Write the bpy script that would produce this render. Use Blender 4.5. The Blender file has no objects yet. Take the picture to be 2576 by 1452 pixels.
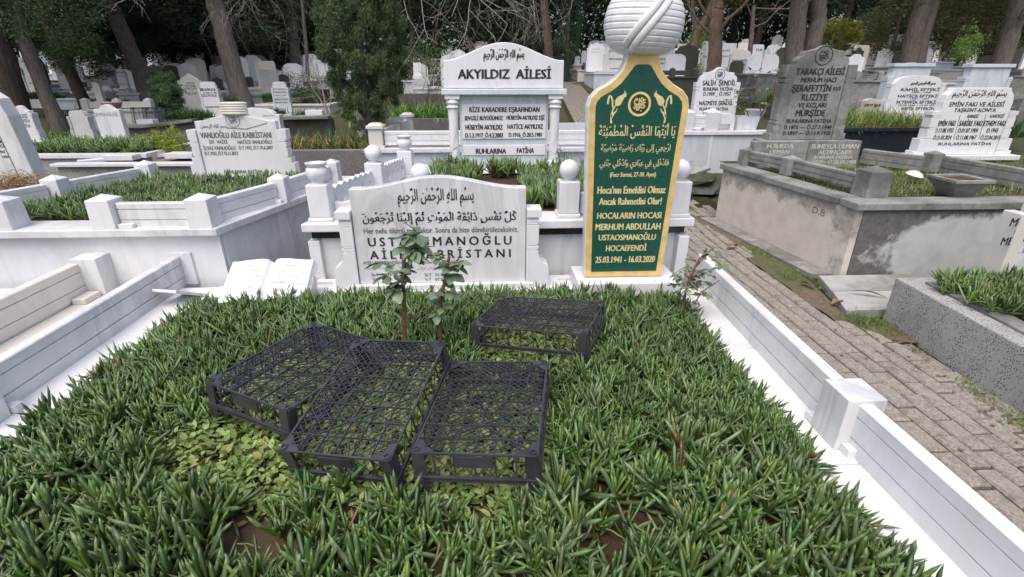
import bpy, math, random
import numpy as np
from mathutils import Vector, Matrix
random.seed(7); rng=np.random.default_rng(7)
S=bpy.context.scene
COL=S.collection
R=math.radians
# ---------------------------------------------------------------- camera, world, light
H=1.66; FPX=1252.; PIT=R(23.2); YAW=R(2.6)
cam=bpy.data.cameras.new('camera'); cam.lens=36*FPX/2576; cam.sensor_width=36; cam.clip_start=.05; cam.clip_end=500
co=bpy.data.objects.new('camera',cam); COL.objects.link(co); co.location=(0,0,H); co.rotation_euler=(R(90)-PIT,0,-YAW); S.camera=co
W=bpy.data.worlds.new('World'); S.world=W; W.use_nodes=True
wn=W.node_tree; bg=wn.nodes['Background']
sky=wn.nodes.new('ShaderNodeTexSky'); sky.sky_type='NISHITA'; sky.sun_disc=False
SUN_EL=R(64); SUN_ROT=R(205)
sky.sun_elevation=SUN_EL; sky.sun_rotation=SUN_ROT; sky.air_density=1.0; sky.dust_density=5.0; sky.ozone_density=1.0
wn.links.new(sky.outputs[0],bg.inputs[0]); bg.inputs[1].default_value=0.15
sl=bpy.data.lights.new('sun','SUN'); sl.energy=1.0; sl.angle=R(40); sl.color=(1,.97,.93)
so=bpy.data.objects.new('sun',sl); COL.objects.link(so)
# sun direction vector (towards the sun): behind the camera and to its left
sd=Vector((math.sin(SUN_ROT)*math.cos(SUN_EL),math.cos(SUN_ROT)*math.cos(SUN_EL),math.sin(SUN_EL)))
so.rotation_euler=sd.to_track_quat('Z','Y').to_euler()
S.view_settings.view_transform='Standard'; S.view_settings.look='None'; S.view_settings.gamma=1; S.view_settings.exposure=0.64
S.view_settings.use_curve_mapping=False
# ---------------------------------------------------------------- surveying helpers: a sight line met with a known depth, height or the terrain
_fw=np.array([math.sin(YAW)*math.cos(PIT),math.cos(YAW)*math.cos(PIT),-math.sin(PIT)])
_rt=np.array([math.cos(YAW),-math.sin(YAW),0]); _up=np.cross(_rt,_fw)
def _ray(u,v): return _fw*FPX+_rt*(u-1288)-_up*(v-726)
def PY(u,v,y):
    d=_ray(u,v); t=y/d[1]; return (d[0]*t, y, H+d[2]*t)
def PZ(u,v,z):
    d=_ray(u,v); t=(z-H)/d[2]; return (d[0]*t, d[1]*t, z)
def gz(x,y):
    if y<=7: return 0.0
    e=min(1,(y-7)/3.); s=.072+.012*max(-1,min(1,x/8))
    return s*(y-7)*(.5+.5*e) if y<45 else s*38+ .03*(y-45)
def PG(u,v,off=0):
    y=5.
    while y<70:
        p=PY(u,v,y)
        if p[2]<=gz(p[0],y)+off: return (p[0],y,gz(p[0],y)+off)
        y+=.1
    return (p[0],y,gz(p[0],y)+off)
# ---------------------------------------------------------------- mesh builder
class MB:
    def __init__(s): s.v=[];s.f=[]
    def add(s,vs,fs):
        n=len(s.v); s.v+= [tuple(v) for v in vs]; s.f+=[tuple(i+n for i in f) for f in fs]; return s
    def box(s,x0,x1,y0,y1,z0,z1):
        return s.add([(x0,y0,z0),(x1,y0,z0),(x1,y1,z0),(x0,y1,z0),(x0,y0,z1),(x1,y0,z1),(x1,y1,z1),(x0,y1,z1)],
            [(0,3,2,1),(4,5,6,7),(0,1,5,4),(1,2,6,5),(2,3,7,6),(3,0,4,7)])
    def prism(s,prof,y0,y1):   # profile of (x,z), counter-clockwise seen from -y, extruded along y
        n=len(prof)
        vs=[(x,y0,z) for x,z in prof]+[(x,y1,z) for x,z in prof]
        fs=[tuple(range(n)),tuple(reversed(range(n,2*n)))]+[(i,i+n,(i+1)%n+n,(i+1)%n) for i in range(n)]
        return s.add(vs,fs)
    def section(s,prof,p0,p1,up=(0,0,1)):   # cross-section (side,height) swept from p0 to p1 (base line)
        p0=np.array(p0,float);p1=np.array(p1,float);d=p1-p0;d/=np.linalg.norm(d)
        upv=np.array(up,float); sd_=np.cross(d,upv); sd_/=np.linalg.norm(sd_)
        n=len(prof); vs=[p0+sd_*a+upv*b for a,b in prof]+[p1+sd_*a+upv*b for a,b in prof]
        fs=[tuple(range(n)),tuple(reversed(range(n,2*n)))]+[(i,i+n,(i+1)%n+n,(i+1)%n) for i in range(n)]
        return s.add(vs,fs)
    def lathe(s,prof,c=(0,0,0),n=20,sq=False):
        cx,cy,cz=c; vs=[];m=len(prof)
        for r,z in prof:
            for k in range(n):
                a=2*math.pi*k/n; vs.append((cx+r*math.cos(a),cy+r*math.sin(a),cz+z))
        fs=[]
        for i in range(m-1):
            for k in range(n): fs.append((i*n+k,i*n+(k+1)%n,(i+1)*n+(k+1)%n,(i+1)*n+k))
        fs.append(tuple(reversed(range(n)))); fs.append(tuple(range((m-1)*n,m*n)))
        return s.add(vs,fs)
    def tube(s,pts,rad,n=6,cap=True):
        pts=[np.array(p,float) for p in pts]; vs=[];m=len(pts)
        if not hasattr(rad,'__len__'): rad=[rad]*m
        ref=np.array((0.31,.22,.92))
        for i,p in enumerate(pts):
            d=pts[min(i+1,m-1)]-pts[max(i-1,0)]; d=d/(np.linalg.norm(d)+1e-9)
            a=np.cross(d,ref); 
            if np.linalg.norm(a)<.1: a=np.cross(d,(1,0,0))
            a/=np.linalg.norm(a); b=np.cross(d,a)
            for k in range(n):
                t=2*math.pi*k/n; vs.append(p+(a*math.cos(t)+b*math.sin(t))*rad[i])
        fs=[(i*n+k,i*n+(k+1)%n,(i+1)*n+(k+1)%n,(i+1)*n+k) for i in range(m-1) for k in range(n)]
        if cap: fs+= [tuple(reversed(range(n))),tuple(range((m-1)*n,m*n))]
        return s.add(vs,fs)
    def bar(s,p0,p1,w,h,up=(0,0,1)):
        return s.section([(-w/2,-h/2),(w/2,-h/2),(w/2,h/2),(-w/2,h/2)],p0,p1,up)
    def mesh(s,name):
        m=bpy.data.meshes.new(name); m.from_pydata([tuple(map(float,v)) for v in s.v],[],s.f); m.update(); return m
def npmesh(name,V,F,colors=None,smooth=False):
    """V (n,3), F (m,3 or 4) arrays"""
    m=bpy.data.meshes.new(name); k=F.shape[1]
    m.vertices.add(len(V)); m.vertices.foreach_set('co',V.astype(np.float32).ravel())
    m.loops.add(F.size); m.loops.foreach_set('vertex_index',F.astype(np.int32).ravel())
    m.polygons.add(len(F)); m.polygons.foreach_set('loop_start',np.arange(0,F.size,k,dtype=np.int32))
    m.polygons.foreach_set('loop_total',np.full(len(F),k,dtype=np.int32))
    if smooth: m.polygons.foreach_set('use_smooth',np.ones(len(F),bool))
    m.update(calc_edges=True)
    if colors is not None:
        a=m.color_attributes.new('Col','FLOAT_COLOR','POINT')
        c=np.ones((len(V),4),np.float32); c[:,:3]=colors; a.data.foreach_set('color',c.ravel())
    return m
_wl={}
def tag(o,label=None,cat=None,group=None,kind=None):
    if label:o['label']=label
    if cat:o['category']=cat
    if group:o['group']=group
    if kind:o['kind']=kind
    return o
def thing(name,label,cat,loc=(0,0,0),rotz=0,group=None):
    o=bpy.data.objects.new(name,None); o.empty_display_size=.1; COL.objects.link(o); o.location=loc; o.rotation_euler=(0,0,rotz)
    _wl[o.name]=tuple(loc); return tag(o,label,cat,group)
def obj(name,mb,mat,parent=None,loc=None,rot=None,bev=0,smooth=None,local=False):
    """link one mesh; mesh coordinates are world ones unless local"""
    if isinstance(mb,MB) and getattr(mb,'cuts',None) and len(mb.cuts)>1 and name=='inscription':
        inside=np.zeros(len(mb.f),bool); last=None
        for a,b_,fa,fb in mb.cuts:
            q=MB(); q.v=mb.v[a:b_]; q.f=[tuple(i-a for i in f) for f in mb.f[fa:fb]]; inside[fa:fb]=True; last=obj(name,q,mat,parent,loc,rot,0,None,local)
        rest=[f for f,i_ in zip(mb.f,inside) if not i_]
        if rest:
            us=sorted({i for f in rest for i in f}); mp_={u:k for k,u in enumerate(us)}; q=MB(); q.v=[mb.v[u] for u in us]; q.f=[tuple(mp_[i] for i in f) for f in rest]; obj('carved_ornament',q,mat,parent,loc,rot,0,None,local)
        return last
    me=mb.mesh(name) if isinstance(mb,MB) else mb
    if mat and not me.materials: me.materials.append(mat)
    o=bpy.data.objects.new(name,me); COL.objects.link(o)
    base=loc or (0,0,0)
    if parent:
        o.parent=parent
        if not local: 
            w=_wl.get(parent.name,(0,0,0)); base=tuple(base[i]-w[i] for i in range(3))
        _wl[o.name]=loc or (0,0,0)
    o.location=base
    if rot: o.rotation_euler=rot
    if smooth is not None:
        for p in me.polygons: p.use_smooth=True
        if smooth>0:
            md=None
            try: me.set_sharp_from_angle(angle=R(smooth))
            except Exception: pass
    if bev:
        b=o.modifiers.new('bevel','BEVEL'); b.width=bev; b.segments=2; b.limit_method='ANGLE'; b.angle_limit=R(40); b.harden_normals=False
    return o
def copy_tree(o,parent=None):
    c=o.copy(); COL.objects.link(c); c.parent=parent
    for ch in o.children: copy_tree(ch,c)
    return c
# ---------------------------------------------------------------- materials
def newmat(name,rough=.6,spec=.5):
    m=bpy.data.materials.new(name); m.use_nodes=True; nt=m.node_tree; b=nt.nodes['Principled BSDF']
    b.inputs['Roughness'].default_value=rough; b.inputs['Specular IOR Level'].default_value=spec
    return m,nt,b
class NT:
    def __init__(s,nt): s.nt=nt
    def n(s,t,**k):
        x=s.nt.nodes.new(t)
        for a,b in k.items():
            if a.startswith('i_'): x.inputs[a[2:].replace('_',' ')].default_value=b
            else: setattr(x,a,b)
        return x
    def l(s,a,b): s.nt.links.new(a,b)
    def coords(s,scale=(1,1,1),rot=(0,0,0),rand=True):
        tc=s.n('ShaderNodeTexCoord'); mp=s.n('ShaderNodeMapping'); mp.inputs['Scale'].default_value=scale; mp.inputs['Rotation'].default_value=rot
        if rand:
            oi=s.n('ShaderNodeObjectInfo'); ma=s.n('ShaderNodeMath',operation='MULTIPLY'); ma.inputs[1].default_value=37.; s.l(oi.outputs['Random'],ma.inputs[0])
            va=s.n('ShaderNodeVectorMath',operation='ADD'); s.l(tc.outputs['Object'],va.inputs[0]); s.l(ma.outputs[0],va.inputs[1]); s.l(va.outputs[0],mp.inputs[0])
        else: s.l(tc.outputs['Object'],mp.inputs[0])
        return mp.outputs[0]
    def noise(s,vec,scale,detail=4,rough=.55,dist=0):
        x=s.n('ShaderNodeTexNoise'); x.inputs['Scale'].default_value=scale; x.inputs['Detail'].default_value=detail; x.inputs['Roughness'].default_value=rough; x.inputs['Distortion'].default_value=dist
        s.l(vec,x.inputs['Vector']); return x.outputs[0]
    def ramp(s,fac,stops):
        x=s.n('ShaderNodeValToRGB'); e=x.color_ramp.elements
        while len(e)<len(stops): e.new(.5)
        for q,(p,c) in zip(e,stops): q.position=p; q.color=(c,c,c,1) if not hasattr(c,'__len__') else (*c,1)
        s.l(fac,x.inputs[0]); return x.outputs[0]
    def mix(s,fac,a,b,mode='MIX'):
        x=s.n('ShaderNodeMix',data_type='RGBA',blend_type=mode)
        for k,vv in ((0,fac),(6,a),(7,b)):
            if hasattr(vv,'links') or isinstance(vv,bpy.types.NodeSocket): s.l(vv,x.inputs[k])
            elif hasattr(vv,'__len__'): x.inputs[k].default_value=(*vv,1)
            else: x.inputs[k].default_value=vv
        return x.outputs[2]
    def bump(s,b,h,st=.3,dist=.01):
        x=s.n('ShaderNodeBump'); x.inputs['Strength'].default_value=st; x.inputs['Distance'].default_value=dist; s.l(h,x.inputs['Height']); s.l(x.outputs[0],b.inputs['Normal'])
def marble(name,base,vein,amt=.6,dirt=(.55,.5,.42),damt=.12,rough=.35,rot=(0,R(35),R(20)),vs=3.0,thresh=.06):
    m,nt,b=newmat(name,rough,.4); N=NT(nt)
    c=N.coords((1,1,.28),rot); n1=N.noise(c,vs,6,.6,1.2)
    v=N.ramp(n1,[(.5-thresh*1.6,0),(.5,1),(.5+thresh,0)])
    c2=N.coords((1,1,.5),rot); n2=N.noise(c2,1.3,3); cl=N.ramp(n2,[(.38,0),(.7,1)])
    k=N.n('ShaderNodeMath',operation='MULTIPLY'); N.l(v,k.inputs[0]); N.l(cl,k.inputs[1])
    k2=N.n('ShaderNodeMath',operation='MULTIPLY'); N.l(k.outputs[0],k2.inputs[0]); k2.inputs[1].default_value=amt
    col=N.mix(k2.outputs[0],base,vein)
    cl2=N.n('ShaderNodeMath',operation='MULTIPLY'); N.l(cl,cl2.inputs[0]); cl2.inputs[1].default_value=.25*amt
    col=N.mix(cl2.outputs[0],col,tuple(.5*(a+q) for a,q in zip(base,vein)))
    c3=N.coords((1,1,1)); d=N.ramp(N.noise(c3,2.2,7,.65),[(.45,0),(.75,1)])
    k3=N.n('ShaderNodeMath',operation='MULTIPLY'); N.l(d,k3.inputs[0]); k3.inputs[1].default_value=damt
    col=N.mix(k3.outputs[0],col,dirt)
    c4=N.coords((11,11,.7)); st=N.ramp(N.noise(c4,1.0,4,.6),[(.52,0),(.72,1)]); k4=N.n('ShaderNodeMath',operation='MULTIPLY'); N.l(st,k4.inputs[0]); k4.inputs[1].default_value=min(.35,damt*1.1)
    col=N.mix(k4.outputs[0],col,tuple(x*.9 for x in dirt))
    c5=N.coords((1,1,1)); sp=N.ramp(N.noise(c5,34,3,.5),[(.68,0),(.74,1)]); k5=N.n('ShaderNodeMath',operation='MULTIPLY'); N.l(sp,k5.inputs[0]); k5.inputs[1].default_value=.22
    col=N.mix(k5.outputs[0],col,(.30,.29,.25))
    N.l(col,b.inputs['Base Color']); N.bump(b,N.noise(c3,60,3),.12,.002)
    return m
M={}
M['marble']=marble('white_marble',(.67,.67,.69),(.36,.37,.40),.8,damt=.28)
M['marble_plain']=marble('plain_white_marble',(.70,.70,.725),(.5,.51,.54),.5,damt=.18,rough=.3)
M['marble_blue']=marble('blue_grey_marble',(.60,.63,.67),(.36,.40,.45),.8,damt=.1,rot=(0,R(80),0))
M['marble_grey']=marble('weathered_grey_marble',(.52,.52,.53),(.33,.33,.34),.7,damt=.45,rot=(0,R(70),0))
M['marble_cream']=marble('stained_cream_marble',(.64,.61,.56),(.45,.43,.40),.5,damt=.45)
M['marble_old']=marble('old_stained_marble',(.66,.65,.64),(.42,.42,.42),.8,dirt=(.3,.29,.25),damt=.4)
def stone(name,c1,c2,c3=None,scale=18,bump=.5,rough=.9,spk=None,spkc=(.05,.05,.055),big=1.5):
    m,nt,b=newmat(name,rough,.25); N=NT(nt); c=N.coords()
    n=N.ramp(N.noise(c,scale,8,.7),[(.35,0),(.68,1)]); col=N.mix(n,c1,c2)
    if c3: col=N.mix(N.ramp(N.noise(c,big,6,.7),[(.45,0),(.62,1)]),col,c3)
    if spk:
        vo=N.n('ShaderNodeTexVoronoi'); vo.inputs['Scale'].default_value=spk; N.l(c,vo.inputs['Vector'])
        f=N.ramp(vo.outputs['Distance'],[(.0,1),(.30,1),(.36,0)])
        wn_=N.n('ShaderNodeSeparateColor'); N.l(vo.outputs['Color'],wn_.inputs[0])
        pick=N.ramp(wn_.outputs[0],[(.35,0),(.37,1)])
        k=N.n('ShaderNodeMath',operation='MULTIPLY'); N.l(f,k.inputs[0]); N.l(pick,k.inputs[1]); col=N.mix(k.outputs[0],col,spkc)
    N.l(col,b.inputs['Base Color']); N.bump(b,N.noise(c,scale*3,5,.7),bump,.004)
    return m
M['concrete']=stone('weathered_concrete',(.30,.295,.28),(.19,.19,.18),(.12,.125,.11),22)
M['concrete_light']=stone('plastered_concrete',(.56,.51,.45),(.46,.42,.38),(.27,.25,.225),4,.25,big=1.6)
M['stained']=stone('stained_plaster',(.50,.49,.46),(.42,.41,.39),(.13,.125,.115),7,.4,big=1.0)
def stainwall(name,light,dark,cx,cz,rx,rz,axis='X',inv=False):
    m,nt,b=newmat(name,.9,.2); N=NT(nt); c=N.coords(rand=False); sp=N.n('ShaderNodeSeparateXYZ'); N.l(c,sp.inputs[0])
    def ma(op,a,bb):
        x=N.n('ShaderNodeMath',operation=op)
        for k,v in ((0,a),(1,bb)):
            if isinstance(v,bpy.types.NodeSocket): N.l(v,x.inputs[k])
            else: x.inputs[k].default_value=v
        return x.outputs[0]
    ax=sp.outputs[axis]; dx=ma('DIVIDE',ma('SUBTRACT',ax,cx),rx); dz=ma('DIVIDE',ma('SUBTRACT',sp.outputs['Z'],cz),rz)
    d=ma('SQRT',ma('ADD',ma('MULTIPLY',dx,dx),ma('MULTIPLY',dz,dz)),0); nn=N.noise(c,4.5,7,.68); d=ma('ADD',d,ma('MULTIPLY',ma('SUBTRACT',nn,.5),1.5))
    f=N.ramp(d,[(.55,0),(.62,.35),(.80,1)]) ; lt=N.mix(N.ramp(N.noise(c,7,5),[(.4,0),(.7,1)]),light,tuple(x*.84 for x in light)); dk=N.mix(N.ramp(N.noise(c,16,7,.7),[(.35,0),(.68,1)]),dark,tuple(min(1,x*1.9) for x in dark))
    x=N.n('ShaderNodeMapRange'); x.inputs[1].default_value=.92; x.inputs[2].default_value=1.12; N.l(d,x.inputs[0]); N.l(N.mix(x.outputs[0],lt,dk),b.inputs['Base Color']); N.bump(b,N.noise(c,50,5),.3,.004); return m
M['front_stained']=stainwall('stained_front_plaster',(.50,.505,.49),(.095,.09,.085),3.98,.27,.66,.30)
M['side_plaster']=stainwall('stained_side_plaster',(.60,.55,.49),(.24,.22,.195),4.9,.22,1.15,.33,'Y')
M['concrete_dark']=stone('dark_mossy_concrete',(.13,.12,.11),(.07,.066,.06),(.05,.055,.035),16,.8)
M['terrazzo']=stone('speckled_terrazzo',(.40,.385,.375),(.32,.31,.30),(.27,.26,.25),30,.3,spk=95,spkc=(.045,.045,.05))
M['granite_speck']=stone('speckled_brown_granite',(.22,.20,.195),(.10,.09,.09),(.13,.12,.12),60,.5,spk=120,spkc=(.33,.30,.29))
M['slate']=stone('dark_brown_stone',(.085,.078,.07),(.045,.042,.038),(.06,.062,.045),14,.6)
M['soil']=stone('brown_soil',(.075,.042,.028),(.035,.02,.014),(.10,.07,.045),40,1.0,1.0)
M['dirt']=stone('dry_brown_dirt',(.17,.13,.095),(.10,.072,.05),(.085,.095,.04),30,1.0,1.0)
M['litter']=stone('leaf_litter_ground',(.075,.055,.038),(.045,.05,.022),(.04,.055,.02),9,1.0,1.0,big=.5)
M['gravel']=stone('reddish_gravel',(.13,.085,.07),(.05,.035,.03),(.2,.16,.14),55,1.0,1.0)
M['block']=stone('hollow_concrete_stain',(.31,.30,.28),(.24,.235,.22),(.14,.14,.13),12,.5)
m,nt,b=newmat('paving_brick',.92,.2); N=NT(nt); c=N.coords(rand=False)
oi=N.n('ShaderNodeObjectInfo'); rb=N.ramp(oi.outputs['Random'],[(0,(.21,.178,.147)),(.35,(.178,.153,.128)),(.7,(.235,.203,.17)),(1,(.148,.13,.11))])
c2=N.coords(); col=N.mix(N.ramp(N.noise(c2,70,6,.7),[(.4,0),(.62,1)]),rb,(.34,.315,.28)); col=N.mix(N.ramp(N.noise(c2,11,5,.7),[(.5,0),(.75,1)]),col,(.15,.13,.10))
N.l(col,b.inputs['Base Color']); N.bump(b,N.noise(c2,160,4,.7),.6,.003); M['brick']=m
m,nt,b=newmat('mossy_joint_sand',1,.1); N=NT(nt); c=N.coords(rand=False)
col=N.mix(N.ramp(N.noise(c,6,5,.7),[(.45,0),(.6,1)]),(.035,.027,.018),(.032,.042,.013)); N.l(col,b.inputs['Base Color']); N.bump(b,N.noise(c,150,4),1,.004); M['joint']=m
def plain(name,col,rough=.6,spec=.5,var=.15,sc=20,bump=.1,metal=0):
    m,nt,b=newmat(name,rough,spec); N=NT(nt); c=N.coords()
    cc=N.mix(N.ramp(N.noise(c,sc,4),[(.3,0),(.7,1)]),tuple(x*(1-var) for x in col),tuple(min(1,x*(1+var)) for x in col))
    N.l(cc,b.inputs['Base Color']); b.inputs['Metallic'].default_value=metal
    if bump: N.bump(b,N.noise(c,sc*6,3),bump,.002)
    return m
M['green']=plain('dark_green_paint',(.006,.068,.045),.4,.5,.3,60,.15)
M['gold']=plain('gold_paint',(.62,.45,.17),.42,.5,.18,14,.25)
M['goldlet']=plain('gold_letter_paint',(.66,.55,.26),.5,.5,.12,40,.1)
M['goldfaint']=plain('faint_gold_letter_paint',(.52,.45,.30),.5,.5,.05,40,0)
M['inkbrown']=plain('dark_olive_paint',(.04,.035,.01),.5,.4)
M['ink']=plain('black_engraving_paint',(.03,.03,.035),.6,.3,.4,80,0)
M['inkgrey']=plain('worn_grey_engraving',(.16,.16,.165),.7,.3,.4,60,0)
M['inkfaint']=plain('faint_grey_engraving',(.36,.36,.37),.7,.3,.3,60,0)
M['inkpale']=plain('pale_raised_letters',(.50,.49,.45),.8,.3,.3,60,0)
M['black']=plain('polished_black_granite',(.018,.017,.018),.2,.6,.4,120,0)
M['blackblue']=plain('polished_dark_granite',(.02,.026,.034),.18,.6,.4,90,0)
M['plastic']=plain('black_plastic',(.040,.041,.048),.30,.55,.35,9,.05)
M['blanket']=plain('dull_bronze_trim',(.2,.13,.07),.6,.4)
def bark(name,c1,c2):
    m,nt,b=newmat(name,.95,.15); N=NT(nt); c=N.coords((1,1,.16)); f=N.noise(c,26,6,.7,.6)
    col=N.mix(N.ramp(f,[(.35,0),(.65,1)]),c1,c2); N.l(col,b.inputs['Base Color']); N.bump(b,f,1,.03); return m
M['bark']=bark('grey_brown_bark',(.10,.082,.07),(.215,.185,.16))
M['bark_dark']=bark('dark_brown_bark',(.05,.038,.03),(.12,.09,.07))
M['bark_red']=bark('reddish_peeling_bark',(.12,.075,.055),(.27,.20,.155))
M['bark_pale']=bark('pale_twig_bark',(.22,.19,.17),(.40,.36,.32))
M['rosewood']=bark('brown_rose_cane',(.14,.07,.045),(.25,.14,.09))
def leafmat(name,rough=.5,spec=.35,trans=.12):
    m,nt,b=newmat(name,rough,spec); N=NT(nt); a=N.n('ShaderNodeVertexColor'); a.layer_name='Col'
    N.l(a.outputs[0],b.inputs['Base Color'])
    t=N.n('ShaderNodeBsdfTranslucent'); hs=N.mix(.5,a.outputs[0],a.outputs[0]); N.l(hs,t.inputs[0])
    ms=N.n('ShaderNodeMixShader'); ms.inputs[0].default_value=trans
    N.l(b.outputs[0],ms.inputs[1]); N.l(t.outputs[0],ms.inputs[2]); N.l(ms.outputs[0],nt.nodes['Material Output'].inputs[0]); return m
M['leaf']=leafmat('fleshy_leaf',.42,.45,.08); M['weed']=leafmat('soft_leaf',.6,.3,.2); M['needle']=leafmat('needle_foliage',.7,.2,.12)
def plainleaf(name,c,c2):
    m,nt,b=newmat(name,.45,.4); N=NT(nt); oi=N.n('ShaderNodeObjectInfo'); 
    col=N.mix(oi.outputs['Random'],c,c2); N.l(col,b.inputs['Base Color']); return m
M['roseleaf']=plainleaf('rose_leaf',(.075,.125,.065),(.17,.22,.13))
M['roseyellow']=plainleaf('yellowing_leaf',(.35,.24,.02),(.24,.22,.04))
M['deadleaf']=plainleaf('dead_brown_leaf',(.12,.065,.035),(.22,.14,.09))
# ---------------------------------------------------------------- lettering
FORMS={'ا':('\ufe8d','\ufe8e'),'أ':('\ufe83','\ufe84'),'إ':('\ufe87','\ufe88'),'آ':('\ufe81','\ufe82'),'ب':'\ufe8f\ufe90\ufe91\ufe92','ة':('\ufe93','\ufe94'),
'ت':'\ufe95\ufe96\ufe97\ufe98','ث':'\ufe99\ufe9a\ufe9b\ufe9c','ج':'\ufe9d\ufe9e\ufe9f\ufea0','ح':'\ufea1\ufea2\ufea3\ufea4','خ':'\ufea5\ufea6\ufea7\ufea8',
'د':('\ufea9','\ufeaa'),'ذ':('\ufeab','\ufeac'),'ر':('\ufead','\ufeae'),'ز':('\ufeaf','\ufeb0'),'س':'\ufeb1\ufeb2\ufeb3\ufeb4','ص':'\ufeb9\ufeba\ufebb\ufebc',
'ض':'\ufebd\ufebe\ufebf\ufec0','ط':'\ufec1\ufec2\ufec3\ufec4','ع':'\ufec9\ufeca\ufecb\ufecc','ف':'\ufed1\ufed2\ufed3\ufed4','ق':'\ufed5\ufed6\ufed7\ufed8',
'ك':'\ufed9\ufeda\ufedb\ufedc','ل':'\ufedd\ufede\ufedf\ufee0','م':'\ufee1\ufee2\ufee3\ufee4','ن':'\ufee5\ufee6\ufee7\ufee8','ه':'\ufee9\ufeea\ufeeb\ufeec',
'و':('\ufeed','\ufeee'),'ى':('\ufeef','\ufef0'),'ي':'\ufef1\ufef2\ufef3\ufef4','ئ':'\ufe89\ufe8a\ufe8b\ufe8c'}
MK=set('\u064b\u064c\u064d\u064e\u064f\u0650\u0651\u0652\u0670')
def shape_ar(s):
    base=[]
    for ch in s:
        if ch in MK: base[-1][1]+=ch
        else: base.append([ch,''])
    out=[]
    for k,(ch,m) in enumerate(base):
        f=FORMS.get(ch)
        if not f: out.append(m+ch); continue
        pj=k>0 and len(FORMS.get(base[k-1][0],()))==4
        nj=k+1<len(base) and base[k+1][0] in FORMS and len(f)==4
        g=f[3] if pj and nj else f[1] if pj else f[2] if nj else f[0]
        out.append(m+g)
    return ''.join(reversed(out))
_tc={}
def text_geo(s,space=1.0):
    key=(s,space)
    if key in _tc: return _tc[key]
    ar=any('\u0600'<=ch<='\u06ff' for ch in s)
    c=bpy.data.curves.new('t','FONT'); c.body=shape_ar(s) if ar else s; c.size=1; c.resolution_u=2 if len(s)>14 else 3; c.space_character=space
    o=bpy.data.objects.new('t',c); COL.objects.link(o)
    bpy.context.view_layer.update()
    dg=bpy.context.evaluated_depsgraph_get(); me=bpy.data.meshes.new_from_object(o.evaluated_get(dg))
    v=np.array([tuple(x.co) for x in me.vertices]).reshape(-1,3); f=[tuple(p.vertices) for p in me.polygons]
    bpy.data.objects.remove(o); bpy.data.curves.remove(c); bpy.data.meshes.remove(me)
    _tc[key]=(v,f,ar); return _tc[key]
_cap=None
def put_text(mb,s,x0,x1,zb,zt,y,bold=.03,space=1.0,slant=0):
    """set a line of text between x0..x1, baseline zb, cap height zt, on the plane y facing -y"""
    global _cap
    if _cap is None: _cap=text_geo('H')[0][:,1].max()
    v,f,ar=text_geo(s,space)
    if len(v)==0: return
    a=v.copy(); w0,w1=a[:,0].min(),a[:,0].max(); bd=bold
    a[:,0]=(a[:,0]-w0)/(w1-w0)
    if ar: h0,h1=a[:,1].min(),a[:,1].max(); a[:,1]=(a[:,1]-h0)/(h1-h0)
    else: a[:,1]=a[:,1]/_cap
    hh=(zt-zb); va,fa=len(mb.v),len(mb.f)
    shifts=[(0,0),(bd*hh,.35*bd*hh),(-bd*hh,-.35*bd*hh)] if bold else [(0,0)]
    for k,(dx,dz) in enumerate(shifts):
        mb.add([(x0+(x1-x0)*p[0]+dx+slant*p[1]*hh, y-.0006*k, zb+hh*p[1]+dz) for p in a],f)
    if not hasattr(mb,'cuts'): mb.cuts=[]
    mb.cuts.append((va,len(mb.v),fa,len(mb.f)))
def put_px(mb,s,u0,v0,u1,v1,y,yo=None,**k):
    """line of text whose box is sighted on the stone's face at depth y"""
    um=(u0+u1)/2; vm=(v0+v1)/2
    a=PY(u0,vm,y); b_=PY(u1,vm,y); t=PY(um,v0,y); bt=PY(um,v1,y)
    put_text(mb,s,a[0],b_[0],bt[2],t[2],y-.0015 if yo is None else yo,**k)
def squiggle(mb,cx,cz,r,y,n=9,w=.06,seed=1):
    """round calligraphy seal: strokes inside a circle (local plane y)"""
    rd=random.Random(seed)
    def stroke(pts,ww):
        for k,(p,q) in enumerate(zip(pts,pts[1:])):
            dx,dz=q[0]-p[0],q[1]-p[1]; L=math.hypot(dx,dz)+1e-9; nx,nz=-dz/L*ww,dx/L*ww
            mb.add([(p[0]+nx,y-.0002*(k%3),p[1]+nz),(p[0]-nx,y-.0002*(k%3),p[1]-nz),(q[0]-nx,y-.0002*(k%3),q[1]-nz),(q[0]+nx,y-.0002*(k%3),q[1]+nz)],[(0,1,2,3)])
    curves=[[(-.62,.1),(-.3,-.02),(.1,.02),(.65,.2)],[(-.05,.62),(-.07,.1),(-.02,-.35)],[(.05,.5),(.25,.1),(.1,-.2),(-.2,-.25),(-.35,-.05)],
      [(-.45,.5),(-.6,.25),(-.4,-.3),(-.1,-.2)],[(.2,-.15),(.45,-.05),(.6,-.3),(.35,-.4),(.1,-.3),(-.1,-.6),(-.35,-.55),(-.2,-.35)],
      [(-.5,.52),(-.35,.6),(-.28,.42),(-.45,.4)],[(.3,.55),(.45,.42),(.38,.25)],[(.55,.5),(.6,.38)],[(-.62,-.3),(-.5,-.5)],[(.12,.66),(.3,.6)],[(.2,-.62),(.25,-.75)],[(-.15,.3),(.3,.34)]]
    for c in curves:
        pts=[(cx+a*r,cz+b*r) for a,b in c]; 
        # resample smooth
        out=[]
        for i in range(len(pts)-1):
            p0=pts[max(i-1,0)];p1=pts[i];p2=pts[i+1];p3=pts[min(i+2,len(pts)-1)]
            for t in (0,.33,.66):
                out.append(tuple(.5*((2*p1[j])+(-p0[j]+p2[j])*t+(2*p0[j]-5*p1[j]+4*p2[j]-p3[j])*t*t+(-p0[j]+3*p1[j]-3*p2[j]+p3[j])*t**3) for j in (0,1)))
        out.append(pts[-1]); stroke(out,w*r)
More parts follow.
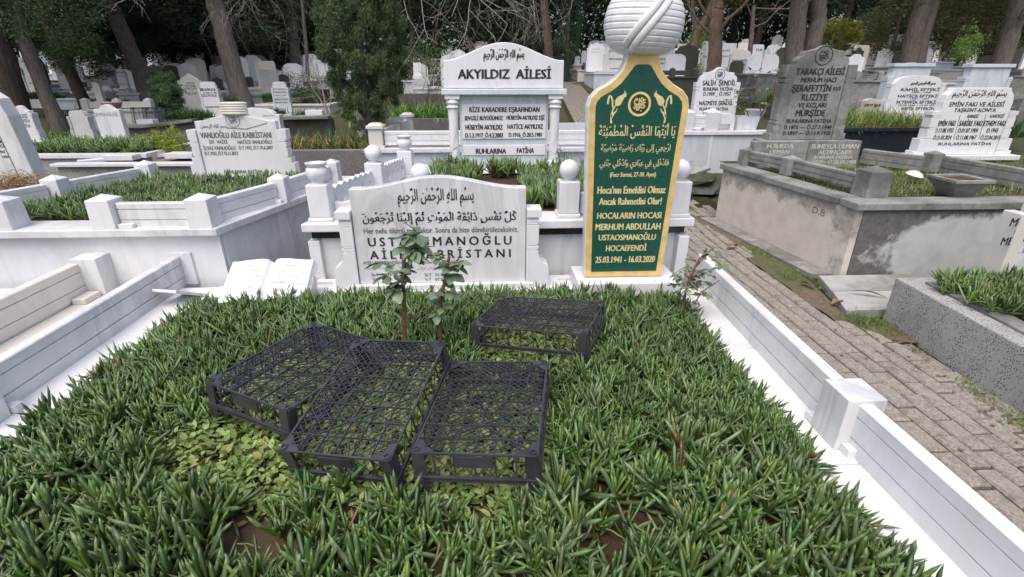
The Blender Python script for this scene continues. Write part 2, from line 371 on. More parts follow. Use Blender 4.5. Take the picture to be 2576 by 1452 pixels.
def ring(mb,cx,cz,r0,r1,y,n=36):
    vs=[];
    for k in range(n):
        a=2*math.pi*k/n; vs+=[(cx+r0*math.cos(a),y,cz+r0*math.sin(a)),(cx+r1*math.cos(a),y,cz+r1*math.sin(a))]
    mb.add(vs,[(2*k,2*k+1,(2*k+3)%(2*n),(2*k+2)%(2*n)) for k in range(n)])
# ================================================================ the ground
def ground_sheet():
    xs=np.concatenate([np.linspace(-90,-14,24),np.linspace(-13,16,59),np.linspace(18,90,22)]); ys=np.concatenate([np.linspace(-12,6,14),np.linspace(6.5,46,80),np.linspace(48,170,24)])
    V=[];nx=len(xs)
    for y in ys:
        for x in xs:
            V.append((x,y,gz(x,y)-.02+.02*math.sin(x*3.1+y)*math.sin(y*2.3)*(y>7)))
    F=[(j*nx+i,j*nx+i+1,(j+1)*nx+i+1,(j+1)*nx+i) for j in range(len(ys)-1) for i in range(nx-1)]
    mb=MB(); mb.v=V; mb.f=F; return obj('ground',mb,M['litter'],smooth=0)
tag(ground_sheet(),kind='structure')
# brick path: mossy sand bed, then every brick
PX0,PX1=1.62,2.74
def path_shift(y): return .0 if y<5 else .075*(y-5)
def path_bed():
    ys=[0.2+.4*k for k in range(88)]; V=[];
    for y in ys:
        z=gz(2,y)+.012; s=path_shift(y); V+=[(PX0-.1+s,y,z),(PX1+.3+s,y,z)]
    mb=MB(); mb.v=V; mb.f=[(2*k,2*k+1,2*k+3,2*k+2) for k in range(len(ys)-1)]
    return tag(obj('path',mb,M['joint']),kind='structure')
path=path_bed()
def brick_mesh(seed):
    rd=random.Random(seed); w,l,h=.0955,.212,.05; c=.008; vs=[]
    j=lambda:rd.uniform(-.0018,.0018)
    for z,i in ((-h,0),(-c,0),(0,c)):
        for sx,sy in ((-1,-1),(1,-1),(1,1),(-1,1)): vs.append((sx*(w/2-i)+j(),sy*(l/2-i)+j(),z+(j() if z==0 else 0)))
    fs=[(8,9,10,11)]+[(a+k,a+(k+1)%4,a+4+(k+1)%4,a+4+k) for a in (0,4) for k in range(4)]
    m=bpy.data.meshes.new('brick'); m.from_pydata(vs,[],fs); m.materials.append(M['brick']); return m
bms=[brick_mesh(k) for k in range(6)]
nb=0; stuffb=MB(); rb_=random.Random(3)
y=.35
ncol=10; cells=[]
for c_ in range(ncol+3):
    x=PX0+.05+c_*.106
    for r_ in range(140):
        yy=.3+r_*.2245+(.112 if c_%2 else 0)+rb_.uniform(-.004,.004)
        if yy>32: continue
        if c_>=ncol and (rb_.random()<.2+.25*(c_-ncol) or yy>7): continue
        if x>2.50 and 3.0<yy<4.4: continue
        if yy>4.4 and yy<5.95 and x>2.92-.13*(yy-3.9)-.18: continue
        cells.append((yy,x+path_shift(yy)+rb_.uniform(-.003,.003),c_))
cells.sort()
for yy,x,c_ in cells:
    z=gz(2,yy)+.037+rb_.uniform(-.003,.003)-(.012 if c_>=ncol else 0); rz=rb_.uniform(-.015,.015)
    px=1288+FPX*(np.array([x,yy,z-H])@_rt)/(np.array([x,yy,z-H])@_fw); py=726-FPX*(np.array([x,yy,z-H])@_up)/(np.array([x,yy,z-H])@_fw)
    if nb<300 and px<2700 and py<1600:
        o=bpy.data.objects.new('brick',bms[nb%6]); COL.objects.link(o); o.parent=path; o.location=(x,yy,z); o.rotation_euler=(rb_.uniform(-.012,.012),rb_.uniform(-.012,.012),rz); nb+=1
    elif nb>=300:
        a,b_=math.cos(rz),math.sin(rz); w,l=.0975/2,.108
        stuffb.add([(x+sx*w,yy+sy*l,z) for sx,sy in((-1,-1),(1,-1),(1,1),(-1,1))]+[(x+sx*w,yy+sy*l,z-.05) for sx,sy in((-1,-1),(1,-1),(1,1),(-1,1))],[(0,1,2,3)]+[(k+4,(k+1)%4+4,(k+1)%4,k) for k in range(4)])
tag(obj('brick',stuffb,M['brick'],path),kind='stuff')
g=MB(); rd=random.Random(31); n_=40
for k in range(n_):
    y=2.75+k*.085; xa=float(np.interp(y,[2.7,3.0,4.4,4.6,6.2],[2.66,2.47,2.47,2.58,2.45]))+rd.uniform(-.015,.015); xb=float(np.interp(y,[2.7,3.1,3.2,3.85,4.6,6.2],[2.86,2.86,2.60,2.74,2.74,2.55]))
    g.v+=[(xa,y,.030+gz(2,y)),((xa+xb)/2+rd.uniform(-.02,.02),y,.046+rd.uniform(-.006,.008)+gz(2,y)),(xb,y,.036+gz(2,y))]
g.f=[(3*k+j,3*k+j+1,3*k+j+4,3*k+j+3) for k in range(n_-1) for j in (0,1)]
tag(obj('dirt_strip',g,M['dirt'],path,smooth=0),kind='stuff')
# ================================================================ marble kit
def rail_prof(h,t=.055,g=.007):
    a=t/2; p=[(-a,0),(a,0)]
    for zz in (.30*h,.74*h): p+=[(a,zz-.004),(a-g,zz-.004),(a-g,zz+.004),(a,zz+.004)]
    p+=[(a,h-.006),(a-.006,h),(-a+.006,h),(-a,h-.006)]
    for zz in (.74*h,.30*h): p+=[(-a,zz+.004),(-a+g,zz+.004),(-a+g,zz-.004),(-a,zz-.004)]
    return p
def rail(parent,p0,p1,h,mat,t=.055,name='rail'):
    mb=MB(); mb.section(rail_prof(h,t),p0,p1); return obj(name,mb,mat,parent)
def post(parent,x,y,z,w,h,mat,tip=.03,taper=0,name='post',bev=.004,rz=0):
    mb=MB(); a=w/2; b_=a*(1-taper)
    mb.add([(-a,-a,0),(a,-a,0),(a,a,0),(-a,a,0),(-b_,-b_,h),(b_,-b_,h),(b_,b_,h),(-b_,b_,h),(0,0,h+tip)],
      [(3,2,1,0),(0,1,5,4),(1,2,6,5),(2,3,7,6),(3,0,4,7),(4,5,8),(5,6,8),(6,7,8),(7,4,8)])
    return obj(name,mb,mat,parent,loc=(x,y,z),bev=bev,rot=(0,0,rz))
def slab(parent,name,x0,x1,y0,y1,z0,z1,mat,bev=.004):
    mb=MB(); cx,cy=(x0+x1)/2,(y0+y1)/2; mb.box(x0-cx,x1-cx,y0-cy,y1-cy,0,z1-z0); return obj(name,mb,mat,parent,loc=(cx,cy,z0),bev=bev)
mp=M['marble_plain']; mm=M['marble']
# ---------------------------------------------------------------- the planted grave in front
KZ=.22
G1=thing('family_grave','ground level succulent bed holding four black crates, framed by white marble rails','grave',(-.4,1.2,0))
def soilz(x,y):
    x=np.asarray(x,float); y=np.asarray(y,float); d=np.minimum(np.minimum(x+2.0,1.2-x),3.3-y); t=np.clip(d/.45,0,1); return .168+.075*t*t*(3-2*t)+.006*np.sin(x*11+y*3)*np.sin(y*9)
gx_=np.linspace(-2.06,1.22,83); gy_=np.linspace(.1,3.32,81); GX,GY=np.meshgrid(gx_,gy_); sb=MB(); sb.v=[tuple(v) for v in np.stack([GX.ravel(),GY.ravel(),soilz(GX,GY).ravel()+rng.normal(0,.003,GX.size)],1)]; sb.f=[(j*83+i,j*83+i+1,(j+1)*83+i+1,(j+1)*83+i) for j in range(80) for i in range(82)]
obj('soil_bed',sb,M['soil'],G1,smooth=0)
for k,(a,b_) in enumerate(((-.2,.62),(.624,1.5),(1.504,2.42),(2.424,3.3))):
    slab(G1,'kerb_slab',1.17+.02*(k%2)*0,1.62,a,b_,.06,KZ,mm if k%2 else mp)
for k,(a,b_) in enumerate(((.6,1.7),(1.704,2.75),(2.754,3.48))):
    slab(G1,'kerb_slab',-2.36,-1.98,a,b_,.06,KZ,mp)
slab(G1,'kerb_slab',-2.0,1.16,3.3,3.492,.0,KZ+.004,mp)
rail(G1,(1.505,1.74,KZ),(1.565,3.42,KZ),.225,mm,.06); rail(G1,(1.50,-.1,KZ),(1.50,1.585,KZ),.225,mp,.06)
post(G1,1.50,1.665,KZ,.165,.245,mm,tip=.004,taper=.03)
slab(G1,'support_block',1.44,1.49,1.53,1.582,KZ,KZ+.04,mp); slab(G1,'support_block',1.42,1.47,1.75,1.80,KZ,KZ+.04,mp)
rail(G1,(-2.30,1.98,KZ),(-2.30,3.54,KZ),.225,mm,.06)
post(G1,-2.30,1.90,KZ,.165,.245,mp,tip=.01); post(G1,-2.27,3.62,KZ,.165,.25,mm,tip=.02,taper=.06)
slab(G1,'support_block',-2.26,-2.2,1.99,2.04,KZ,KZ+.04,mp)
t=tag(slab(None,'marble_tile',-.19,.19,-.09,.09,0,.02,mp),'thin white marble offcut leaning against the left kerb beside the planted bed','tile'); t.location=(-2.13,3.28,.25); t.rotation_euler=(0,R(28),R(78))
mb=MB(); mb.section([(0,0),(.07,0),(.07,.008),(.008,.008),(.008,.05),(0,.05)],(-.25,0,0),(.25,.0,0)); t=tag(obj('stone_edging',mb,M['marble_cream'],loc=(-1.98,2.95,.225),rot=(0,0,R(80))),'broken L shaped cream stone edging lying on the left kerb','edging')
# ---------------------------------------------------------------- left neighbour grave with wide shelf
G2=thing('family_grave','dirty white marble grave at far left with a wide stained shelf between two rails','grave',(-3.2,2.8,0))
slab(G2,'shelf',-2.90,-2.364,.9,3.49,.05,.20,M['marble_cream']); 
slab(G2,'kerb_slab',-4.6,-2.91,3.30,3.49,.05,.235,mp); slab(G2,'kerb_slab',-3.02,-2.904,1.1,3.30,.05,.215,mp)
sb=MB(); sb.box(-4.7,-3.02,1.0,3.3,.0,.17); obj('soil_bed',sb,M['soil'],G2)
rail(G2,(-2.93,1.2,.215),(-2.93,3.42,.215),.23,M['marble_cream'],.07); post(G2,-2.86,3.50,.20,.175,.275,M['marble'],tip=.012)
post(G2,-3.84,3.36,.235,.17,.1,M['marble'],tip=.01); slab(G2,'support_block',-2.89,-2.8,3.25,3.40,.20,.24,M['marble_cream'])
# ---------------------------------------------------------------- the raised left grave
G3=thing('raised_grave','raised white marble grave with pyramid topped posts, grooved rails and a green planted bed','grave',(-3,4.8,0))
TZ=.66
slab(G3,'wall',-6.0,-1.965,3.56,3.60,0,.60,M['marble_plain'],.002); 
RX=lambda y:-1.945+.27*(y-3.5); LX3=lambda y:-4.02+.30*(y-3.5)
def poly(parent,name,pts,z0,z1,mat,bev=.004):
    g=MB(); n=len(pts); g.add([(x,y,z0) for x,y in pts]+[(x,y,z1) for x,y in pts],[tuple(reversed(range(n))),tuple(range(n,2*n))]+[(k,(k+1)%n,(k+1)%n+n,k+n) for k in range(n)]); return obj(name,g,mat,parent,bev=bev)
poly(G3,'side_wall',[(RX(3.6)-.04,3.602),(RX(5.45)-.04,5.45),(RX(5.45)-.08,5.45),(RX(3.6)-.08,3.602)],0,.60,mm)
poly(G3,'cap_slab',[(-6.02,3.5),(RX(3.5),3.5),(RX(3.78),3.78),(-6.02,3.78)],.605,TZ,mm,.006)
for a,b_ in ((3.783,4.58),(4.584,5.5)): poly(G3,'cap_slab',[(RX(a)-.26,a),(RX(a),a),(RX(b_),b_),(RX(b_)-.26,b_)],.605,TZ,mm,.006)
poly(G3,'cap_slab',[(LX3(3.785)-.1,3.785),(LX3(3.785)+.16,3.785),(LX3(5.5)+.16,5.5),(LX3(5.5)-.1,5.5)],.605,TZ,mm,.006)
slab(G3,'cap_slab',-3.2,RX(5.3)-.27,5.2,5.5,.605,TZ,mm)
sb=MB(); sb.add([(LX3(3.78)+.15,3.78,.62),(RX(3.78)-.25,3.78,.62),(RX(5.2)-.25,5.2,.62),(LX3(5.2)+.15,5.2,.62)],[(0,1,2,3)]); obj('soil_bed',sb,M['soil'],G3)
for (x,y,w) in ((-3.42,3.60,.165),(-2.72,3.60,.165),(-2.055,3.60,.165),(-1.80,4.36,.145),(-1.58,5.16,.145),(-3.66,4.38,.145),(-3.38,5.14,.145)): post(G3,x,y,TZ,w,.20,mm,tip=.035,taper=.06)
rail(G3,(-2.63,3.60,TZ),(-2.145,3.60,TZ),.172,mm); rail(G3,(-2.035,3.69,TZ),(-1.82,4.28,TZ),.172,mm); rail(G3,(-1.78,4.44,TZ),(-1.60,5.08,TZ),.172,mm)
rail(G3,(-3.98,3.5,TZ),(-3.69,4.30,TZ),.172,mm); rail(G3,(-3.63,4.46,TZ),(-3.41,5.06,TZ),.172,mm)
slab(G3,'support_block',-2.63,-2.53,3.53,3.57,TZ,TZ+.03,mp); slab(G3,'support_block',-1.83,-1.76,4.24,4.28,TZ,TZ+.03,mp)
# ---------------------------------------------------------------- back raised grave with balls and urns
G4=thing('raised_grave','raised white marble grave with ball and urn topped posts and a black band','grave',(.1,4.6,0))
bx0,bx1,by0,by1=-1.35,1.52,3.50,6.05
LX=lambda y:-1.35+.225*(y-3.5)   # the plot narrows towards the back on its left side
poly(G4,'cap_slab',[(bx0,by0),(bx1,by0+.03),(bx1,3.80),(LX(3.8),3.80)],.622,.685,mp,.008)
poly(G4,'cap_slab',[(LX(3.804),3.804),(LX(3.804)+.29,3.804),(LX(5.5)+.29,5.5),(LX(by1)+.2,by1),(LX(by1),by1)],.622,.685,mp,.008)
slab(G4,'cap_slab',1.23,bx1,3.804,by1,.622,.685,mp,.008); slab(G4,'cap_slab',-.60,1.225,5.5,by1,.622,.684,mp,.006)
poly(G4,'black_band',[(bx0+.05,by0+.05),(bx1-.05,by0+.08),(bx1-.05,by1-.05),(LX(by1)+.05,by1-.05)],.562,.621,M['black'],0)
poly(G4,'wall',[(bx0+.10,by0+.085),(bx1-.10,by0+.115),(bx1-.10,by1-.06),(LX(by1)+.1,by1-.06)],0,.56,mm,.002)
for x0,x1 in ((bx0+.015,bx0+.10),(bx1-.10,bx1-.015)): slab(G4,'corner_panel',x0,x1,by0+.04,by0+.25,0,.545,mp,.008)
slab(G4,'base_step',-1.3,1.45,3.494,3.55,0,.245,mp)
slab(G4,'side_panel',bx1-.098,bx1-.06,by0+.26,by1-.06,0,.552,mm,.002)
sb=MB(); sb.add([(LX(3.8)+.28,3.81,.67),(1.22,3.81,.67),(1.22,5.49,.67),(LX(5.49)+.28,5.49,.67)],[(0,1,2,3)]); obj('soil_bed',sb,M['soil'],G4)
def ball_post(x,y,z=.685,s=1.0,urn=False):
    g=MB(); w=.075*s; hh=.265*s
    g.box(-w-.012,w+.012,-w-.012,w+.012,0,.03*s); g.box(-w,w,-w,w,.03*s,hh)
    p=obj('post',g,mp,G4,loc=(x,y,z),bev=.008)
    g=MB()
    if urn: g.lathe([(.05*s,0),(.045*s,.015*s),(.066*s,.035*s),(.078*s,.07*s),(.072*s,.105*s),(.058*s,.12*s),(.072*s,.13*s),(.076*s,.145*s),(.06*s,.147*s),(.05*s,.13*s)],n=24)
    else:
        pr=[(.035*s,0),(.035*s,.012*s)]+[(.072*s*math.sin(a),.078*s-.072*s*math.cos(a)) for a in np.linspace(.42,math.pi-.01,16)]; g.lathe(pr,n=28)
    o=obj('urn' if urn else 'ball',g,mp,G4,loc=(x,y,z+hh),smooth=50); return p
ball_post(-1.22,3.63,urn=True); ball_post(-.50,3.66,s=.95); ball_post(.585,3.66); ball_post(1.40,3.63)
ball_post(-1.02,4.56); ball_post(-.86,5.30,urn=True); ball_post(1.40,4.75); ball_post(1.40,5.85,urn=True)
def fret_panel(p,q,z0=.70,h=.19,n=5):
    """marble panel with scalloped top and a row of oval holes, running along y"""
    L=math.hypot(q[0]-p[0],q[1]-p[1]); an=math.atan2(q[1]-p[1],q[0]-p[0]); top=[]
    for k in range(n*2*8+1):
        t=k/(n*2*8); a=(t*n*1.6)%1; top.append((t*L,h-.018+.02*abs(math.sin(math.pi*t*n*1.6))*1.0+.012*math.sin(math.pi*t)))
    g=bpy.data.meshes.new('panel')
    # outline with holes via a curve, extruded
    c=bpy.data.curves.new('panel','CURVE'); c.dimensions='2D'; c.fill_mode='BOTH'; c.extrude=.02
    def sp(pts):
        s_=c.splines.new('POLY'); s_.points.add(len(pts)-1)
        for q,(a,b_) in zip(s_.points,pts): q.co=(a,b_,0,1)
        s_.use_cyclic_u=True
    sp([(0,0),(L,0)]+list(reversed(top)))
    for k in range(n):
        cx=(k+.5)*L/n; sp([(cx+.028*math.cos(a),.085+.04*math.sin(a)) for a in np.linspace(0,2*math.pi,14,endpoint=False)])
    o=bpy.data.objects.new('t',c); COL.objects.link(o); bpy.context.view_layer.update()
    me=bpy.data.meshes.new_from_object(o.evaluated_get(bpy.context.evaluated_depsgraph_get())); bpy.data.objects.remove(o); bpy.data.curves.remove(c)
    me.name='fret_panel'; me.materials.clear()
    return obj('fret_panel',me,mp,G4,loc=(p[0],p[1],z0),rot=(R(90),0,an))
fret_panel((-1.20,3.72),(-1.04,4.47)); fret_panel((-1.0,4.65),(-.88,5.2)); fret_panel((1.40,3.74),(1.40,4.66)); fret_panel((1.40,4.85),(1.40,5.76))
g=MB(); pr=[(0,0),(.50,0),(.50,.10)]+[(.50-.5*t,.10+.07*math.sin(math.pi*(1-t)*.5)**2+.02*abs(math.sin(7*t))) for t in np.linspace(0,1,14)]
g.prism([(-1.13+a,.70+b_) for a,b_ in pr],3.64,3.68); obj('low_panel',g,mp,G4,bev=.003)
slab(G4,'low_panel',.68,1.31,3.64,3.69,.70,.86,mp,.01)
# ---------------------------------------------------------------- headstone 1: white family stone in front
def px_prof(pts,y): return [(PY(u,v,y)[0],PY(u,v,y)[2]) for u,v in pts]
Y1=3.30
T1=thing('headstone','wide white headstone with wavy top and stepped side pillars behind the rose canes','headstone',(-.34,3.36,KZ))
xl,xr=-.925,.245; n=30; zt=lambda t:.972+.075*(.5-.5*math.cos(2*math.pi*min(1,max(0,(t-.04)/.92))))
prof=[(xl,.30),(xr,.30)]+[(xr-(xr-xl)*t,zt(1-t)) for t in np.linspace(0,1,n)]
g=MB(); g.prism(prof,Y1,Y1+.09); obj('slab',g,M['marble'],T1,bev=.005)
g=MB(); g.box(-1.16,.50,3.235,3.482,KZ+.005,.262); g.box(-1.0,.3,3.262,3.47,.262,.30); obj('plinth',g,mp,T1,bev=.005)
for s,xe in ((-1,xl),(1,xr)):
    X=lambda a:xe+s*a
    def blk(g,a,z0,z1,d=.0): g.box(min(xe+s*.004,X(a)),max(xe+s*.004,X(a)),Y1-.02-d,Y1+.12,z0,z1)
    g=MB(); blk(g,.105,.775,.83,.012); blk(g,.085,.762,.775); blk(g,.09,.735,.76); blk(g,.082,.722,.735); blk(g,.09,.585,.72); blk(g,.082,.572,.585); blk(g,.09,.545,.57); blk(g,.08,.535,.545)
    pr=[(0.004,.262),(.165,.262),(.165,.40),(.158,.425),(.125,.445),(.10,.475),(.088,.515),(.088,.535),(0.004,.535)]
    pp=[(X(a),z) for a,z in pr]; 
    if s<0: pp=pp[::-1]
    g.prism(pp,Y1-.02,Y1+.12); obj('side_pillar',g,mp,T1,bev=.003)
g=MB()
put_px(g,'بِسْمِ اللهِ الرَّحْمٰنِ الرَّحِيمِ',1000,471,1192,520,Y1,bold=.008)
put_px(g,'كُلُّ نَفْسٍ ذَائِقَةُ الْمَوْتِ ثُمَّ إِلَيْنَا تُرْجَعُونَ',912,532,1299,566,Y1,bold=.02)
put_px(g,'USTAOSMANOĞLU',926,596,1286,617,Y1,space=1.5,bold=.04); put_px(g,'AİLE KABRİSTANI',931,629,1284,649,Y1,space=1.5,bold=.04)
obj('inscription',g,M['ink'],T1)
g=MB(); put_px(g,'Her nefis ölümü tadacaktır. Sonra da bize döndürüleceksiniz.',915,572,1303,585,Y1,bold=.03)
put_px(g,'AYŞE USTAOSMANOĞLU',914,657,1010,664,Y1); put_px(g,'HÜSEYİN USTAOSMANOĞLU',1049,656,1165,663,Y1)
put_px(g,'D.T   1932',935,688,985,694,Y1); put_px(g,'V.T   1980',937,699,985,706,Y1); put_px(g,'D.T   01.01.1930',1069,687,1144,694,Y1); put_px(g,'V.T   07.07.1986',1069,699,1144,706,Y1)
put_px(g,'عائشة أوسطى عثمان أوغلى',919,668,975,679,Y1,bold=0); put_px(g,'حسين أوسطى عثمان أوغلى',1049,668,1165,679,Y1,bold=0)
obj('inscription',g,M['inkgrey'],T1)
# ---------------------------------------------------------------- headstone 2: green and gold with turban
Y2=3.25; cx2=.937
T2=thing('headstone','tall narrow green headstone with gold border and lettering, topped by a large white carved turban','headstone',(cx2,3.33,KZ))
def green_outline(ins=0):
    # half outline from bottom to neck: (half width, z)
    pts=[(.272,.345),(.290,.9),(.310,1.42),(.312,1.48),(.300,1.53),(.262,1.572),(.20,1.605),(.155,1.64),(.122,1.68),(.10,1.73),(.09,1.78)]
    return pts
def offset_outline(pts,d):
    out=[]
    for i,(a,z) in enumerate(pts):
        p=pts[max(i-1,0)];q=pts[min(i+1,len(pts)-1)]; dx,dz=q[0]-p[0],q[1]-p[1];L=math.hypot(dx,dz); out.append((a-dz/L*d,z+dx/L*d))
    return out
def full(pts,zb=None,zt_=None): return [(cx2-a,z) for a,z in reversed(pts)][::-1] and [(cx2+a,z) for a,z in pts]+[(cx2-a,z) for a,z in reversed(pts)]
o1=green_outline(); g=MB(); g.prism(full(offset_outline(o1,-.006)),Y2+.002,Y2+.10); obj('slab',g,mp,T2,bev=.004)
# gold border: outer outline minus inner one
inner=offset_outline(o1[1:9],.040); inner=[(o1[0][0]-.040,.345+.042)]+inner+[(.066,1.69),(.05,1.712),(.03,1.72)]
g=MB(); g.prism(full(o1),Y2-.006,Y2+.002); obj('gold_border',g,M['gold'],T2,bev=.002)
g=MB(); g.prism(full(inner),Y2-.0085,Y2-.006); obj('green_panel',g,M['green'],T2)
g=MB(); yl=Y2-.0088
for s_,b in (('يَا أَيَّتُهَا النَّفْسُ الْمُطْمَئِنَّةُ',(1506,310,1698,349)),('ارْجِعِي إِلَى رَبِّكِ رَاضِيَةً مَرْضِيَّةً',(1511,361,1685,387)),('فَادْخُلِي فِي عِبَادِي وَادْخُلِي جَنَّتِي',(1508,399,1681,425))): put_px(g,s_,*b,Y2,yo=yl,bold=.012)
for s_,b in (('(Fecr Suresi, 27-30. Ayet)',(1534,433,1649,444)),("Hoca'nın Emeklisi Olmaz",(1503,468,1673,486)),('Ancak Rahmetlisi Olur!',(1507,497,1663,514)),('HOCALARIN HOCASI',(1502,534,1662,549)),('MERHUM ABDULLAH',(1498,561.5,1660,577)),('USTAOSMANOĞLU',(1506,589,1648,603)),('HOCAEFENDİ',(1524,616,1625,630)),('25.03.1941 - 16.03.2020',(1498,644,1646,659))):
    put_px(g,s_,*b,Y2,yo=yl,bold=.05)
obj('inscription',g,M['goldlet'],T2)
c_=PY(1607.6,262,Y2); g=MB(); r_=.072
g.add([(c_[0]+r_*.96*math.cos(a),yl-.0005,c_[2]+r_*.96*math.sin(a)) for a in np.linspace(0,2*math.pi,36,endpoint=False)],[tuple(range(36))]); obj('seal_ground',g,M['inkbrown'],T2)
g=MB(); ring(g,c_[0],c_[2],r_*.80,r_,yl-.002); squiggle(g,c_[0],c_[2],r_*.78,yl-.002,w=.07); obj('seal',g,M['goldlet'],T2)
def tulip(sg):
    g=MB(); X=lambda a:c_[0]+sg*a; Z=lambda b:c_[2]+b
    def pol(pts):
        p=[(X(a),yl-.001,Z(b)) for a,b in pts]; g.add(p,[tuple(range(len(p)))])
    # head
    pol([(.108,.018),(.118,-.004),(.135,-.012),(.152,-.002),(.155,.02),(.140,.042),(.118,.052),(.100,.062),(.098,.082),(.092,.066),(.084,.060),(.088,.052),(.083,.046),(.094,.042)])
    def st(pts,w0,w1):
        P=[np.array(q) for q in pts]; n_=len(P); L=[];Rr=[]
        for i in range(n_):
            d=P[min(i+1,n_-1)]-P[max(i-1,0)]; d=d/np.linalg.norm(d); w=w0+(w1-w0)*i/(n_-1); L.append(P[i]+np.array([-d[1],d[0]])*w); Rr.append(P[i]-np.array([-d[1],d[0]])*w)
        vs=[(X(a),yl-.0012,Z(b)) for a,b in L+Rr]; g.add(vs,[(i,i+1,n_+i+1,n_+i) for i in range(n_-1)])
    st([(.148,-.006),(.163,-.03),(.172,-.065),(.170,-.10),(.167,-.112)],.004,.006)
    st([(.166,-.02),(.170,.02),(.180,.045),(.190,.05),(.196,.03),(.198,0)],.005,.006)
    st([(.170,-.075),(.158,-.055),(.142,-.04),(.136,-.022)],.009,.001)
    return g
obj('tulip',tulip(-1),M['goldlet'],T2); obj('tulip',tulip(1),M['goldlet'],T2)
g=MB(); g.box(.60,1.315,3.13,3.488,KZ+.005,.34); obj('plinth',g,mp,T2,bev=.006)
M['turban']=marble('carved_turban_marble',(.70,.71,.73),(.5,.5,.52),.5,dirt=(.33,.33,.32),damt=.35,rot=(0,R(80),0))
# turban
pr=[]
for k in range(0,169):
    t=k/168; a=-math.pi*.40+t*math.pi*.88; rr=.238*math.cos(a)**.52 if math.cos(a)>0 else 0
    rid=(t*14)%1; gr=math.exp(-(min(rid,1-rid)/.10)**2); pr.append((max(.02,rr*(1+.006*rid-.026*gr)),.178*math.sin(a)))
g=MB(); g.lathe([(.10,-.175),(.125,-.172)]+pr,n=56)
tz=1.945; tu=obj('turban',g,M['turban'],T2,loc=(cx2+.005,3.325,tz),rot=(R(-1),R(2.5),0),smooth=60); tu.scale=(1,.80,1)
g=MB()
for off in (-.022,.022):
    V=[];nn=34
    for k in range(nn):
        t=k/(nn-1); a=-1.15+t*2.15   # sweep from lower left to upper right across the front
        el=-1.0+2.15*t; az=-1.57+(-.66+1.22*t)
        for e2 in (-.021,-.014,.014,.021):
            ee=el; x=.252*math.cos(ee)**.52*math.cos(az); y_=.252*math.cos(ee)**.52*math.sin(az)*.80; z=.178*math.sin(ee)*1.03
            px_=(off+e2); lift=1.0 if abs(e2)<.016 else .965
            V.append((x*lift+px_*.78,y_*lift,z*lift-px_*.62+0))
    F=[(4*k+j,4*k+j+1,4*k+j+5,4*k+j+4) for k in range(nn-1) for j in range(3)]; g.add(V,F)
sa=obj('sash',g,M['turban'],tu,loc=(0,0,0),local=True,smooth=50); sa.location=(0,0,0); sa.scale=(1,1/.8,1)
md=sa.modifiers.new('thick','SOLIDIFY'); md.thickness=.02; md.offset=-1
g=MB(); g.lathe([(.095,0),(.105,.012),(.095,.03)],n=30); obj('collar',g,mp,T2,loc=(cx2,3.30,1.752),smooth=60).scale=(1,.5,1)
# ---------------------------------------------------------------- headstone 3: white pedimented stone with two twisted columns
Y3=5.50
T3=thing('headstone','white marble headstone with an arched pediment on two twisted columns, behind the front headstone','headstone',(.17,5.6,.685))
ax0,ax1=-.44,.775
prof=[(ax0,1.535),(ax1,1.535),(ax1,1.80)]
for t in np.linspace(0,1,26): prof.append((ax1-(ax1-ax0)*t,1.795+.165*(.5-.5*math.cos(2*math.pi*t))**.9 if .02<t<.98 else 1.80))
prof.append((ax0,1.80)); pr2=[prof[0],prof[1],prof[2]]+prof[4:-2]+[prof[-1]]
g=MB(); g.prism(pr2,Y3-.02,Y3+.14); obj('pediment',g,mp,T3,bev=.008)
g=MB(); g.box(ax0-.03,ax1+.035,Y3-.06,Y3+.18,1.475,1.532); obj('lintel',g,M['marble_blue'],T3,bev=.008)
g=MB(); g.box(-.30,.635,Y3+.03,Y3+.10,.70,1.474); obj('slab',g,M['marble_blue'],T3,bev=.004)
for z0,z1 in ((PY(1270,350,Y3)[2],PY(1270,262,Y3)[2]),(PY(1270,391,Y3)[2],PY(1270,366,Y3)[2])):
    g=MB(); g.box(-.275,.61,Y3+.018,Y3+.03,z0,z1); obj('raised_panel',g,mp,T3,bev=.003)
for X in (ax0+.075,ax1-.075):
    g=MB(); g.box(-.07,.07,-.06,.06,0,.04); g.lathe([(.06,.04),(.07,.055),(.06,.075),(.068,.09),(.055,.11)],n=22)
    g.box(-.075,.075,-.065,.065,.735,.775); g.lathe([(.052,.64),(.07,.655),(.055,.675),(.072,.70),(.06,.735)],n=22)
    # twisted shaft
    n_=20;m_=26;V=[];F=[]
    for j in range(m_):
        z=.105+.54*j/(m_-1)
        for k in range(n_):
            a=2*math.pi*k/n_; r=.052-.008*max(0,math.cos(2*(a+ .0)-(z*13)))**6; V.append((r*math.cos(a),r*math.sin(a),z))
    for j in range(m_-1):
        for k in range(n_): F.append((j*n_+k,j*n_+(k+1)%n_,(j+1)*n_+(k+1)%n_,(j+1)*n_+k))
    g.add(V,F); obj('column',g,mp,T3,loc=(X,Y3+.02,.70),smooth=40)
g=MB(); g.box(-.50,.84,Y3-.10,Y3+.2,.685,.70); obj('plinth',g,mp,T3,bev=.004)
g=MB(); put_px(g,'بِسْمِ اللهِ الرَّحْمٰنِ الرَّحِيمِ',1216.5,122,1319,156,Y3-.02,yo=Y3-.022,bold=.02); put_px(g,'AKYILDIZ  AİLESİ',1152.5,175,1385.7,198,Y3-.02,yo=Y3-.022,bold=.07)
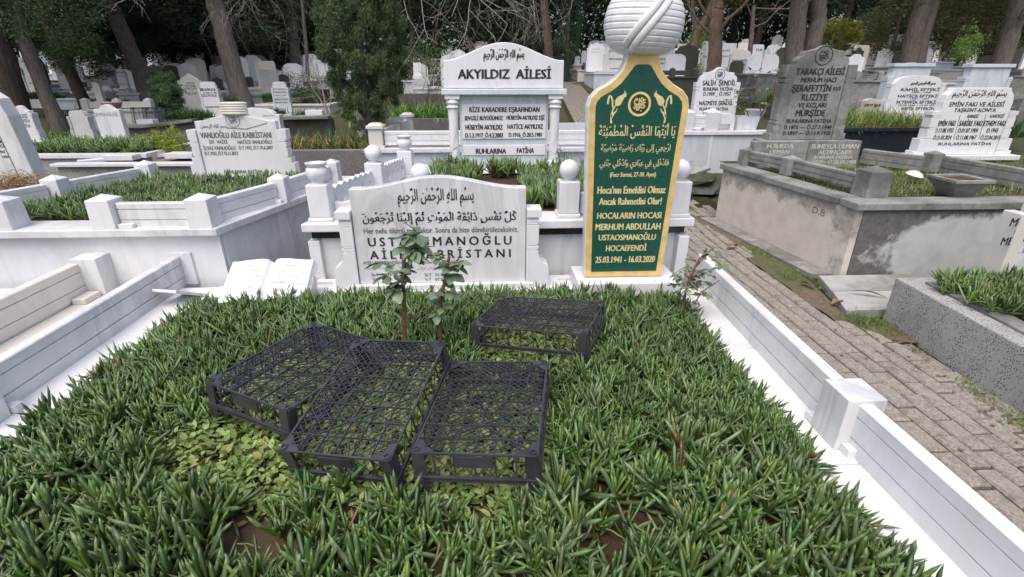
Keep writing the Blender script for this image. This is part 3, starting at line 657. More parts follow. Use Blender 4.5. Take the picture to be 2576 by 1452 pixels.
for s_,b in (('RİZE KARADERE EŞRAFINDAN',(1181,270,1357,282)),('SEVGİLİ BÜYÜĞÜMÜZ',(1169,292.5,1265,302.5)),('HÜSEYİN AKYILDIZ EŞİ',(1274.5,291,1369.5,301)),('HÜSEYİN AKYILDIZ',(1171,314.5,1264.4,326)),('HATİCE AKYILDIZ',(1276.8,313,1366,324)),('D.1.3.1917_Ö.4.2.2003',(1171,335,1265,346)),('D.1916_Ö.20.5.1981',(1280,334,1363,344)),('RUHLARINA',(1197.6,374,1272.8,386.5)),('FATİHA',(1300.4,373,1343,385))):
    put_px(g,s_,*b,Y3+.018,yo=Y3+.016,bold=.06)
obj('inscription',g,M['ink'],T3)
# ---------------------------------------------------------------- headstone 4: the stone with small turban on the raised left grave
Y4=5.28
T4=thing('headstone','greyish white headstone topped by a small folded turban, on the left raised grave','headstone',(-2.4,5.3,.66))
pp=px_prof([(500,440),(716,440),(712,305),(690,299),(650,291),(620,288),(585,286),(560,289),(525,297),(492,303)],Y4); 
zb=.66; xa,xb=PY(507,385,Y4)[0],PY(706,385,Y4)[0]; z4a,z4b=PY(600,305,Y4)[2],PY(600,287,Y4)[2]
n=24; zt4=lambda t:z4a+(z4b-z4a)*(.5-.5*math.cos(2*math.pi*t))
g=MB(); g.prism([(xa,zb),(xb,zb)]+[(xb-(xb-xa)*t,zt4(t)) for t in np.linspace(0,1,n)],Y4,Y4+.08); obj('slab',g,M['marble'],T4,bev=.004)
for s,xe in ((-1,xa),(1,xb)):
    g=MB()
    for a,z0,z1 in ((.09,.96,1.03),(.075,.945,.96),(.08,.91,.943),(.07,.90,.91),(.078,.84,.90),(.07,.83,.84),(.13,.66,.79),(.10,.79,.83)): g.box(min(xe+s*.003,xe+s*a),max(xe+s*.003,xe+s*a),Y4-.02,Y4+.1,.66+(z0-.66)*(z4a-.74)/.37,.66+(z1-.66)*(z4a-.74)/.37)
    obj('side_pillar',g,M['marble'],T4,bev=.002)
pr=[(.09,0)]+[(.105+.010*abs(math.sin(math.pi*5*t)) if t<.98 else .07,.115*t+.01) for t in np.linspace(0,1,41)]
g=MB(); g.lathe(pr,n=28); c4=PY(586,280,Y4); obj('turban',g,M['marble_cream'],T4,loc=(c4[0],Y4+.03,zt4(.5)-.015),smooth=50).scale=(1.15,.6,1)
g=MB()
for s_,b in (('VANLIOĞLU AİLE KABRİSTANI',(504.5,333,682.4,347)),('İST  VAİZİ',(526,353,572,361)),('HATİCE VANLIOĞLU',(598,353,684,361.5)),('İLYAS VANLIOĞLU',(512,368,592,377)),('D.T.1932_Ö.T.10.6.2007',(601.5,367.5,686.5,375.5)),('D.T.1933_Ö.T.15.11.2013',(515.6,381.5,598,390)),('RUHLARINA FATİHA',(564.5,428,660.5,436))): put_px(g,s_,*b,Y4,bold=.05)
cc=PY(585.7,302.6,Y4); ring(g,cc[0],cc[2],.062,.067,Y4-.002); squiggle(g,cc[0],cc[2],.056,Y4-.002,w=.05)
put_px(g,'بسم الله الرحمن',504,312,572,326,Y4,bold=.01)
a=PY(572,323,Y4);b_=PY(672,311,Y4); m_=PY(620,326,Y4); 
for p,q in ((a,m_),(m_,b_)): g.add([(p[0],Y4-.002,p[2]),(q[0],Y4-.002,q[2]),(q[0],Y4-.002,q[2]+.008),(p[0],Y4-.002,p[2]+.008)],[(0,1,2,3)])
obj('inscription',g,M['inkgrey'],T4)
# ---------------------------------------------------------------- open marble book
T5=thing('marble_book','bright white open marble book with faint writing, tilted beside the planted bed','book',(-1.50,3.22,.20),rotz=R(2))
def book_page(s):
    n_=10; V=[];W_,L_=.27,.36
    for i in range(n_+1):
        t=i/n_; x=s*W_*t; z=.022*math.sin(math.pi*min(1,t*1.15)**.55)-.02*(1-min(1,t*8)); V.append((x,z))
    return V,L_
for s in (-1,1):
    V,L_=book_page(s); g=MB(); pts=V; m_=len(pts)
    vs=[(x,0,z+.05) for x,z in pts]+[(x,L_,z+.05) for x,z in pts]+[(x*1.06,-.0,0) for x,z in pts]+[(x*1.06,L_,0) for x,z in pts]
    fs=[]
    for i in range(m_-1): fs+=[(i,i+1,m_+i+1,m_+i),(2*m_+i,2*m_+i+1,i+1,i),(3*m_+i+1,3*m_+i,m_+i,m_+i+1),(2*m_+i+1,2*m_+i,3*m_+i,3*m_+i+1)]
    fs+=[(m_-1,2*m_-1+0,4*m_-1,3*m_-1)]
    g.add(vs,fs); pg=obj('page_block',g,mp,T5,loc=(0,0,0),local=True,smooth=30); pg.location=(0,-.20,.07); pg.rotation_euler=(R(27),0,0)
    if s>0:
        for k in range(6):
            g=MB(); g.section([(0,0),(.003,0),(.003,.003),(0,.003)],(.282-.003*k,0,.006+.0075*k),(.282-.003*k,.36,.006+.0075*k)); e=obj('page_edge',g,mp,pg,local=True); e.location=(0,0,0)
g=MB(); rk=random.Random(5)
for s,lines in ((-1,((.30,.12,0),(.245,.18,1),(.19,.29,1),(.14,.04,1),(.09,.26,1),(.045,.18,1))),(1,((.295,.2,0),(.235,.24,1),(.185,.18,1),(.12,.29,2),(.05,.22,2)))):
    for yy,w,kind in lines:
        yy=yy*.92+.02
        w*=.76; x=s*.14-w/2; hh=.018 if kind<2 else .03
        while x<s*.14+w/2:
            if rk.random()<.86:
                a=x+rk.uniform(0,.003); ww=rk.uniform(.003,.005); h0=hh*rk.uniform(.55,1)
                g.add([(a,yy,.0745),(a+ww,yy,.0745),(a+ww+.002,yy+h0,.0745),(a+.002,yy+h0,.0745)],[(0,1,2,3)])
                if rk.random()<.5: g.add([(a,yy,.0747),(a+.010,yy,.0747),(a+.010,yy+.003,.0747),(a,yy+.003,.0747)],[(0,1,2,3)])
            x+=.0105
o=obj('inscription',g,M['goldfaint'],T5,local=True); o.location=(0,-.20,.07); o.rotation_euler=(R(27),0,0)
g=MB(); g.box(-.25,.25,-.1,.15,0,.14); st_=obj('stand',g,mp,T5,local=True,bev=.005); st_.location=(0,.0,0)
# ================================================================ right side of the path
cc=M['concrete']
G5=thing('raised_grave','raised weathered concrete grave with stained walls and the letters D.B on its side','grave',(4.2,5,0))
# walls, slightly battered plan taken from the corner points
def wall4(parent,name,pts,z0,z1,mat,bev=.004): return poly(parent,name,pts,z0,z1,mat,bev)
CX0,CY0,CX1,CY1=3.02,3.88,4.75,6.9
sx=lambda y:CX0-.13*(y-3.9)
wall4(G5,'side_wall',[(CX0,CY0),(CX0+.06,CY0+.002),(sx(5.85)+.06,5.85),(sx(5.85),5.85)],-.05,.64,M['side_plaster'])
wall4(G5,'rear_wall',[(sx(5.85)+.064,5.79),(5.2,5.79),(5.2,5.85),(sx(5.85)+.064,5.85)],-.05,.64,M['concrete'])
wall4(G5,'front_wall',[(CX0+.064,CY0),(5.2,CY0-.02),(5.2,CY0+.06),(CX0+.064,CY0+.06)],-.05,.64,M['front_stained'])
wall4(G5,'cap_slab',[(CX0-.03,CY0-.03),(5.25,CY0-.05),(5.25,CY0+.2),(CX0-.03,CY0+.2)],.642,.70,M['concrete'],.006)
for a,b_ in ((4.084,4.95),(4.954,5.88)): wall4(G5,'cap_slab',[(sx(a)-.03,a),(sx(a)+.20,a),(sx(b_)+.20,b_),(sx(b_)-.03,b_)],.642,.70,M['concrete'],.006)
sb=MB(); sb.add([(3.1,4.08,.675),(6.6,3.9,.675),(7.6,6.4,.675),(2.85,6.2,.675)],[(0,1,2,3)]); obj('soil_bed',sb,M['litter'],G5)
post(G5,3.28,4.14,.70,.20,.215,cc,tip=.045,taper=.08); post(G5,3.14,5.14,.70,.14,.17,cc,tip=.03,taper=.05); post(G5,2.99,5.78,.70,.14,.17,cc,tip=.03,taper=.05)
rail(G5,(3.26,4.24,.745),(3.16,5.07,.745),.12,cc,.07); rail(G5,(3.13,5.21,.745),(3.01,5.71,.745),.12,cc,.07)
pA=PZ(2166,409,.70); pB=PZ(2337,431,.70); pC=PZ(2600,479,.70)
post(G5,pB[0],pB[1],.70,.14,.19,cc,tip=.03,taper=.05)
rail(G5,(pA[0],pA[1],.70),(pB[0]-.08,pB[1]+.01,.70),.16,cc,.07); rail(G5,(pB[0]+.08,pB[1]-.03,.70),(pC[0],pC[1],.70),.17,cc,.07)
g=MB(); 
# D.B mark on the side wall (plane turned to the path)
v,f,_a=text_geo('D.B'); yy0,yy1=4.35,4.18
g.add([(sx(4.36-.20*(p[0]/1.9))-.004,4.36-.20*(p[0]/1.9),.50+.085*p[1]) for p in v],f)
obj('inscription',g,M['blanket'],G5)
# the grey headstone
Y6=5.95
T6=thing('headstone','tall weathered grey stone headstone with ogee top and round seal, right of the brick path','headstone',(4.45,6.7,.66))
P6=lambda u,v:(PY(u,v,Y6)[0],PY(u,v,Y6)[2])
xl6,xr6=P6(1985,330)[0]-.02,P6(2115,300)[0]; zt6=P6(2060,140)[1]; 
xc=(P6(1995,240)[0]+P6(2110,240)[0])/2; hw=.30; zb6=PY(2000,352,Y6)[2]; ztop=P6(2068,113)[1]
def ogee(xc,hw,z0,zs,zt):
    R_=[(xc+hw,z0),(xc+hw,zs),(xc+hw*.92,zs+.25*(zt-zs)),(xc+hw*.80,zs+.30*(zt-zs)),(xc+hw*.74,zs+.62*(zt-zs)),(xc+hw*.5,zs+.66*(zt-zs)),(xc+hw*.25,zs+.78*(zt-zs)),(xc+hw*.1,zs+.94*(zt-zs))]
    return R_+[(xc,zt)]+[(2*xc-x,z) for x,z in reversed(R_)]
g=MB(); g.prism(ogee(xc,hw,zb6,ztop-.16,ztop),Y6,Y6+.12); obj('slab',g,cc,T6,bev=.006)
for s in (-1,1):
    g=MB()
    for a_,z0,z1 in ((.11,1.62,1.80),(.10,1.60,1.62),(.11,1.55,1.60),(.10,1.535,1.55),(.115,1.0,1.535),(.105,.985,1.0),(.12,.94,.985),(.11,.925,.94),(.13,.80,.925),(.16,.70,.80)):
        zz=lambda z:zb6+(z-.70)*(ztop-.20-zb6)/1.10
        g.box(min(xc+s*(hw+.003),xc+s*(hw+a_)),max(xc+s*(hw+.003),xc+s*(hw+a_)),Y6-.01,Y6+.14,zz(z0),zz(z1))
    obj('side_pillar',g,cc,T6,bev=.003)
g=MB(); g.box(xc-hw-.24,xc+hw+.24,Y6-.05,Y6+.2,.62,zb6-.002); obj('plinth',g,cc,T6,bev=.004)
g=MB()
for s_,b in (('TARAKÇI AİLESİ',(2004,172,2124.5,188)),('MERHUM HACI',(2015,195,2103,207)),('ŞERAFETTİN',(1993,214,2090,230)),('EŞİ',(2096,219,2114.5,227)),('RUZİYE',(2017,237,2080.6,252.5)),('VE KIZLARI',(2008,259,2078,270)),('MÜRŞİDE',(2002,277,2075,292)),('RUHLARINA FATİHA',(1979,299.5,2091,309)),('D.1876 — Ö.27.7.1940',(1972,315.5,2091.6,324.5)),('D.1897 — Ö.13.9.1925',(1968.6,330.5,2088.8,339))):
    put_px(g,s_,*b,Y6,yo=Y6-.002,bold=.06)
sc_=P6(2072.7,140); ring(g,sc_[0],sc_[1],.092,.102,Y6-.002); squiggle(g,sc_[0],sc_[1],.085,Y6-.002,w=.05)
obj('inscription',g,M['ink'],T6)
T7=thing('name_plaque','low pale double plaque with raised names at the foot of the tall grey headstone','plaque',(4.3,6.2,.66))
Y7=5.70; a=PY(1895,380,Y7); b_=PY(2163,380,Y7); tp=PY(2030,356,Y7)[2]
g=MB(); m_=PY(2032,380,Y7)[0]; g.box(a[0],m_-.004,Y7,Y7+.1,.66,tp); obj('panel',g,M['block'],T7,bev=.004); g=MB(); g.box(m_+.004,b_[0],Y7,Y7+.1,.66,tp+.002); obj('panel',g,M['block'],T7,bev=.004)
g=MB()
for s_,b in (('H.SUEDA',(1930,363,1996,373)),('ULMAN',(1937,377.5,1984.7,387)),('SÜHEYLA ULMAN',(2041.7,362.5,2160,374)),('ALTINÇARK',(2058.5,378.5,2144,388)),('RUHUNA FATİHA',(2047.8,392,2145,400)),('1919—Ö.25.10.1988',(2046,403.5,2153,412))): put_px(g,s_,*b,Y7,bold=.06)
obj('inscription',g,M['inkpale'],T7)
# planter
c_=PZ(2425,497,.70); g=MB()
for (w,d,z) in ((.135,.10,0),): pass
def frus(g,w0,d0,z0,w1,d1,z1,cx=0,cy=0): g.add([(cx-w0,cy-d0,z0),(cx+w0,cy-d0,z0),(cx+w0,cy+d0,z0),(cx-w0,cy+d0,z0),(cx-w1,cy-d1,z1),(cx+w1,cy-d1,z1),(cx+w1,cy+d1,z1),(cx-w1,cy+d1,z1)],[(3,2,1,0),(0,1,5,4),(1,2,6,5),(2,3,7,6),(3,0,4,7)])
T8=thing('planter','square grey concrete planter on the corner of the raised concrete grave','planter',(c_[0],c_[1]+.10,.70))
g=MB(); frus(g,.085,.08,0,.155,.15,.125); o_=obj('tub',g,M['concrete'],T8,local=True,bev=.004)
g=MB(); 
for x0,x1,y0,y1 in ((-.17,.17,-.165,-.13),(-.17,.17,.13,.165),(-.17,-.13,-.13,.13),(.13,.17,-.13,.13)): g.box(x0,x1,y0,y1,.125,.155)
obj('rim',g,M['concrete'],T8,local=True,bev=.006); g=MB(); g.box(-.13,.13,-.13,.13,.09,.135); obj('soil',g,M['soil'],T8,local=True)
c_=PZ(2295,450,.72); g=MB(); g.lathe([(.02,0),(.06,.01),(.085,.035),(.06,.065),(.02,.08)],n=7); tag(obj('stone',g,M['marble_cream'],loc=c_,smooth=60),'pale rounded stone lying in the grass behind the corner post','stone').rotation_euler=(.2,.1,.5)
M['slabgrey']=stone('grey_paving_stone',(.40,.395,.38),(.30,.295,.28),(.19,.185,.17),9,.4)
# pavement slabs at the foot of the concrete grave
pv=thing('paving_kerb','row of stained pale concrete slabs along the foot of the raised concrete grave','kerb',(2.85,4.5,0))
for k in range(2):
    a,b_=3.95+k*.95,3.95+(k+1)*.95-.012; wall4(pv,'slab',[(sx(a)-.20,a),(sx(a)-.005,a),(sx(b_)-.005,b_),(sx(b_)-.20,b_)],.0,.055+.004*(k%2),M['block'],.004)
for k,(a,b_) in enumerate(((3.18,3.52),(3.53,3.86))): wall4(pv,'slab',[(2.60+.12*k,a),(3.6,a),(3.6,b_),(2.72+.10*k,b_)],.0,.075,M['slabgrey'],.004)
# long flat slabs beyond
# speckled kerb in the right foreground
G6=thing('raised_grave','speckled terrazzo grave kerb in the right foreground, overgrown with green succulents','grave',(3.2,2.5,0))
wall4(G6,'terrazzo_wall',[(2.62,-.2),(2.86,-.2),(3.06,3.12),(2.84,3.12)],-.05,.355,M['terrazzo'],.01)
wall4(G6,'terrazzo_wall',[(3.064,2.9),(6.0,2.9),(6.0,3.12),(3.064,3.12)],-.05,.352,M['terrazzo'],.01)
wall4(G6,'cap_strip',[(2.74,-.2),(2.90,-.2),(3.06,3.0),(2.95,3.0)],.3555,.372,M['block'],.003)
sb=MB(); sb.add([(2.86,-.2,.34),(6,-.2,.34),(6,2.9,.34),(3.04,2.9,.34)],[(0,1,2,3)]); obj('soil_bed',sb,M['soil'],G6)
T9=thing('headstone','off white headstone cut by the right edge, rising from the right succulents','headstone',(3.75,2.98,.35))
Y9=2.92; P9=lambda u,v:(PY(u,v,Y9)[0],PY(u,v,Y9)[2])
xl=P9(2522,598)[0]+.115; zt9=P9(2560,500)[1]
g=MB(); g.prism([(xl+.03,.35),(xl+.86,.35),(xl+.86,zt9-.05),(xl+.80,zt9+.02),(xl+.44,zt9+.05),(xl+.10,zt9+.02),(xl+.04,zt9-.04)],Y9,Y9+.1); obj('slab',g,M['marble_grey' if 0 else 'marble_old'],T9,bev=.006)
for q_ in (xl-.05,xl+.863): g=MB(); g.box(q_,q_+.075,Y9-.01,Y9+.12,.35,zt9-.1); obj('side_pillar',g,M['marble_cream'],T9,bev=.005)
g=MB(); put_px(g,'MUS',2542,549,2592,569,Y9,bold=.05); put_px(g,'MEHM',2519,597,2582,616,Y9,bold=.05); obj('inscription',g,M['ink'],T9)
g=MB(); put_px(g,'D.1',2551,578,2578,590,Y9); put_px(g,'D.1',2546,623,2576,637,Y9); obj('inscription',g,M['inkgrey'],T9)
# mossy broken block beside the path
c1_=PZ(1770,490,0)
def rock(name,loc,sx,sy,sz,mat,label,seed,cat='rock'):
    rd=random.Random(seed); bm=MB(); n=10;pr=[]
    V=[];m_=8
    for j in range(m_+1):
        a=-math.pi/2+math.pi*j/m_
        for k in range(n):
            t=2*math.pi*k/n; cr=max(.02,math.cos(a))**.5; sr=math.copysign(abs(math.sin(a))**.6,math.sin(a)); q=1+.16*rd.uniform(-1,1)
            V.append((sx*cr*math.copysign(abs(math.cos(t))**.7,math.cos(t))*q,sy*cr*math.copysign(abs(math.sin(t))**.7,math.sin(t))*q,sz*(sr*q*.9+.9)))
    F=[(j*n+k,j*n+(k+1)%n,(j+1)*n+(k+1)%n,(j+1)*n+k) for j in range(m_) for k in range(n)]; bm.add(V,F)
    return tag(obj(name,bm,mat,loc=loc),label,cat)
rock('rock',(3.05,7.6,0),.42,.5,.17,M['concrete_dark'],'large dark mossy broken block beside the path, left of the grey concrete grave',4)
rock('rock',(2.75,7.1,.0),.2,.3,.08,M['concrete_dark'],'low mossy stone in front of the broken block by the path',9)
g=MB(); g.box(-.3,.3,-.2,.2,0,.05); o_=tag(obj('slab',g,M['block'],loc=(3.0,7.55,.30),rot=(.12,-.2,.4),bev=.01),'tilted pale slab lying on top of the dark broken block','slab')
# ---------------------------------------------------------------- marble graves further right
def far_stone(u0,v0,u1,v1,kind,mat,label,off=.45,texts=(),y=None,lean=0,ink='inkgrey',pillars=False,cap=False,name='headstone',thick=.10,seal=None,cat='headstone',bold=.05,group=None):
    um=(u0+u1)/2
    b=PG(um,v1,off) if y is None else PY(um,v1,y)
    Y=b[1]; base=b[2]
    uu=1288+(um-1288)*1.0
    # left/right edges at mid height
    vm=(v0+v1)/2; top=PY(um,v0,Y)[2]; w=(u1-u0)
    # a vertical stone seen off axis leans in the picture: take its true width from the picture width less that lean
    leanpx=abs(um-1288)/3000*(v1-v0)
    w=max(w-leanpx,w*.45); xm=PY(um,vm,Y)[0]; hw=(PY(um+w/2,vm,Y)[0]-PY(um-w/2,vm,Y)[0])/2; h=top-base
    r=thing(name,label,cat,(xm,Y,base),group=group)
    def half(kind):
        if kind=='arch': return [(1,.80),(.97,.86),(.85,.93),(.6,.975),(.3,.995)],1
        if kind=='round': return [(1,.70),(.97,.78),(.87,.87),(.7,.94),(.4,.985)],1
        if kind=='ogee': return [(1,.84),(.95,.88),(.82,.895),(.78,.93),(.5,.935),(.25,.955),(.1,.99)],1
        if kind=='point': return [(1,.82),(.7,.88),(.4,.92),(.15,.97)],1
        if kind=='clip': return [(1,.88),(.94,.90),(.90,.95),(.80,.97),(.76,1.0),(.3,1.0)],1
        if kind=='wavy': return [(1,.86),(.9,.87),(.7,.84),(.5,.88),(.25,.97)],1
        return [(1,1)],1
    hp,_=half(kind); pr=[(-hw,0),(hw,0)]+[(a*hw,z*h) for a,z in hp]
    if kind!='flat': pr+=[(0,h)]
    pr+=[(-a*hw,z*h) for a,z in reversed(hp)]
    g=MB(); g.prism(pr,0,thick); obj('slab',g,mat,r,local=True,bev=.004)
    if pillars:
        for s in (-1,1):
            g=MB(); a0,a1=hw+.003,hw*1.16+.02
            for z0,z1,d in ((.74,.80,0),(.70,.735,.0),(.36,.70-.005,.008),(.31,.355,.0),(0,.305,-.01)): g.box(min(s*a0,s*(a1-d)),max(s*a0,s*(a1-d)),-.012,thick+.012,z0*h,z1*h)
            obj('side_pillar',g,mat,r,local=True,bev=.003)
    if cap:
        g=MB(); g.box(-hw*1.1,hw*1.1,-.03,thick+.03,h+.001,h+.05*h+.02); obj('cap',g,mat,r,local=True,bev=.003)
    if kind!='none':
        g=MB(); g.box(-hw*1.15-.02,hw*1.15+.02,-.05,thick+.06,-.10,-.001); obj('plinth',g,mat,r,local=True)
    if texts or seal:
        g=MB()
        for s_,a,c,d,e in texts: put_px(g,s_,a,c,d,e,Y,yo=Y-.002-.0,bold=bold)
        if seal:
            q=PY(seal[0],seal[1],Y); rr=seal[2]*Y/1300.; ring(g,q[0],q[2],rr*.9,rr,Y-.002); squiggle(g,q[0],q[2],rr*.85,Y-.002,w=.06)
        obj('inscription',g,M[ink],r)
    return r
far_stone(1739,169,1860,352,'ogee',mp,'white headstone with round seal, between the turban stone and the tall grey headstone',y=9.5,pillars=True,ink='ink',seal=(1811.7,188,12.5),thick=.12,
  texts=[('SALİH  ŞENDİL',1767.8,203,1851,215),('RUHUNA  FATİHA',1769,219.5,1843.5,228.6),('D.1909 _ Ö.1957',1769,232,1838.5,241),('NAZMİYE ŞENDİL',1759,254.5,1843.5,264.6),('RUHUNA  FATİHA',1759.6,270.5,1832,278)])
# its marble box
T10=thing('raised_grave','raised grave clad in blue grey marble with white corner strip, beside the broken block','grave',(3.9,8.4,0))
c0=PZ(1797,332,.62) ; bxr=(PY(1797,332,8.6)[0]); yb=8.6; zc=PY(1797,330,yb)[2]
bxl=PY(1660,330,yb)[0]; 
slab(T10,'cap_slab',bxl-1.6,bxr+.02,yb-.03,yb+.2,zc-.06,zc,mp); slab(T10,'cap_slab',bxr-.2,bxr+.02,yb+.204,yb+2.6,zc-.06,zc,mp); slab(T10,'wall',bxl-1.58,bxr-.06,yb,yb+.05,-.1,zc-.062,M['marble_blue']); slab(T10,'corner_strip',bxr-.058,bxr,yb-.005,yb+.055,-.1,zc-.063,mp); slab(T10,'wall',bxr-.05,bxr-.003,yb+.056,yb+2.5,-.1,zc-.062,M['marble_blue'])
slab(T10,'rear_wall',bxl-1.5,bxr-.06,yb+2.4,yb+2.45,-.1,zc-.062,M['marble_blue'])
for u in (1722,1785,): q=PY(u,325,yb+.1); post(T10,q[0],yb+.1,zc,.20,.30,mp,tip=.06,taper=-.12)
q=PY(1700,325,yb+.1); rail(T10,(q[0]-1.3,yb+.1,zc+.05),(PY(1712,325,yb+.1)[0],yb+.1,zc+.05),.2,mp); rail(T10,(PY(1736,325,yb+.1)[0],yb+.1,zc+.05),(PY(1772,325,yb+.1)[0],yb+.1,zc+.05),.2,mp)
x0,x1=PY(1799,325,yb+.1)[0],PY(1843,325,yb+.1)[0]
g=MB(); L_=x1-x0; g.prism([(x0,zc+.1),(x1-.07,zc+.1),(x1-.07,zc),(x1,zc),(x1,zc+.18),(x1-.03,zc+.25),(x1-.1,zc+.28),(x0,zc+.28)],yb+.06,yb+.14); obj('curved_rail',g,mp,T10,bev=.01)
slab(T10,'cap_slab',bxr+.024,x1+.7,yb-.03,yb+.2,zc-.06,zc,mp); slab(T10,'wall',bxr+.003,x1+.7,yb+.01,yb+.05,-.1,zc-.062,M['marble_blue'])
q=PY(1866,330,yb+.3); g=MB(); frus(g,.17,.15,0,.20,.18,.22,q[0],yb+.3); g2=obj('block',g,M['marble_blue'],T10,loc=(0,0,zc),bev=.01)
q=PY(1890,325,yb+.6); g=MB(); g.lathe([(.05,0),(.09,.05),(.17,.26),(.19,.30),(.15,.31)],n=8); tag(obj('planter',g,mp,loc=(q[0],yb+.6,zc)),'white eight sided marble planter left of the tall grey headstone','planter')
# right: white wide family stone
Y11=6.05
T11=thing('headstone','bright white marble headstone with calligraphy and three columns of names at the right edge','headstone',(5.6,6.1,.72))
P11=lambda u,v:(PY(u,v,Y11)[0],PY(u,v,Y11)[2])
x0,x1=P11(2362,300)[0],P11(2545,300)[0]-.06; zt_=P11(2450,221)[1]; zb_=.76; hw=(x1-x0)/2; xm=(x0+x1)/2
pr=[(x0,zb_),(x1,zb_),(x1,zt_-.16),(x1-.02,zt_-.08),(x1-.06,zt_-.04),(x1-.08,zt_),(x0+.08,zt_),(x0+.06,zt_-.04),(x0+.02,zt_-.08),(x0,zt_-.16)]
g=MB(); g.prism(pr,Y11,Y11+.1); obj('slab',g,M['marble_plain'],T11,bev=.005)
for s in (-1,1):
    g=MB(); 
    for a_,z0,z1 in ((.11,.60,.66),(.09,.57,.597),(.10,.42,.567),(.085,.395,.417),(.10,.25,.392),(.16,.06,.245),(.20,0,.057)):
        zz=lambda z:zb_+(zt_-zb_)*z
        g.box(min(xm+s*(hw+.003),xm+s*(hw+a_)),max(xm+s*(hw+.003),xm+s*(hw+a_)),Y11-.01,Y11+.12,zz(z0),zz(z1))
    obj('side_pillar',g,mp,T11,bev=.003)
g=MB(); g.box(x0-.3,x1+.25,Y11-.1,Y11+.2,.70,.758); obj('plinth',g,mp,T11,bev=.005)
g=MB(); put_px(g,'بِسْمِ اللهِ الرَّحْمٰنِ الرَّحِيمِ',2397,226,2533,249,Y11,bold=.02)
for s_,b in (('EMİN FAKI VE AİLESİ',(2389.4,257,2526.4,268)),('TAŞKENT-KONYA',(2400.8,272.5,2505.3,281.7)),('ANNESİ',(2432,288.5,2461.4,296.7)),('KARDEŞİ',(2490.7,288,2525.6,296)),('EMİN FAKI',(2361,304,2402.6,317)),('SABİRE FAKI',(2413.3,304,2470.4,317)),('ETHEM FAKI',(2475,304,2528.5,317)),('D.17.08.1933',(2352.7,323,2398,333.5)),('D.01.07.1904',(2410.5,323,2459.7,333.5)),('D.1945',(2482.8,323,2510.7,333.5)),('Ö.31.03.2024',(2348,341,2393,351)),('Ö.11.08.1967',(2405,341,2455.4,351)),('Ö.22.04.2015',(2466.8,341,2516,351)),('RUHLARINA FATİHA',(2360.5,358.5,2493.5,365.5))): put_px(g,s_,*b,Y11,bold=.045)
for (a,b_,c,d) in ((2415,289,2398,351),(2480,288,2461,351)):
    p=PY(a,b_,Y11);q=PY(c,d,Y11); g.add([(p[0],Y11-.0015,p[2]),(p[0]+.006,Y11-.0015,p[2]),(q[0]+.006,Y11-.0015,q[2]),(q[0],Y11-.0015,q[2])],[(0,1,2,3)])
obj('inscription',g,M['ink'],T11)
# dark granite box with long grass
T12=thing('raised_grave','low grave box of polished dark granite overflowing with long green grass','grave',(6,7.6,0))
yb2=7.0; a=PY(2108,385,yb2)[0]; b_=PY(2330,385,yb2)[0]; zt2=PY(2200,321,yb2)[2]
slab(T12,'wall',a,b_+.3,yb2,yb2+.06,.0,zt2-.05,M['blackblue']); slab(T12,'cap_slab',a-.05,b_+.3,yb2-.05,yb2+.12,zt2-.048,zt2,M['blackblue']); slab(T12,'wall',a,a+.06,yb2+.064,yb2+1.5,0,zt2-.05,M['blackblue']); slab(T12,'cap_slab',a-.05,a+.12,yb2+.124,yb2+1.5,zt2-.048,zt2,M['blackblue'])
sb=MB(); sb.box(a+.06,b_+.3,yb2+.064,yb2+1.5,0,zt2-.06); obj('soil_bed',sb,M['soil'],T12); GB12=(a+.08,b_+.3,yb2+.13,yb2+1.4,zt2-.05)
far_stone(2231,190,2376,284,'arch',mp,'white headstone in serif letters showing above the long grass',y=8.8,ink='ink',pillars=True,
  texts=[('KAMİL EFTEKİN',2267,222,2373.4,229),('1904 - 1966',2294.5,230.6,2341,234.3),('HATİCE EFTEKİN',2259,238.5,2367,245.3),('1937 - 1991',2290,247,2336.6,250.3),('M.TEVFİK EFTEKİN',2255.7,253.5,2361.6,261),('13.02.1946 - 13.02.1977',2260,263,2356,266.7),('REFİK EFTEKİN',2268,270,2350,277),('بسم الله الرحمن الرحيم',2292,205,2352.7,217)],bold=.07)
far_stone(2161,248,2221,280,'wavy',M['concrete_light'],'small cream headstone just above the long grass, right of the tall grey headstone',y=8.9,ink='ink',texts=[('CEVDET ERKAN',2173.8,262,2217,268.4)],bold=.08)
far_stone(2215,168,2347,285,'flat',M['marble_blue'],'large plain white marble slab with cap, left of two seen from behind',y=10.6,pillars=True,cap=True,thick=.16)
far_stone(2405,170,2548,285,'flat',M['marble_blue'],'large plain white marble slab with cap, behind the headstone with three columns of names',y=9.6,pillars=True,cap=True,thick=.16)
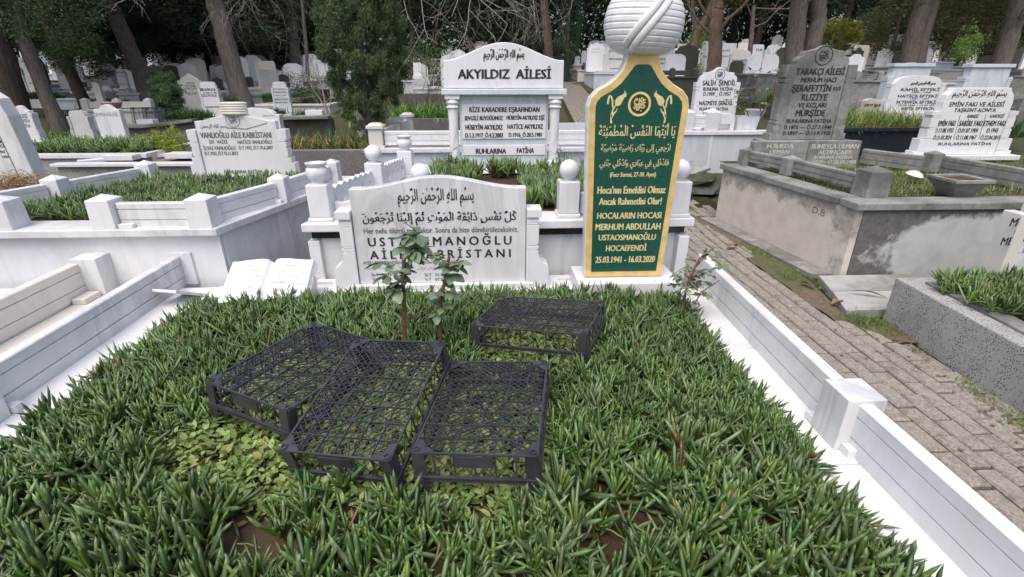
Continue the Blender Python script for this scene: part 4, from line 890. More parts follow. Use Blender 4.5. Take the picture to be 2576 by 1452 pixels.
# ================================================================ crates
def crate_meshes():
    L,W_,Hh=.61,.43,.175
    pl=M['plastic']; out=[]
    x,y=W_/2,L/2
    # local frame: x width, y length, top face (the crate's base, upside down) at z=Hh
    g=MB(); z=Hh
    # fine diagonal lattice
    sp=.0205; b=.0023
    def clip(c,s):  # line x*s - y = c within rectangle
        pts=[]
        for xx in (-x+.012,x-.012):
            yy=s*xx-c
            if abs(yy)<=y-.012: pts.append((xx,yy))
        for yy in (-y+.012,y-.012):
            xx=(yy+c)/s
            if abs(xx)<x-.012: pts.append((xx,yy))
        return pts[:2] if len(pts)>=2 else None
    for s in (.95,-.95):
        c=-.75
        while c<.75:
            p=clip(c,s)
            if p and abs(p[0][0]-p[1][0])>.01: g.bar((p[0][0],p[0][1],z-.003-.0012*(s>0)),(p[1][0],p[1][1],z-.003-.0012*(s>0)),b*1.25,.003)
            c+=sp*1.38
    out.append(('lattice',g))
    g=MB(); rb=.0027
    for k in range(1,6): g.bar((-x+2*x*k/6,-y+.006,z-.002),(-x+2*x*k/6,y-.006,z-.002),rb,.008)
    for k in range(1,8): g.bar((-x+.006,-y+2*y*k/8,z-.0015),(x-.006,-y+2*y*k/8,z-.0015),rb,.008)
    for s in (1,-1):
        for q in (-1,1):
            yy=q*.15; g.bar((-x+.01,yy-s*.14 if abs(yy-s*.14)<y else yy,z-.0022),(x-.01,yy+s*.14,z-.0022),rb,.007)
    out.append(('rib_grid',g))
    g=MB()
    for (a,c) in ((0,0),(-.07,.0),(.07,0),(0,.15),(0,-.15),(-.14,.15),(.14,.15),(-.14,-.15),(.14,-.15)): g.lathe([(.004,z-.006),(.0105,z-.006),(.0105,z+.001),(.007,z+.001),(.006,z-.003)],c=(a,c,0),n=12)
    for sx in (-1,1):
        for sy in (-1,1): g.add([(sx*(x-.012),sy*(y-.012),z-.001),(sx*(x-.06),sy*(y-.012),z-.001),(sx*(x-.05),sy*(y-.03),z-.001),(sx*(x-.035),sy*(y-.028),z-.001),(sx*(x-.03),sy*(y-.05),z-.001),(sx*(x-.012),sy*(y-.07),z-.001)],[(0,1,2,3,4,5)])
    out.append(('node_discs',g))
    g=MB(); t=.007
    for (p,q) in (((-x,-y),(x,-y)),((x,-y),(x,y)),((x,y),(-x,y)),((-x,y),(-x,-y))):
        g.bar((*p,z-.004),(*q,z-.004),.008,.007)
    out.append(('top_rim',g))
    g=MB()
    for (p,q) in (((-x,-y),(x,-y)),((x,-y),(x,y)),((x,y),(-x,y)),((-x,y),(-x,-y))):
        g.bar((p[0]*1.012,p[1]*1.012,.072),(q[0]*1.012,q[1]*1.012,.072),.013,.005); g.bar((p[0]*1.012,p[1]*1.012,.058),(q[0]*1.012,q[1]*1.012,.058),.011,.004); g.bar((p[0]*1.005,p[1]*1.005,.065),(q[0]*1.005,q[1]*1.005,.065),.003,.014)
    out.append(('bottom_rim',g))
    for (p,q,n_) in (((-x,-y),(x,-y),6),((x,-y),(x,y),9),((x,y),(-x,y),6),((-x,y),(-x,-y),9)):
        g=MB(); P=np.array(p);Q=np.array(q)
        for k in range(n_+1):
            a=P+(Q-P)*k/n_; g.bar((*a,.07),(*a,z-.006),.004,.006,up=(1,0,0) if p[1]==q[1] else (0,1,0))
            if k<n_:
                c=P+(Q-P)*(k+1)/n_; g.bar((*a,.07),(*c,z-.01),.003,.003,up=(0,0,1)); g.bar((*a,z-.01),(*c,.07),.003,.0033,up=(0,0,1))
        out.append(('side_panel',g))
    for sy in (-1,1):
        g=MB(); g.box(-.065,.065,sy*y-.004+sy*.004,sy*y+.004+sy*.004,z-.055,z-.012); out.append(('label_plate',g))
    for sx in (-1,1):
        for sy in (-1,1):
            g=MB(); X,Y=sx*x,sy*y
            a0,a1=sorted((X,X-sx*.040)); c0,c1=sorted((Y,Y-sy*.040))
            g.box(a0,a1,min(Y,Y+sy*.005),max(Y,Y+sy*.005),0,z-.002); g.box(min(X,X+sx*.005),max(X,X+sx*.005),c0,c1,0,z-.002)
            g.bar((X-sx*.055,Y,.03),(X-sx*.015,Y-sy*.0,.03),.012,.004)
            g.lathe([(.006,z-.004),(.013,z-.004),(.013,z+.007),(.0085,z+.007),(.0075,z-.002)],c=(X-sx*.012,Y-sy*.012,0),n=14)
            g.add([(X,Y,z+.0005),(X-sx*.075,Y,z+.0005),(X-sx*.06,Y-sy*.02,z+.0005),(X-sx*.03,Y-sy*.028,z+.0005),(X-sx*.028,Y-sy*.05,z+.0005),(X,Y-sy*.075,z+.0005)],[(0,1,2,3,4,5)])
            out.append(('corner_post',g))
    return [(n,gg.mesh(n)) for n,gg in out]
cm=crate_meshes()
for _,me in cm: me.materials.append(M['plastic'])
def crate(loc,rot,label):
    r=thing('plastic_crate',label,'crate',loc,group='upturned black plastic crates'); r.rotation_euler=rot; r.rotation_mode='XYZ'
    for n_,me in cm:
        o=bpy.data.objects.new(n_,me); COL.objects.link(o); o.parent=r
    return r
CR=[((-.008,1.627,.305),(R(-.9),R(-4),R(-9.5)),'upturned black plastic crate at the right of the three touching ones'),
    ((.272,2.39,.31),(R(-6),R(1.6),R(66)),'upturned black plastic crate standing apart behind the others, in front of the green headstone'),
    ((-.869,1.975,.305),(R(-1.8),R(3.6),R(-24.8)),'upturned black plastic crate at left, turned diagonally, its corner under the tilted crate'),
    ((-.465,1.715,.335),(R(12),R(-5),R(-15.4)),'tilted upturned black plastic crate in the middle, leaning across its two neighbours')]
for c in CR: crate(*c)
# ================================================================ ground cover
def leaves(base,az,el0,curve,L,Wd,cb,ct,rings=4,flat=.55):
    """fleshy three sided leaves as one numpy mesh; all arguments are arrays of n"""
    n=len(L); ts=np.linspace(0,1,rings+1)[:-1]; 
    prof=np.interp(ts,[0,.25,.6,.85,1],[.7,.96,1,.86,.2])
    ring=[];cols=[]
    pos=base.copy(); el=el0.copy(); prev=0
    side=np.stack([-np.sin(az),np.cos(az),np.zeros(n)],1)
    for k,t in enumerate(ts):
        dt=t-prev; prev=t
        el=el0+curve*t
        d=np.stack([np.cos(el)*np.cos(az),np.cos(el)*np.sin(az),np.sin(el)],1)
        pos=pos+d*(L*dt)[:,None]
        nrm=np.cross(d,side)*-1
        w=(Wd*.5*prof[k])[:,None]
        up=nrm
        ring.append(np.stack([pos+side*w+up*w*.25,pos-side*w+up*w*.25,pos-up*w*flat*1.6],1))
        c=cb+(ct-cb)*min(1,t*1.9); cols.append(np.repeat(c[:,None,:],3,1))
    el=el0+curve; d=np.stack([np.cos(el)*np.cos(az),np.cos(el)*np.sin(az),np.sin(el)],1)
    tip=pos+d*(L*(1-prev))[:,None]
    V=np.concatenate([np.concatenate(ring,1),tip[:,None,:]],1); C=np.concatenate([np.concatenate(cols,1),(ct*1.0)[:,None,:]],1)
    m=V.shape[1]; F=[]
    for k in range(rings-1):
        for j in range(3):
            a=k*3+j;b=k*3+(j+1)%3; F+= [(a,b,b+3),(a,b+3,a+3)]
    a=(rings-1)*3; F+=[(a,a+1,m-1),(a+1,a+2,m-1),(a+2,a,m-1)]
    F=np.array(F); FF=(F[None,:,:]+(np.arange(n)*m)[:,None,None]).reshape(-1,3)
    return V.reshape(-1,3),FF,C.reshape(-1,3)
def clump_field(cx,cy,cz,scale,rings,nl=(11,17),tone=1.0,spread=1.0,rg=rng,hue=0):
    """rosettes: arrays of centre positions -> leaf arrays"""
    n=len(cx); cnt=rg.integers(nl[0],nl[1],n); idx=np.repeat(np.arange(n),cnt); N_=len(idx)
    fr=rg.random(N_)   # 0 inner young .. 1 outer old
    tilt_az=rg.uniform(0,2*np.pi,n)[idx]; tilt=np.abs(rg.normal(0,.42,n))[idx]
    az=rg.uniform(0,2*np.pi,N_)
    el0=np.radians(82-62*fr**1.0*spread+rg.normal(0,14,N_))-tilt*np.cos(az-tilt_az)*-1*.8
    curve=np.radians(rg.normal(12,18,N_))*(.3+fr)
    L=scale[idx]*(.056+.070*np.sqrt(fr))*rg.uniform(.75,1.2,N_); Wd=scale[idx]*rg.uniform(.0115,.0175,N_)*(.75+.3*fr)
    base=np.stack([cx[idx],cy[idx],cz[idx]],1); 
    h=scale[idx]*rg.uniform(-.028,.018,N_)*(1.2-fr)*1.0; base[:,2]+=h-.012*fr; base[:,0]+=rg.normal(0,.005,N_); base[:,1]+=rg.normal(0,.005,N_)
    patchy=1+.22*np.sin(cx*4.1+1.3*np.sin(cy*3.7))*np.sin(cy*5.3+cx)
    v=(patchy[idx]*rg.uniform(.66,1.34,N_))[:,None]*rg.uniform(.8,1.2,n)[idx][:,None]*tone
    dark=np.array([.048,.112,.026]); grey=np.array([.160,.220,.112]); lime=np.array([.23,.32,.04]); red=np.array([.20,.10,.05])
    g=rg.random(N_)[:,None]**1.6
    ct=(dark*(1-g)+grey*g)*v
    ct=np.where((rg.random(N_)<.007)[:,None],red*v,ct)
    inner=(1-fr)[:,None]**2
    ct=ct*(1-.45*inner)+lime*.75*inner*.45*2*v*.55
    cb=ct*.55+lime*.5*(.35+.8*inner)+hue
    return leaves(base,az,el0,curve,L,Wd,cb,ct,rings)
def merge(parts):
    off=0;Vs=[];Fs=[];Cs=[]
    for V,F,C in parts: Vs.append(V);Fs.append(F+off);Cs.append(C);off+=len(V)
    return np.concatenate(Vs),np.concatenate(Fs),np.concatenate(Cs)
def jgrid(x0,x1,y0,y1,s,rg=rng):
    xs=np.arange(x0,x1,s);ys=np.arange(y0,y1,s); X,Y=np.meshgrid(xs,ys); X=X.ravel()+rg.uniform(-.5,.5,X.size)*s; Y=Y.ravel()+rg.uniform(-.5,.5,Y.size)*s; return X,Y
# where the soft weeds grow instead of the succulents
def weedness(X,Y):
    w=np.zeros_like(X)
    for cx,cy,rx,ry in ((-.10,1.63,.38,.41),(-.50,1.86,.32,.46),(-.90,1.60,.38,.26),(-.86,2.02,.36,.40),(.20,2.30,.30,.14),(.28,2.5,.28,.24),(-1.05,2.62,.1,.07)):
        w=np.maximum(w,1.35-np.sqrt(((X-cx)/rx)**2+((Y-cy)/ry)**2))
    return w+rng.normal(0,.10,len(X))
def crate_hit(X,Y,Z,pad=.0):
    hit=np.zeros(len(X),bool)
    for (lx,ly,lz),(rx,ry,rz),_ in CR:
        c,s=math.cos(-rz),math.sin(-rz); dx=X-lx;dy=Y-ly; a=c*dx-s*dy; b=s*dx+c*dy; hit|=(abs(a)<.21+pad)&(abs(b)<.30+pad)
    return hit
parts=[]
X,Y=jgrid(-2.05,1.30,.35,3.30,.056); Z=None
xe=1.20-.0*Y; keep=(X<xe+.05)&(X>-2.06+.02)
# left boundary opens along the far left
W_=weedness(X,Y); keep&=(W_<.30)&~crate_hit(X,Y,Z,.01)
keep&=~((X>-2.1)&(X<-1.12)&(Y>3.06))&~((X>.56)&(X<1.34)&(Y>3.08))&~((X<.56)&(Y>3.18))
# bare soil here and there in the near part
bare=np.sin(X*7.3+1.1)*np.sin(Y*8.1+X*2)+.25*np.sin(X*23)*np.sin(Y*19); keep&=~((bare>.74)&(Y<1.7))
keep&=rng.random(len(X))>np.where(Y<1.55,.30,.08)
X,Y=X[keep],Y[keep]
Zc=soilz(X,Y)+rng.uniform(.030,.080,len(X))
near=Y<2.0
sc=rng.uniform(.68,1.25,len(X))*np.where(Y<1.55,1.18,1.0)
parts.append(clump_field(X[near],Y[near],Zc[near],sc[near],5)); parts.append(clump_field(X[~near],Y[~near],Zc[~near],sc[~near],3,nl=(8,13)))
# lower storey of old, greyer leaves close to the soil
X2,Y2_=X+rng.normal(0,.02,len(X)),Y+rng.normal(0,.02,len(X)); n=len(X2)
parts.append(clump_field(X2,Y2_,soilz(X2,Y2_)+.02,sc*.95,3,nl=(3,6),tone=.8,spread=1.35,hue=np.array([.012,.006,.0])))
g=MB(); rs=random.Random(18)
for k in range(520):
    x=rs.uniform(-1.9,1.15); y=rs.uniform(.45,2.9); a=rs.uniform(0,6.28); L_=rs.uniform(.05,.13); z=float(soilz(x,y))+rs.uniform(.01,.04); q=(x+math.cos(a)*L_,y+math.sin(a)*L_,z+rs.uniform(.0,.045)); g.tube([(x,y,z),((x+q[0])/2,(y+q[1])/2,(z+q[2])/2+rs.uniform(-.008,.012)),q],rs.uniform(.0022,.0036),4,False)
sv=np.array([tuple(v) for v in g.v]); sf=np.array([(f[0],f[1],f[2]) for f in g.f]+[(f[0],f[2],f[3]) for f in g.f if len(f)==4]); parts.append((sv,sf,np.tile(np.array([.26,.32,.10]),(len(sv),1))*np.random.default_rng(3).uniform(.6,1.1,(len(sv),1))))
# spill over the right kerb
Xs=rng.uniform(1.17,1.27,120);Ys=rng.uniform(.8,3.2,120); parts.append(clump_field(Xs,Ys,.20+rng.uniform(.0,.05,120),rng.uniform(.8,1.1,120),4))
V,F,C_=merge(parts)
tag(obj('succulent_ground_cover',npmesh('succulent_ground_cover',V,F,C_),M['leaf'],G1),kind='stuff')
def beds(name,parent,x0,x1,y0,y1,z,s=.06,scale=(.9,1.2),rings=3,nl=(8,13),tone=1.0,clip=None,sp=.85):
    X,Y=jgrid(x0,x1,y0,y1,s)
    if clip is not None: k=clip(X,Y); X,Y=X[k],Y[k]
    n=len(X); V,F,C_=clump_field(X,Y,z+rng.uniform(.02,.07,n),rng.uniform(*scale,n),rings,nl=nl,tone=tone,spread=sp); return tag(obj(name,npmesh(name,V,F,C_),M['leaf'],parent),kind='stuff')
beds('succulent_ground_cover',G3,-3.85,-1.7,3.80,5.22,.63,.062,(.85,1.15),sp=.75,clip=lambda X,Y:(X<RX(Y)-.27)&(X>LX3(Y)+.18))
beds('succulent_ground_cover',G2,-4.6,-3.12,2.3,3.2,.17,.06)
beds('succulent_ground_cover',G6,2.80,4.6,1.0,2.95,.355,.052,(.85,1.15),4,clip=lambda X,Y:(X>np.interp(Y,[1.0,2.3,2.6,2.8,2.95],[3.05,3.0,2.92,2.90,2.98])+.04*np.sin(Y*19))&((Y<2.88)|(X<3.4)))
X=np.concatenate([rng.uniform(-.55,-.1,90),rng.uniform(.0,.28,18),rng.uniform(.30,1.20,150),rng.uniform(.35,1.2,130)]); Y=np.concatenate([rng.uniform(4.7,5.35,90),rng.uniform(5.2,5.35,18),rng.uniform(3.85,5.35,150),rng.uniform(3.85,4.6,130)])
V,F,C_=clump_field(X,Y,.68+rng.uniform(.02,.07,len(X)),rng.uniform(1.1,1.6,len(X)),3,nl=(9,14),spread=.5,tone=1.15); tag(obj('succulent_ground_cover',npmesh('sg',V,F,C_),M['leaf'],G4),kind='stuff')
# ---- soft broad weeds
def weeds(X,Y,Z,size=(.008,.024),c0=(.15,.24,.06),c1=(.34,.43,.16),up=.6):
    n=len(X); az=rng.uniform(0,2*np.pi,n); s=rng.uniform(*size,n); el=rng.uniform(-.4,.9,n)*up*2
    d=np.stack([np.cos(el)*np.cos(az),np.cos(el)*np.sin(az),np.sin(el)],1); sd_=np.stack([-np.sin(az),np.cos(az),rng.normal(0,.3,n)],1); up_=np.cross(d,sd_)
    P=np.stack([X,Y,Z],1); S_=s[:,None]
    pts=[P,P+d*S_*.5+sd_*S_*.55+up_*S_*.12,P+d*S_*1.3+sd_*S_*.5+up_*S_*.12,P+d*S_*2.0-up_*S_*.1,P+d*S_*1.3-sd_*S_*.5+up_*S_*.12,P+d*S_*.5-sd_*S_*.55+up_*S_*.12,P+d*S_*1.0]
    V=np.stack(pts,1); c=np.array(c0)+(np.array(c1)-np.array(c0))*rng.random(n)[:,None]**1.3; c=c*rng.uniform(.7,1.15,n)[:,None]
    yel=rng.random(n)<.05; c[yel]=np.array([.30,.24,.09])
    C=np.repeat(c[:,None,:],7,1); F=np.array([(0,6,1),(1,6,2),(2,6,3),(3,6,4),(4,6,5),(5,6,0)]); FF=(F[None]+(np.arange(n)*7)[:,None,None]).reshape(-1,3)
    return V.reshape(-1,3),FF,C.reshape(-1,3)
X,Y=rng.uniform(-1.35,.75,26000),rng.uniform(1.22,2.80,26000); w=weedness(X,Y); k=(w>.22)&~((np.sin(X*9+2)*np.sin(Y*11))>.9)
X,Y=X[k],Y[k]; 
pit=np.sqrt(((X+.82)/.10)**2+((Y-1.70)/.06)**2)<1; X,Y=X[~pit],Y[~pit]
V1=weeds(X,Y,soilz(X,Y)+.004+.065*rng.random(len(X))**1.3+.012*np.sin(X*14)*np.sin(Y*12))
# pale stems
g=MB(); rs=random.Random(8)
for k in range(420):
    i=rs.randrange(len(X)); a=rs.uniform(0,6.28); L_=rs.uniform(.04,.10); p=np.array([X[i],Y[i],float(soilz(X[i],Y[i]))+.01+rs.uniform(0,.03)]); q=p+np.array([math.cos(a)*L_,math.sin(a)*L_,rs.uniform(-.02,.03)]); g.tube([p,(p+q)/2+np.array([0,0,rs.uniform(-.005,.015)]),q],.0013,3,False)
sv=np.array([tuple(v) for v in g.v]); sf=np.array([(f[0],f[1],f[2]) for f in g.f]+[(f[0],f[2],f[3]) for f in g.f if len(f)==4]); sc_=np.tile(np.array([.28,.30,.12]),(len(sv),1))
V,F,C_=merge([V1,(sv,sf,sc_)])
tag(obj('chickweed',npmesh('chickweed',V,F,C_),M['weed'],G1),kind='stuff')
# ---- blades of grass, irises, rushes
def blades(X,Y,Z,L,wd,c0,c1,el=(55,88),curl=(-.9,.1),rings=3,cdry=None,pdry=0):
    n=len(X); az=rng.uniform(0,2*np.pi,n); e0=np.radians(rng.uniform(*el,n)); cv=rng.uniform(*curl,n); LL=rng.uniform(*L,n); Wd=rng.uniform(*wd,n)
    side=np.stack([-np.sin(az),np.cos(az),np.zeros(n)],1); pos=np.stack([X,Y,Z],1); rs_=[];
    for k in range(rings+1):
        t=k/rings; 
        if k: 
            e=e0+cv*t; d=np.stack([np.cos(e)*np.cos(az),np.cos(e)*np.sin(az),np.sin(e)],1); pos=pos+d*(LL/rings)[:,None]
        w=(Wd*.5*(1-.9*t**2))[:,None]; rs_+=[pos+side*w,pos-side*w]
    V=np.stack(rs_,1); m=V.shape[1]; F=[]
    for k in range(rings): a=2*k; F+=[(a,a+1,a+3),(a,a+3,a+2)]
    F=np.array(F); FF=(F[None]+(np.arange(n)*m)[:,None,None]).reshape(-1,3)
    c=np.array(c0)+(np.array(c1)-np.array(c0))*rng.random(n)[:,None]
    if cdry is not None: k=rng.random(n)<pdry; c[k]=np.array(cdry)*rng.uniform(.7,1.3,k.sum())[:,None]
    return V.reshape(-1,3),FF,np.repeat(c[:,None,:],m,1).reshape(-1,3)
def grass(name,x0,x1,y0,y1,zf,n,L,wd,c0,c1,parent=None,**k):
    X=rng.uniform(x0,x1,n);Y=rng.uniform(y0,y1,n); Z=np.array([zf(a,b) for a,b in zip(X,Y)]) if callable(zf) else np.full(n,zf)
    V,F,C_=blades(X,Y,Z,L,wd,c0,c1,**k); return tag(obj(name,npmesh(name,V,F,C_),M['weed'],parent),kind='stuff')
gG,gL=(.045,.10,.018),(.13,.22,.04)
grass('grass',*GB12,2600,(.16,.42),(.006,.011),(.07,.15,.03),(.17,.27,.06),T12,curl=(-1.9,-.3),cdry=(.34,.25,.09),pdry=.16,rings=4)
grass('grass',GB12[0]-.03,GB12[1],GB12[2]-.05,GB12[2]+.12,GB12[4],500,(.12,.3),(.006,.011),(.20,.17,.07),(.36,.27,.10),T12,el=(20,70),curl=(-1.9,-.6),rings=4)
grass('grass',3.4,5.4,4.2,5.7,.675,5200,(.03,.09),(.003,.006),(.10,.16,.035),(.22,.28,.08),G5,el=(25,85),cdry=(.30,.25,.12),pdry=.2)
grass('grass',4.6,7.4,5.0,6.3,.68,3600,(.03,.09),(.003,.006),(.10,.16,.035),(.22,.28,.08),G5,el=(25,85))
grass('moss',3.10,3.3,4.3,5.6,.695,1500,(.01,.03),(.004,.008),(.04,.055,.02),(.08,.10,.04),G5,el=(10,85))
# moss and weeds along the right edge of the path
def edge_x(y): return np.interp(y,[1.2,3.0,3.9,7.2],[2.66,2.80,2.76,2.66])
Y=rng.uniform(1.2,7.2,3600); Y=Y[np.sin(Y*7)+np.sin(Y*17+1)+rng.normal(0,.5,len(Y))>.35]; X=edge_x(Y)+rng.normal(-.02,.035,len(Y))-.03
V,F,C_=blades(X,Y,np.full(len(X),.035),(.010,.038),(.003,.007),(.06,.10,.02),(.15,.22,.05),el=(10,80)); 
V2=weeds(X[::2]+.02,Y[::2],np.full(len(X[::2]),.045),(.004,.009),(.07,.12,.02),(.16,.24,.05))
for cx,cy,n_,l in ((2.66,3.06,260,.11),(2.60,3.95,140,.08),(2.66,4.6,120,.06),(2.35,5.7,90,.06)):
    a=blades(rng.normal(cx,.06,n_),rng.normal(cy,.07,n_),np.full(n_,.04),(.03,l),(.002,.005),(.07,.13,.03),(.17,.25,.07),el=(15,80)); V,F,C_=merge([(V,F,C_),a])
V,F,C_=merge([(V,F,C_),V2]); tag(obj('edge_weeds',npmesh('edge_weeds',V,F,C_),M['weed']),kind='stuff')
# ---- dead leaves lying about: brown flat curls, counted ones as things
def leafshape(L_,W__,curl,seed):
    rd=random.Random(seed); n=8;V=[];F=[]
    for i in range(n+1):
        t=i/n; w=W__*math.sin(math.pi*min(.98,max(.03,t)))**.8*(1+.15*rd.uniform(-1,1)); z=curl*math.sin(math.pi*t)
        V+=[(-w/2,t*L_,z+.3*w),(0,t*L_,z),(w/2,t*L_,z+.25*w)]
    for i in range(n): 
        for j in (0,1): a=3*i+j; F.append((a,a+1,a+4,a+3))
    m=bpy.data.meshes.new('dead_leaf'); m.from_pydata(V,[],F); m.materials.append(M['deadleaf']); return m
for k,(x,y,z,rz,l,w,lab) in enumerate(((2.52,4.75,.045,2.2,.17,.07,'large reddish brown dead leaf on the path edge, farthest of the big ones'),(2.64,3.62,.05,.5,.14,.05,'curled brown dead leaf on the path edge beside the green tuft'),(2.70,3.35,.05,1.9,.13,.06,'broad brown dead leaf near the corner of the pale slabs'),(3.05,3.36,.08,1.2,.26,.035,'long narrow brown dead leaf lying on the pale slabs'))):
    o=obj('dead_leaf',leafshape(l,w,.02,k),None,loc=(x,y,z),rot=(.1,.15,rz)); tag(o,lab,'leaf')
# small debris
g=MB(); rd=random.Random(12)
for k in range(420):
    y=rd.uniform(1.3,8.5); x=float(edge_x(y))-abs(rd.gauss(0,.10)) if rd.random()<.7 else rd.uniform(1.65,2.7); a=rd.uniform(0,6.3); s=rd.uniform(.004,.02); z=.042+gz(x,y)
    g.add([(x,y,z+.004),(x+math.cos(a)*s,y+math.sin(a)*s,z+rd.uniform(0,.008)),(x+math.cos(a+.9)*s*1.2,y+math.sin(a+.9)*s*1.2,z+.003),(x+math.cos(a+1.6)*s,y+math.sin(a+1.6)*s,z+.006)],[(0,1,2,3)])
tag(obj('leaf_litter',g,M['deadleaf']),kind='stuff')
# ================================================================ roses
def rose_leaf_mesh(k):
    rd=random.Random(k); n=6;V=[];F=[];L_=1.0
    for i in range(n+1):
        t=i/n; w=.78*math.sin(math.pi*(.06+.90*t))**.75*(1-.15*t); z=-.14*t*t
        V+=[(-w/2,t,z+.13*w),(0,t,z),(w/2,t,z+.10*w)]
    for i in range(n):
        for j in (0,1): a=3*i+j; F.append((a,a+1,a+4,a+3))
    m=bpy.data.meshes.new('leaf'); m.from_pydata(V,[],F)
    for p in m.polygons:p.use_smooth=True
    return m
rl=rose_leaf_mesh(1); rl.materials.append(M['roseleaf']); ry=rl.copy(); ry.materials.clear(); ry.materials.append(M['roseyellow'])
def put_leaf(parent,p,dirv,s,yel=False,roll=0):
    o=bpy.data.objects.new('leaf',ry if yel else rl); COL.objects.link(o); o.parent=parent
    w=_wl[parent.name]; o.location=(p[0]-w[0],p[1]-w[1],p[2]-w[2]); o.scale=(s,s,s)
    q=Vector(dirv).to_track_quat('Y','Z'); o.rotation_mode='QUATERNION'; o.rotation_quaternion=q@Matrix.Rotation(roll,3,'Y').to_quaternion()
def rose(name,label,canes,fans,size,mat='rosewood',yel=0,seed=1,cat='rose bush'):
    """canes: list of (points, radii); fans: list of (point, spread, count)"""
    r=thing(name,label,cat,tuple(canes[0][0][0])); rd=random.Random(seed)
    for pts,rad in canes:
        g=MB(); 
        # refine
        P=[np.array(p) for p in pts]; out=[];ra=[]
        for i in range(len(P)-1):
            for t in (0,.25,.5,.75): out.append(P[i]*(1-t)+P[i+1]*t+np.array([rd.gauss(0,.0025) for _ in range(3)])*(t>0)); ra.append(rad[0]+(rad[1]-rad[0])*(i+t)/(len(P)-1))
        out.append(P[-1]); ra.append(rad[1]); g.tube(out,ra,8)
        for k in range(int(10*np.linalg.norm(P[-1]-P[0])/.2)):
            i=rd.randrange(1,len(out)-1); a=rd.uniform(0,6.28); q=out[i]; d=np.array([math.cos(a),math.sin(a),.25]); g.add([q+np.array([0,0,-.004]),q+np.array([0,0,.004]),q+d*(ra[i]+.008),q+np.array([-d[1],d[0],0])*.003],[(0,1,2),(1,3,2),(3,0,2)])
        obj('cane',g,M[mat],r,smooth=60)
    tw=MB()
    for p,spread,cnt in fans:
        for _ in range(cnt):
            a=rd.uniform(0,6.28); e=rd.uniform(-.5,.9); d=np.array([math.cos(a)*math.cos(e),math.sin(a)*math.cos(e),math.sin(e)]); q=np.array(p)+d*spread*rd.uniform(.6,1.1)
            tw.tube([p,(np.array(p)+q)/2+np.array([0,0,.006]),q],[.0016,.0014,.001],4,False)
            sd_=np.cross(d,(0,0,1)); sd_/=np.linalg.norm(sd_)+1e-6; s=size*rd.uniform(.75,1.2); yy=rd.random()<yel
            put_leaf(r,q,d+np.array([0,0,-.2]),s,yy,rd.uniform(-.5,.5))
            for m_,sg in ((.92,1),(.92,-1)): 
                b=np.array(p)+(q-np.array(p))*m_; put_leaf(r,b,sd_*sg+d*.45+np.array([0,0,rd.uniform(-.4,.1)]),s*.85,yy,rd.uniform(-.4,.4))
            if rd.random()<.5:
                for sg in (1,-1): b=np.array(p)+(q-np.array(p))*.45; put_leaf(r,b,sd_*sg+d*.3+np.array([0,0,rd.uniform(-.4,.1)]),s*.6,yy,rd.uniform(-.4,.4))
    obj('twigs',tw,M[mat],r); return r
yr=2.30; A=lambda u,v,y=yr:PY(u,v,y)
r1=A(1018,880); r2=A(1100,850)
rose('rose_bush','two thick pruned rose canes with broad green leaves in front of the white family headstone',
 [([(r1[0],yr,.15),A(1016,800),A(1014,720),A(1018,640)],(.013,.009)),([(r2[0],yr+.02,.15),A(1106,790),A(1116,720),A(1130,645)],(.012,.008)),([A(1022,800),A(1060,785),A(1092,770)],(.004,.0035)),([A(1126,680),A(1150,655),A(1160,640)],(.005,.004)),([A(1010,850,2.25),A(995,835,2.25),A(980,822,2.25)],(.003,.002))],
 [(A(990,715),.055,2),(A(1062,600),.05,2),(A(1018,650),.055,3),(A(1030,620),.06,4),(A(1055,625),.06,4),(A(1075,650),.06,3),(A(1010,690),.06,4),(A(985,690),.06,3),(A(1020,730),.06,2),(A(970,660),.03,1),(A(1120,690),.055,3),(A(1130,665),.05,2),(A(1105,735),.055,3),(A(1115,760),.06,2),(A(1100,780),.05,2),(A(1040,600),.03,2)],.070,seed=4)
yb_=2.95
rose('rose_bush','small straggly rose bush with yellowing leaves at the right corner of the planted bed',
 [([(PY(1715,760,2.8)[0],2.8,.16),A(1728,725,2.8),A(1745,680,2.8),A(1778,625,2.8)],(.010,.005)),([(PY(1725,765,2.8)[0],2.82,.16),A(1765,735,2.8),A(1810,705,2.8)],(.005,.002)),([A(1740,700,2.8),A(1730,670,2.8),A(1690,690,2.8)],(.003,.002)),([A(1750,672,2.8),A(1780,640,2.8),A(1800,622,2.8)],(.003,.002))],
 [(A(1705,690,2.8),.05,3),(A(1700,735,2.8),.05,3),(A(1720,715,2.8),.06,4),(A(1745,695,2.8),.06,4),(A(1740,730,2.8),.06,4),(A(1760,715,2.8),.06,3),(A(1775,690,2.8),.06,3),(A(1800,665,2.8),.05,2),(A(1795,630,2.8),.04,2),(A(1750,660,2.8),.05,2),(A(1785,735,2.8),.04,2),(A(1755,755,2.8),.05,2)],.047,yel=.09,seed=9)
for u,v,y,sc_,lab,sd0 in ((1133,440,5.2,.045,'small leafy rose shoot in front of the left twisted column',3),(1406,430,5.2,.035,'thin rose shoot in front of the right twisted column',6)):
    b=A(u,v,y); rose('rose_bush',lab,[([(b[0],y,.68),A(u+3,v-30,y),A(u-5,v-52,y)],(.006,.004)),([(b[0],y,.68),A(u+12,v-25,y),A(u+14,v-45,y)],(.004,.003))],[(A(u-8,v-42,y),.09,4),(A(u+12,v-38,y),.07,3),(A(u,v-54,y),.06,2)],sc_,seed=sd0)
q0=PY(1925,290,8.9)
def Q(u,v):return PY(u,v,8.9)
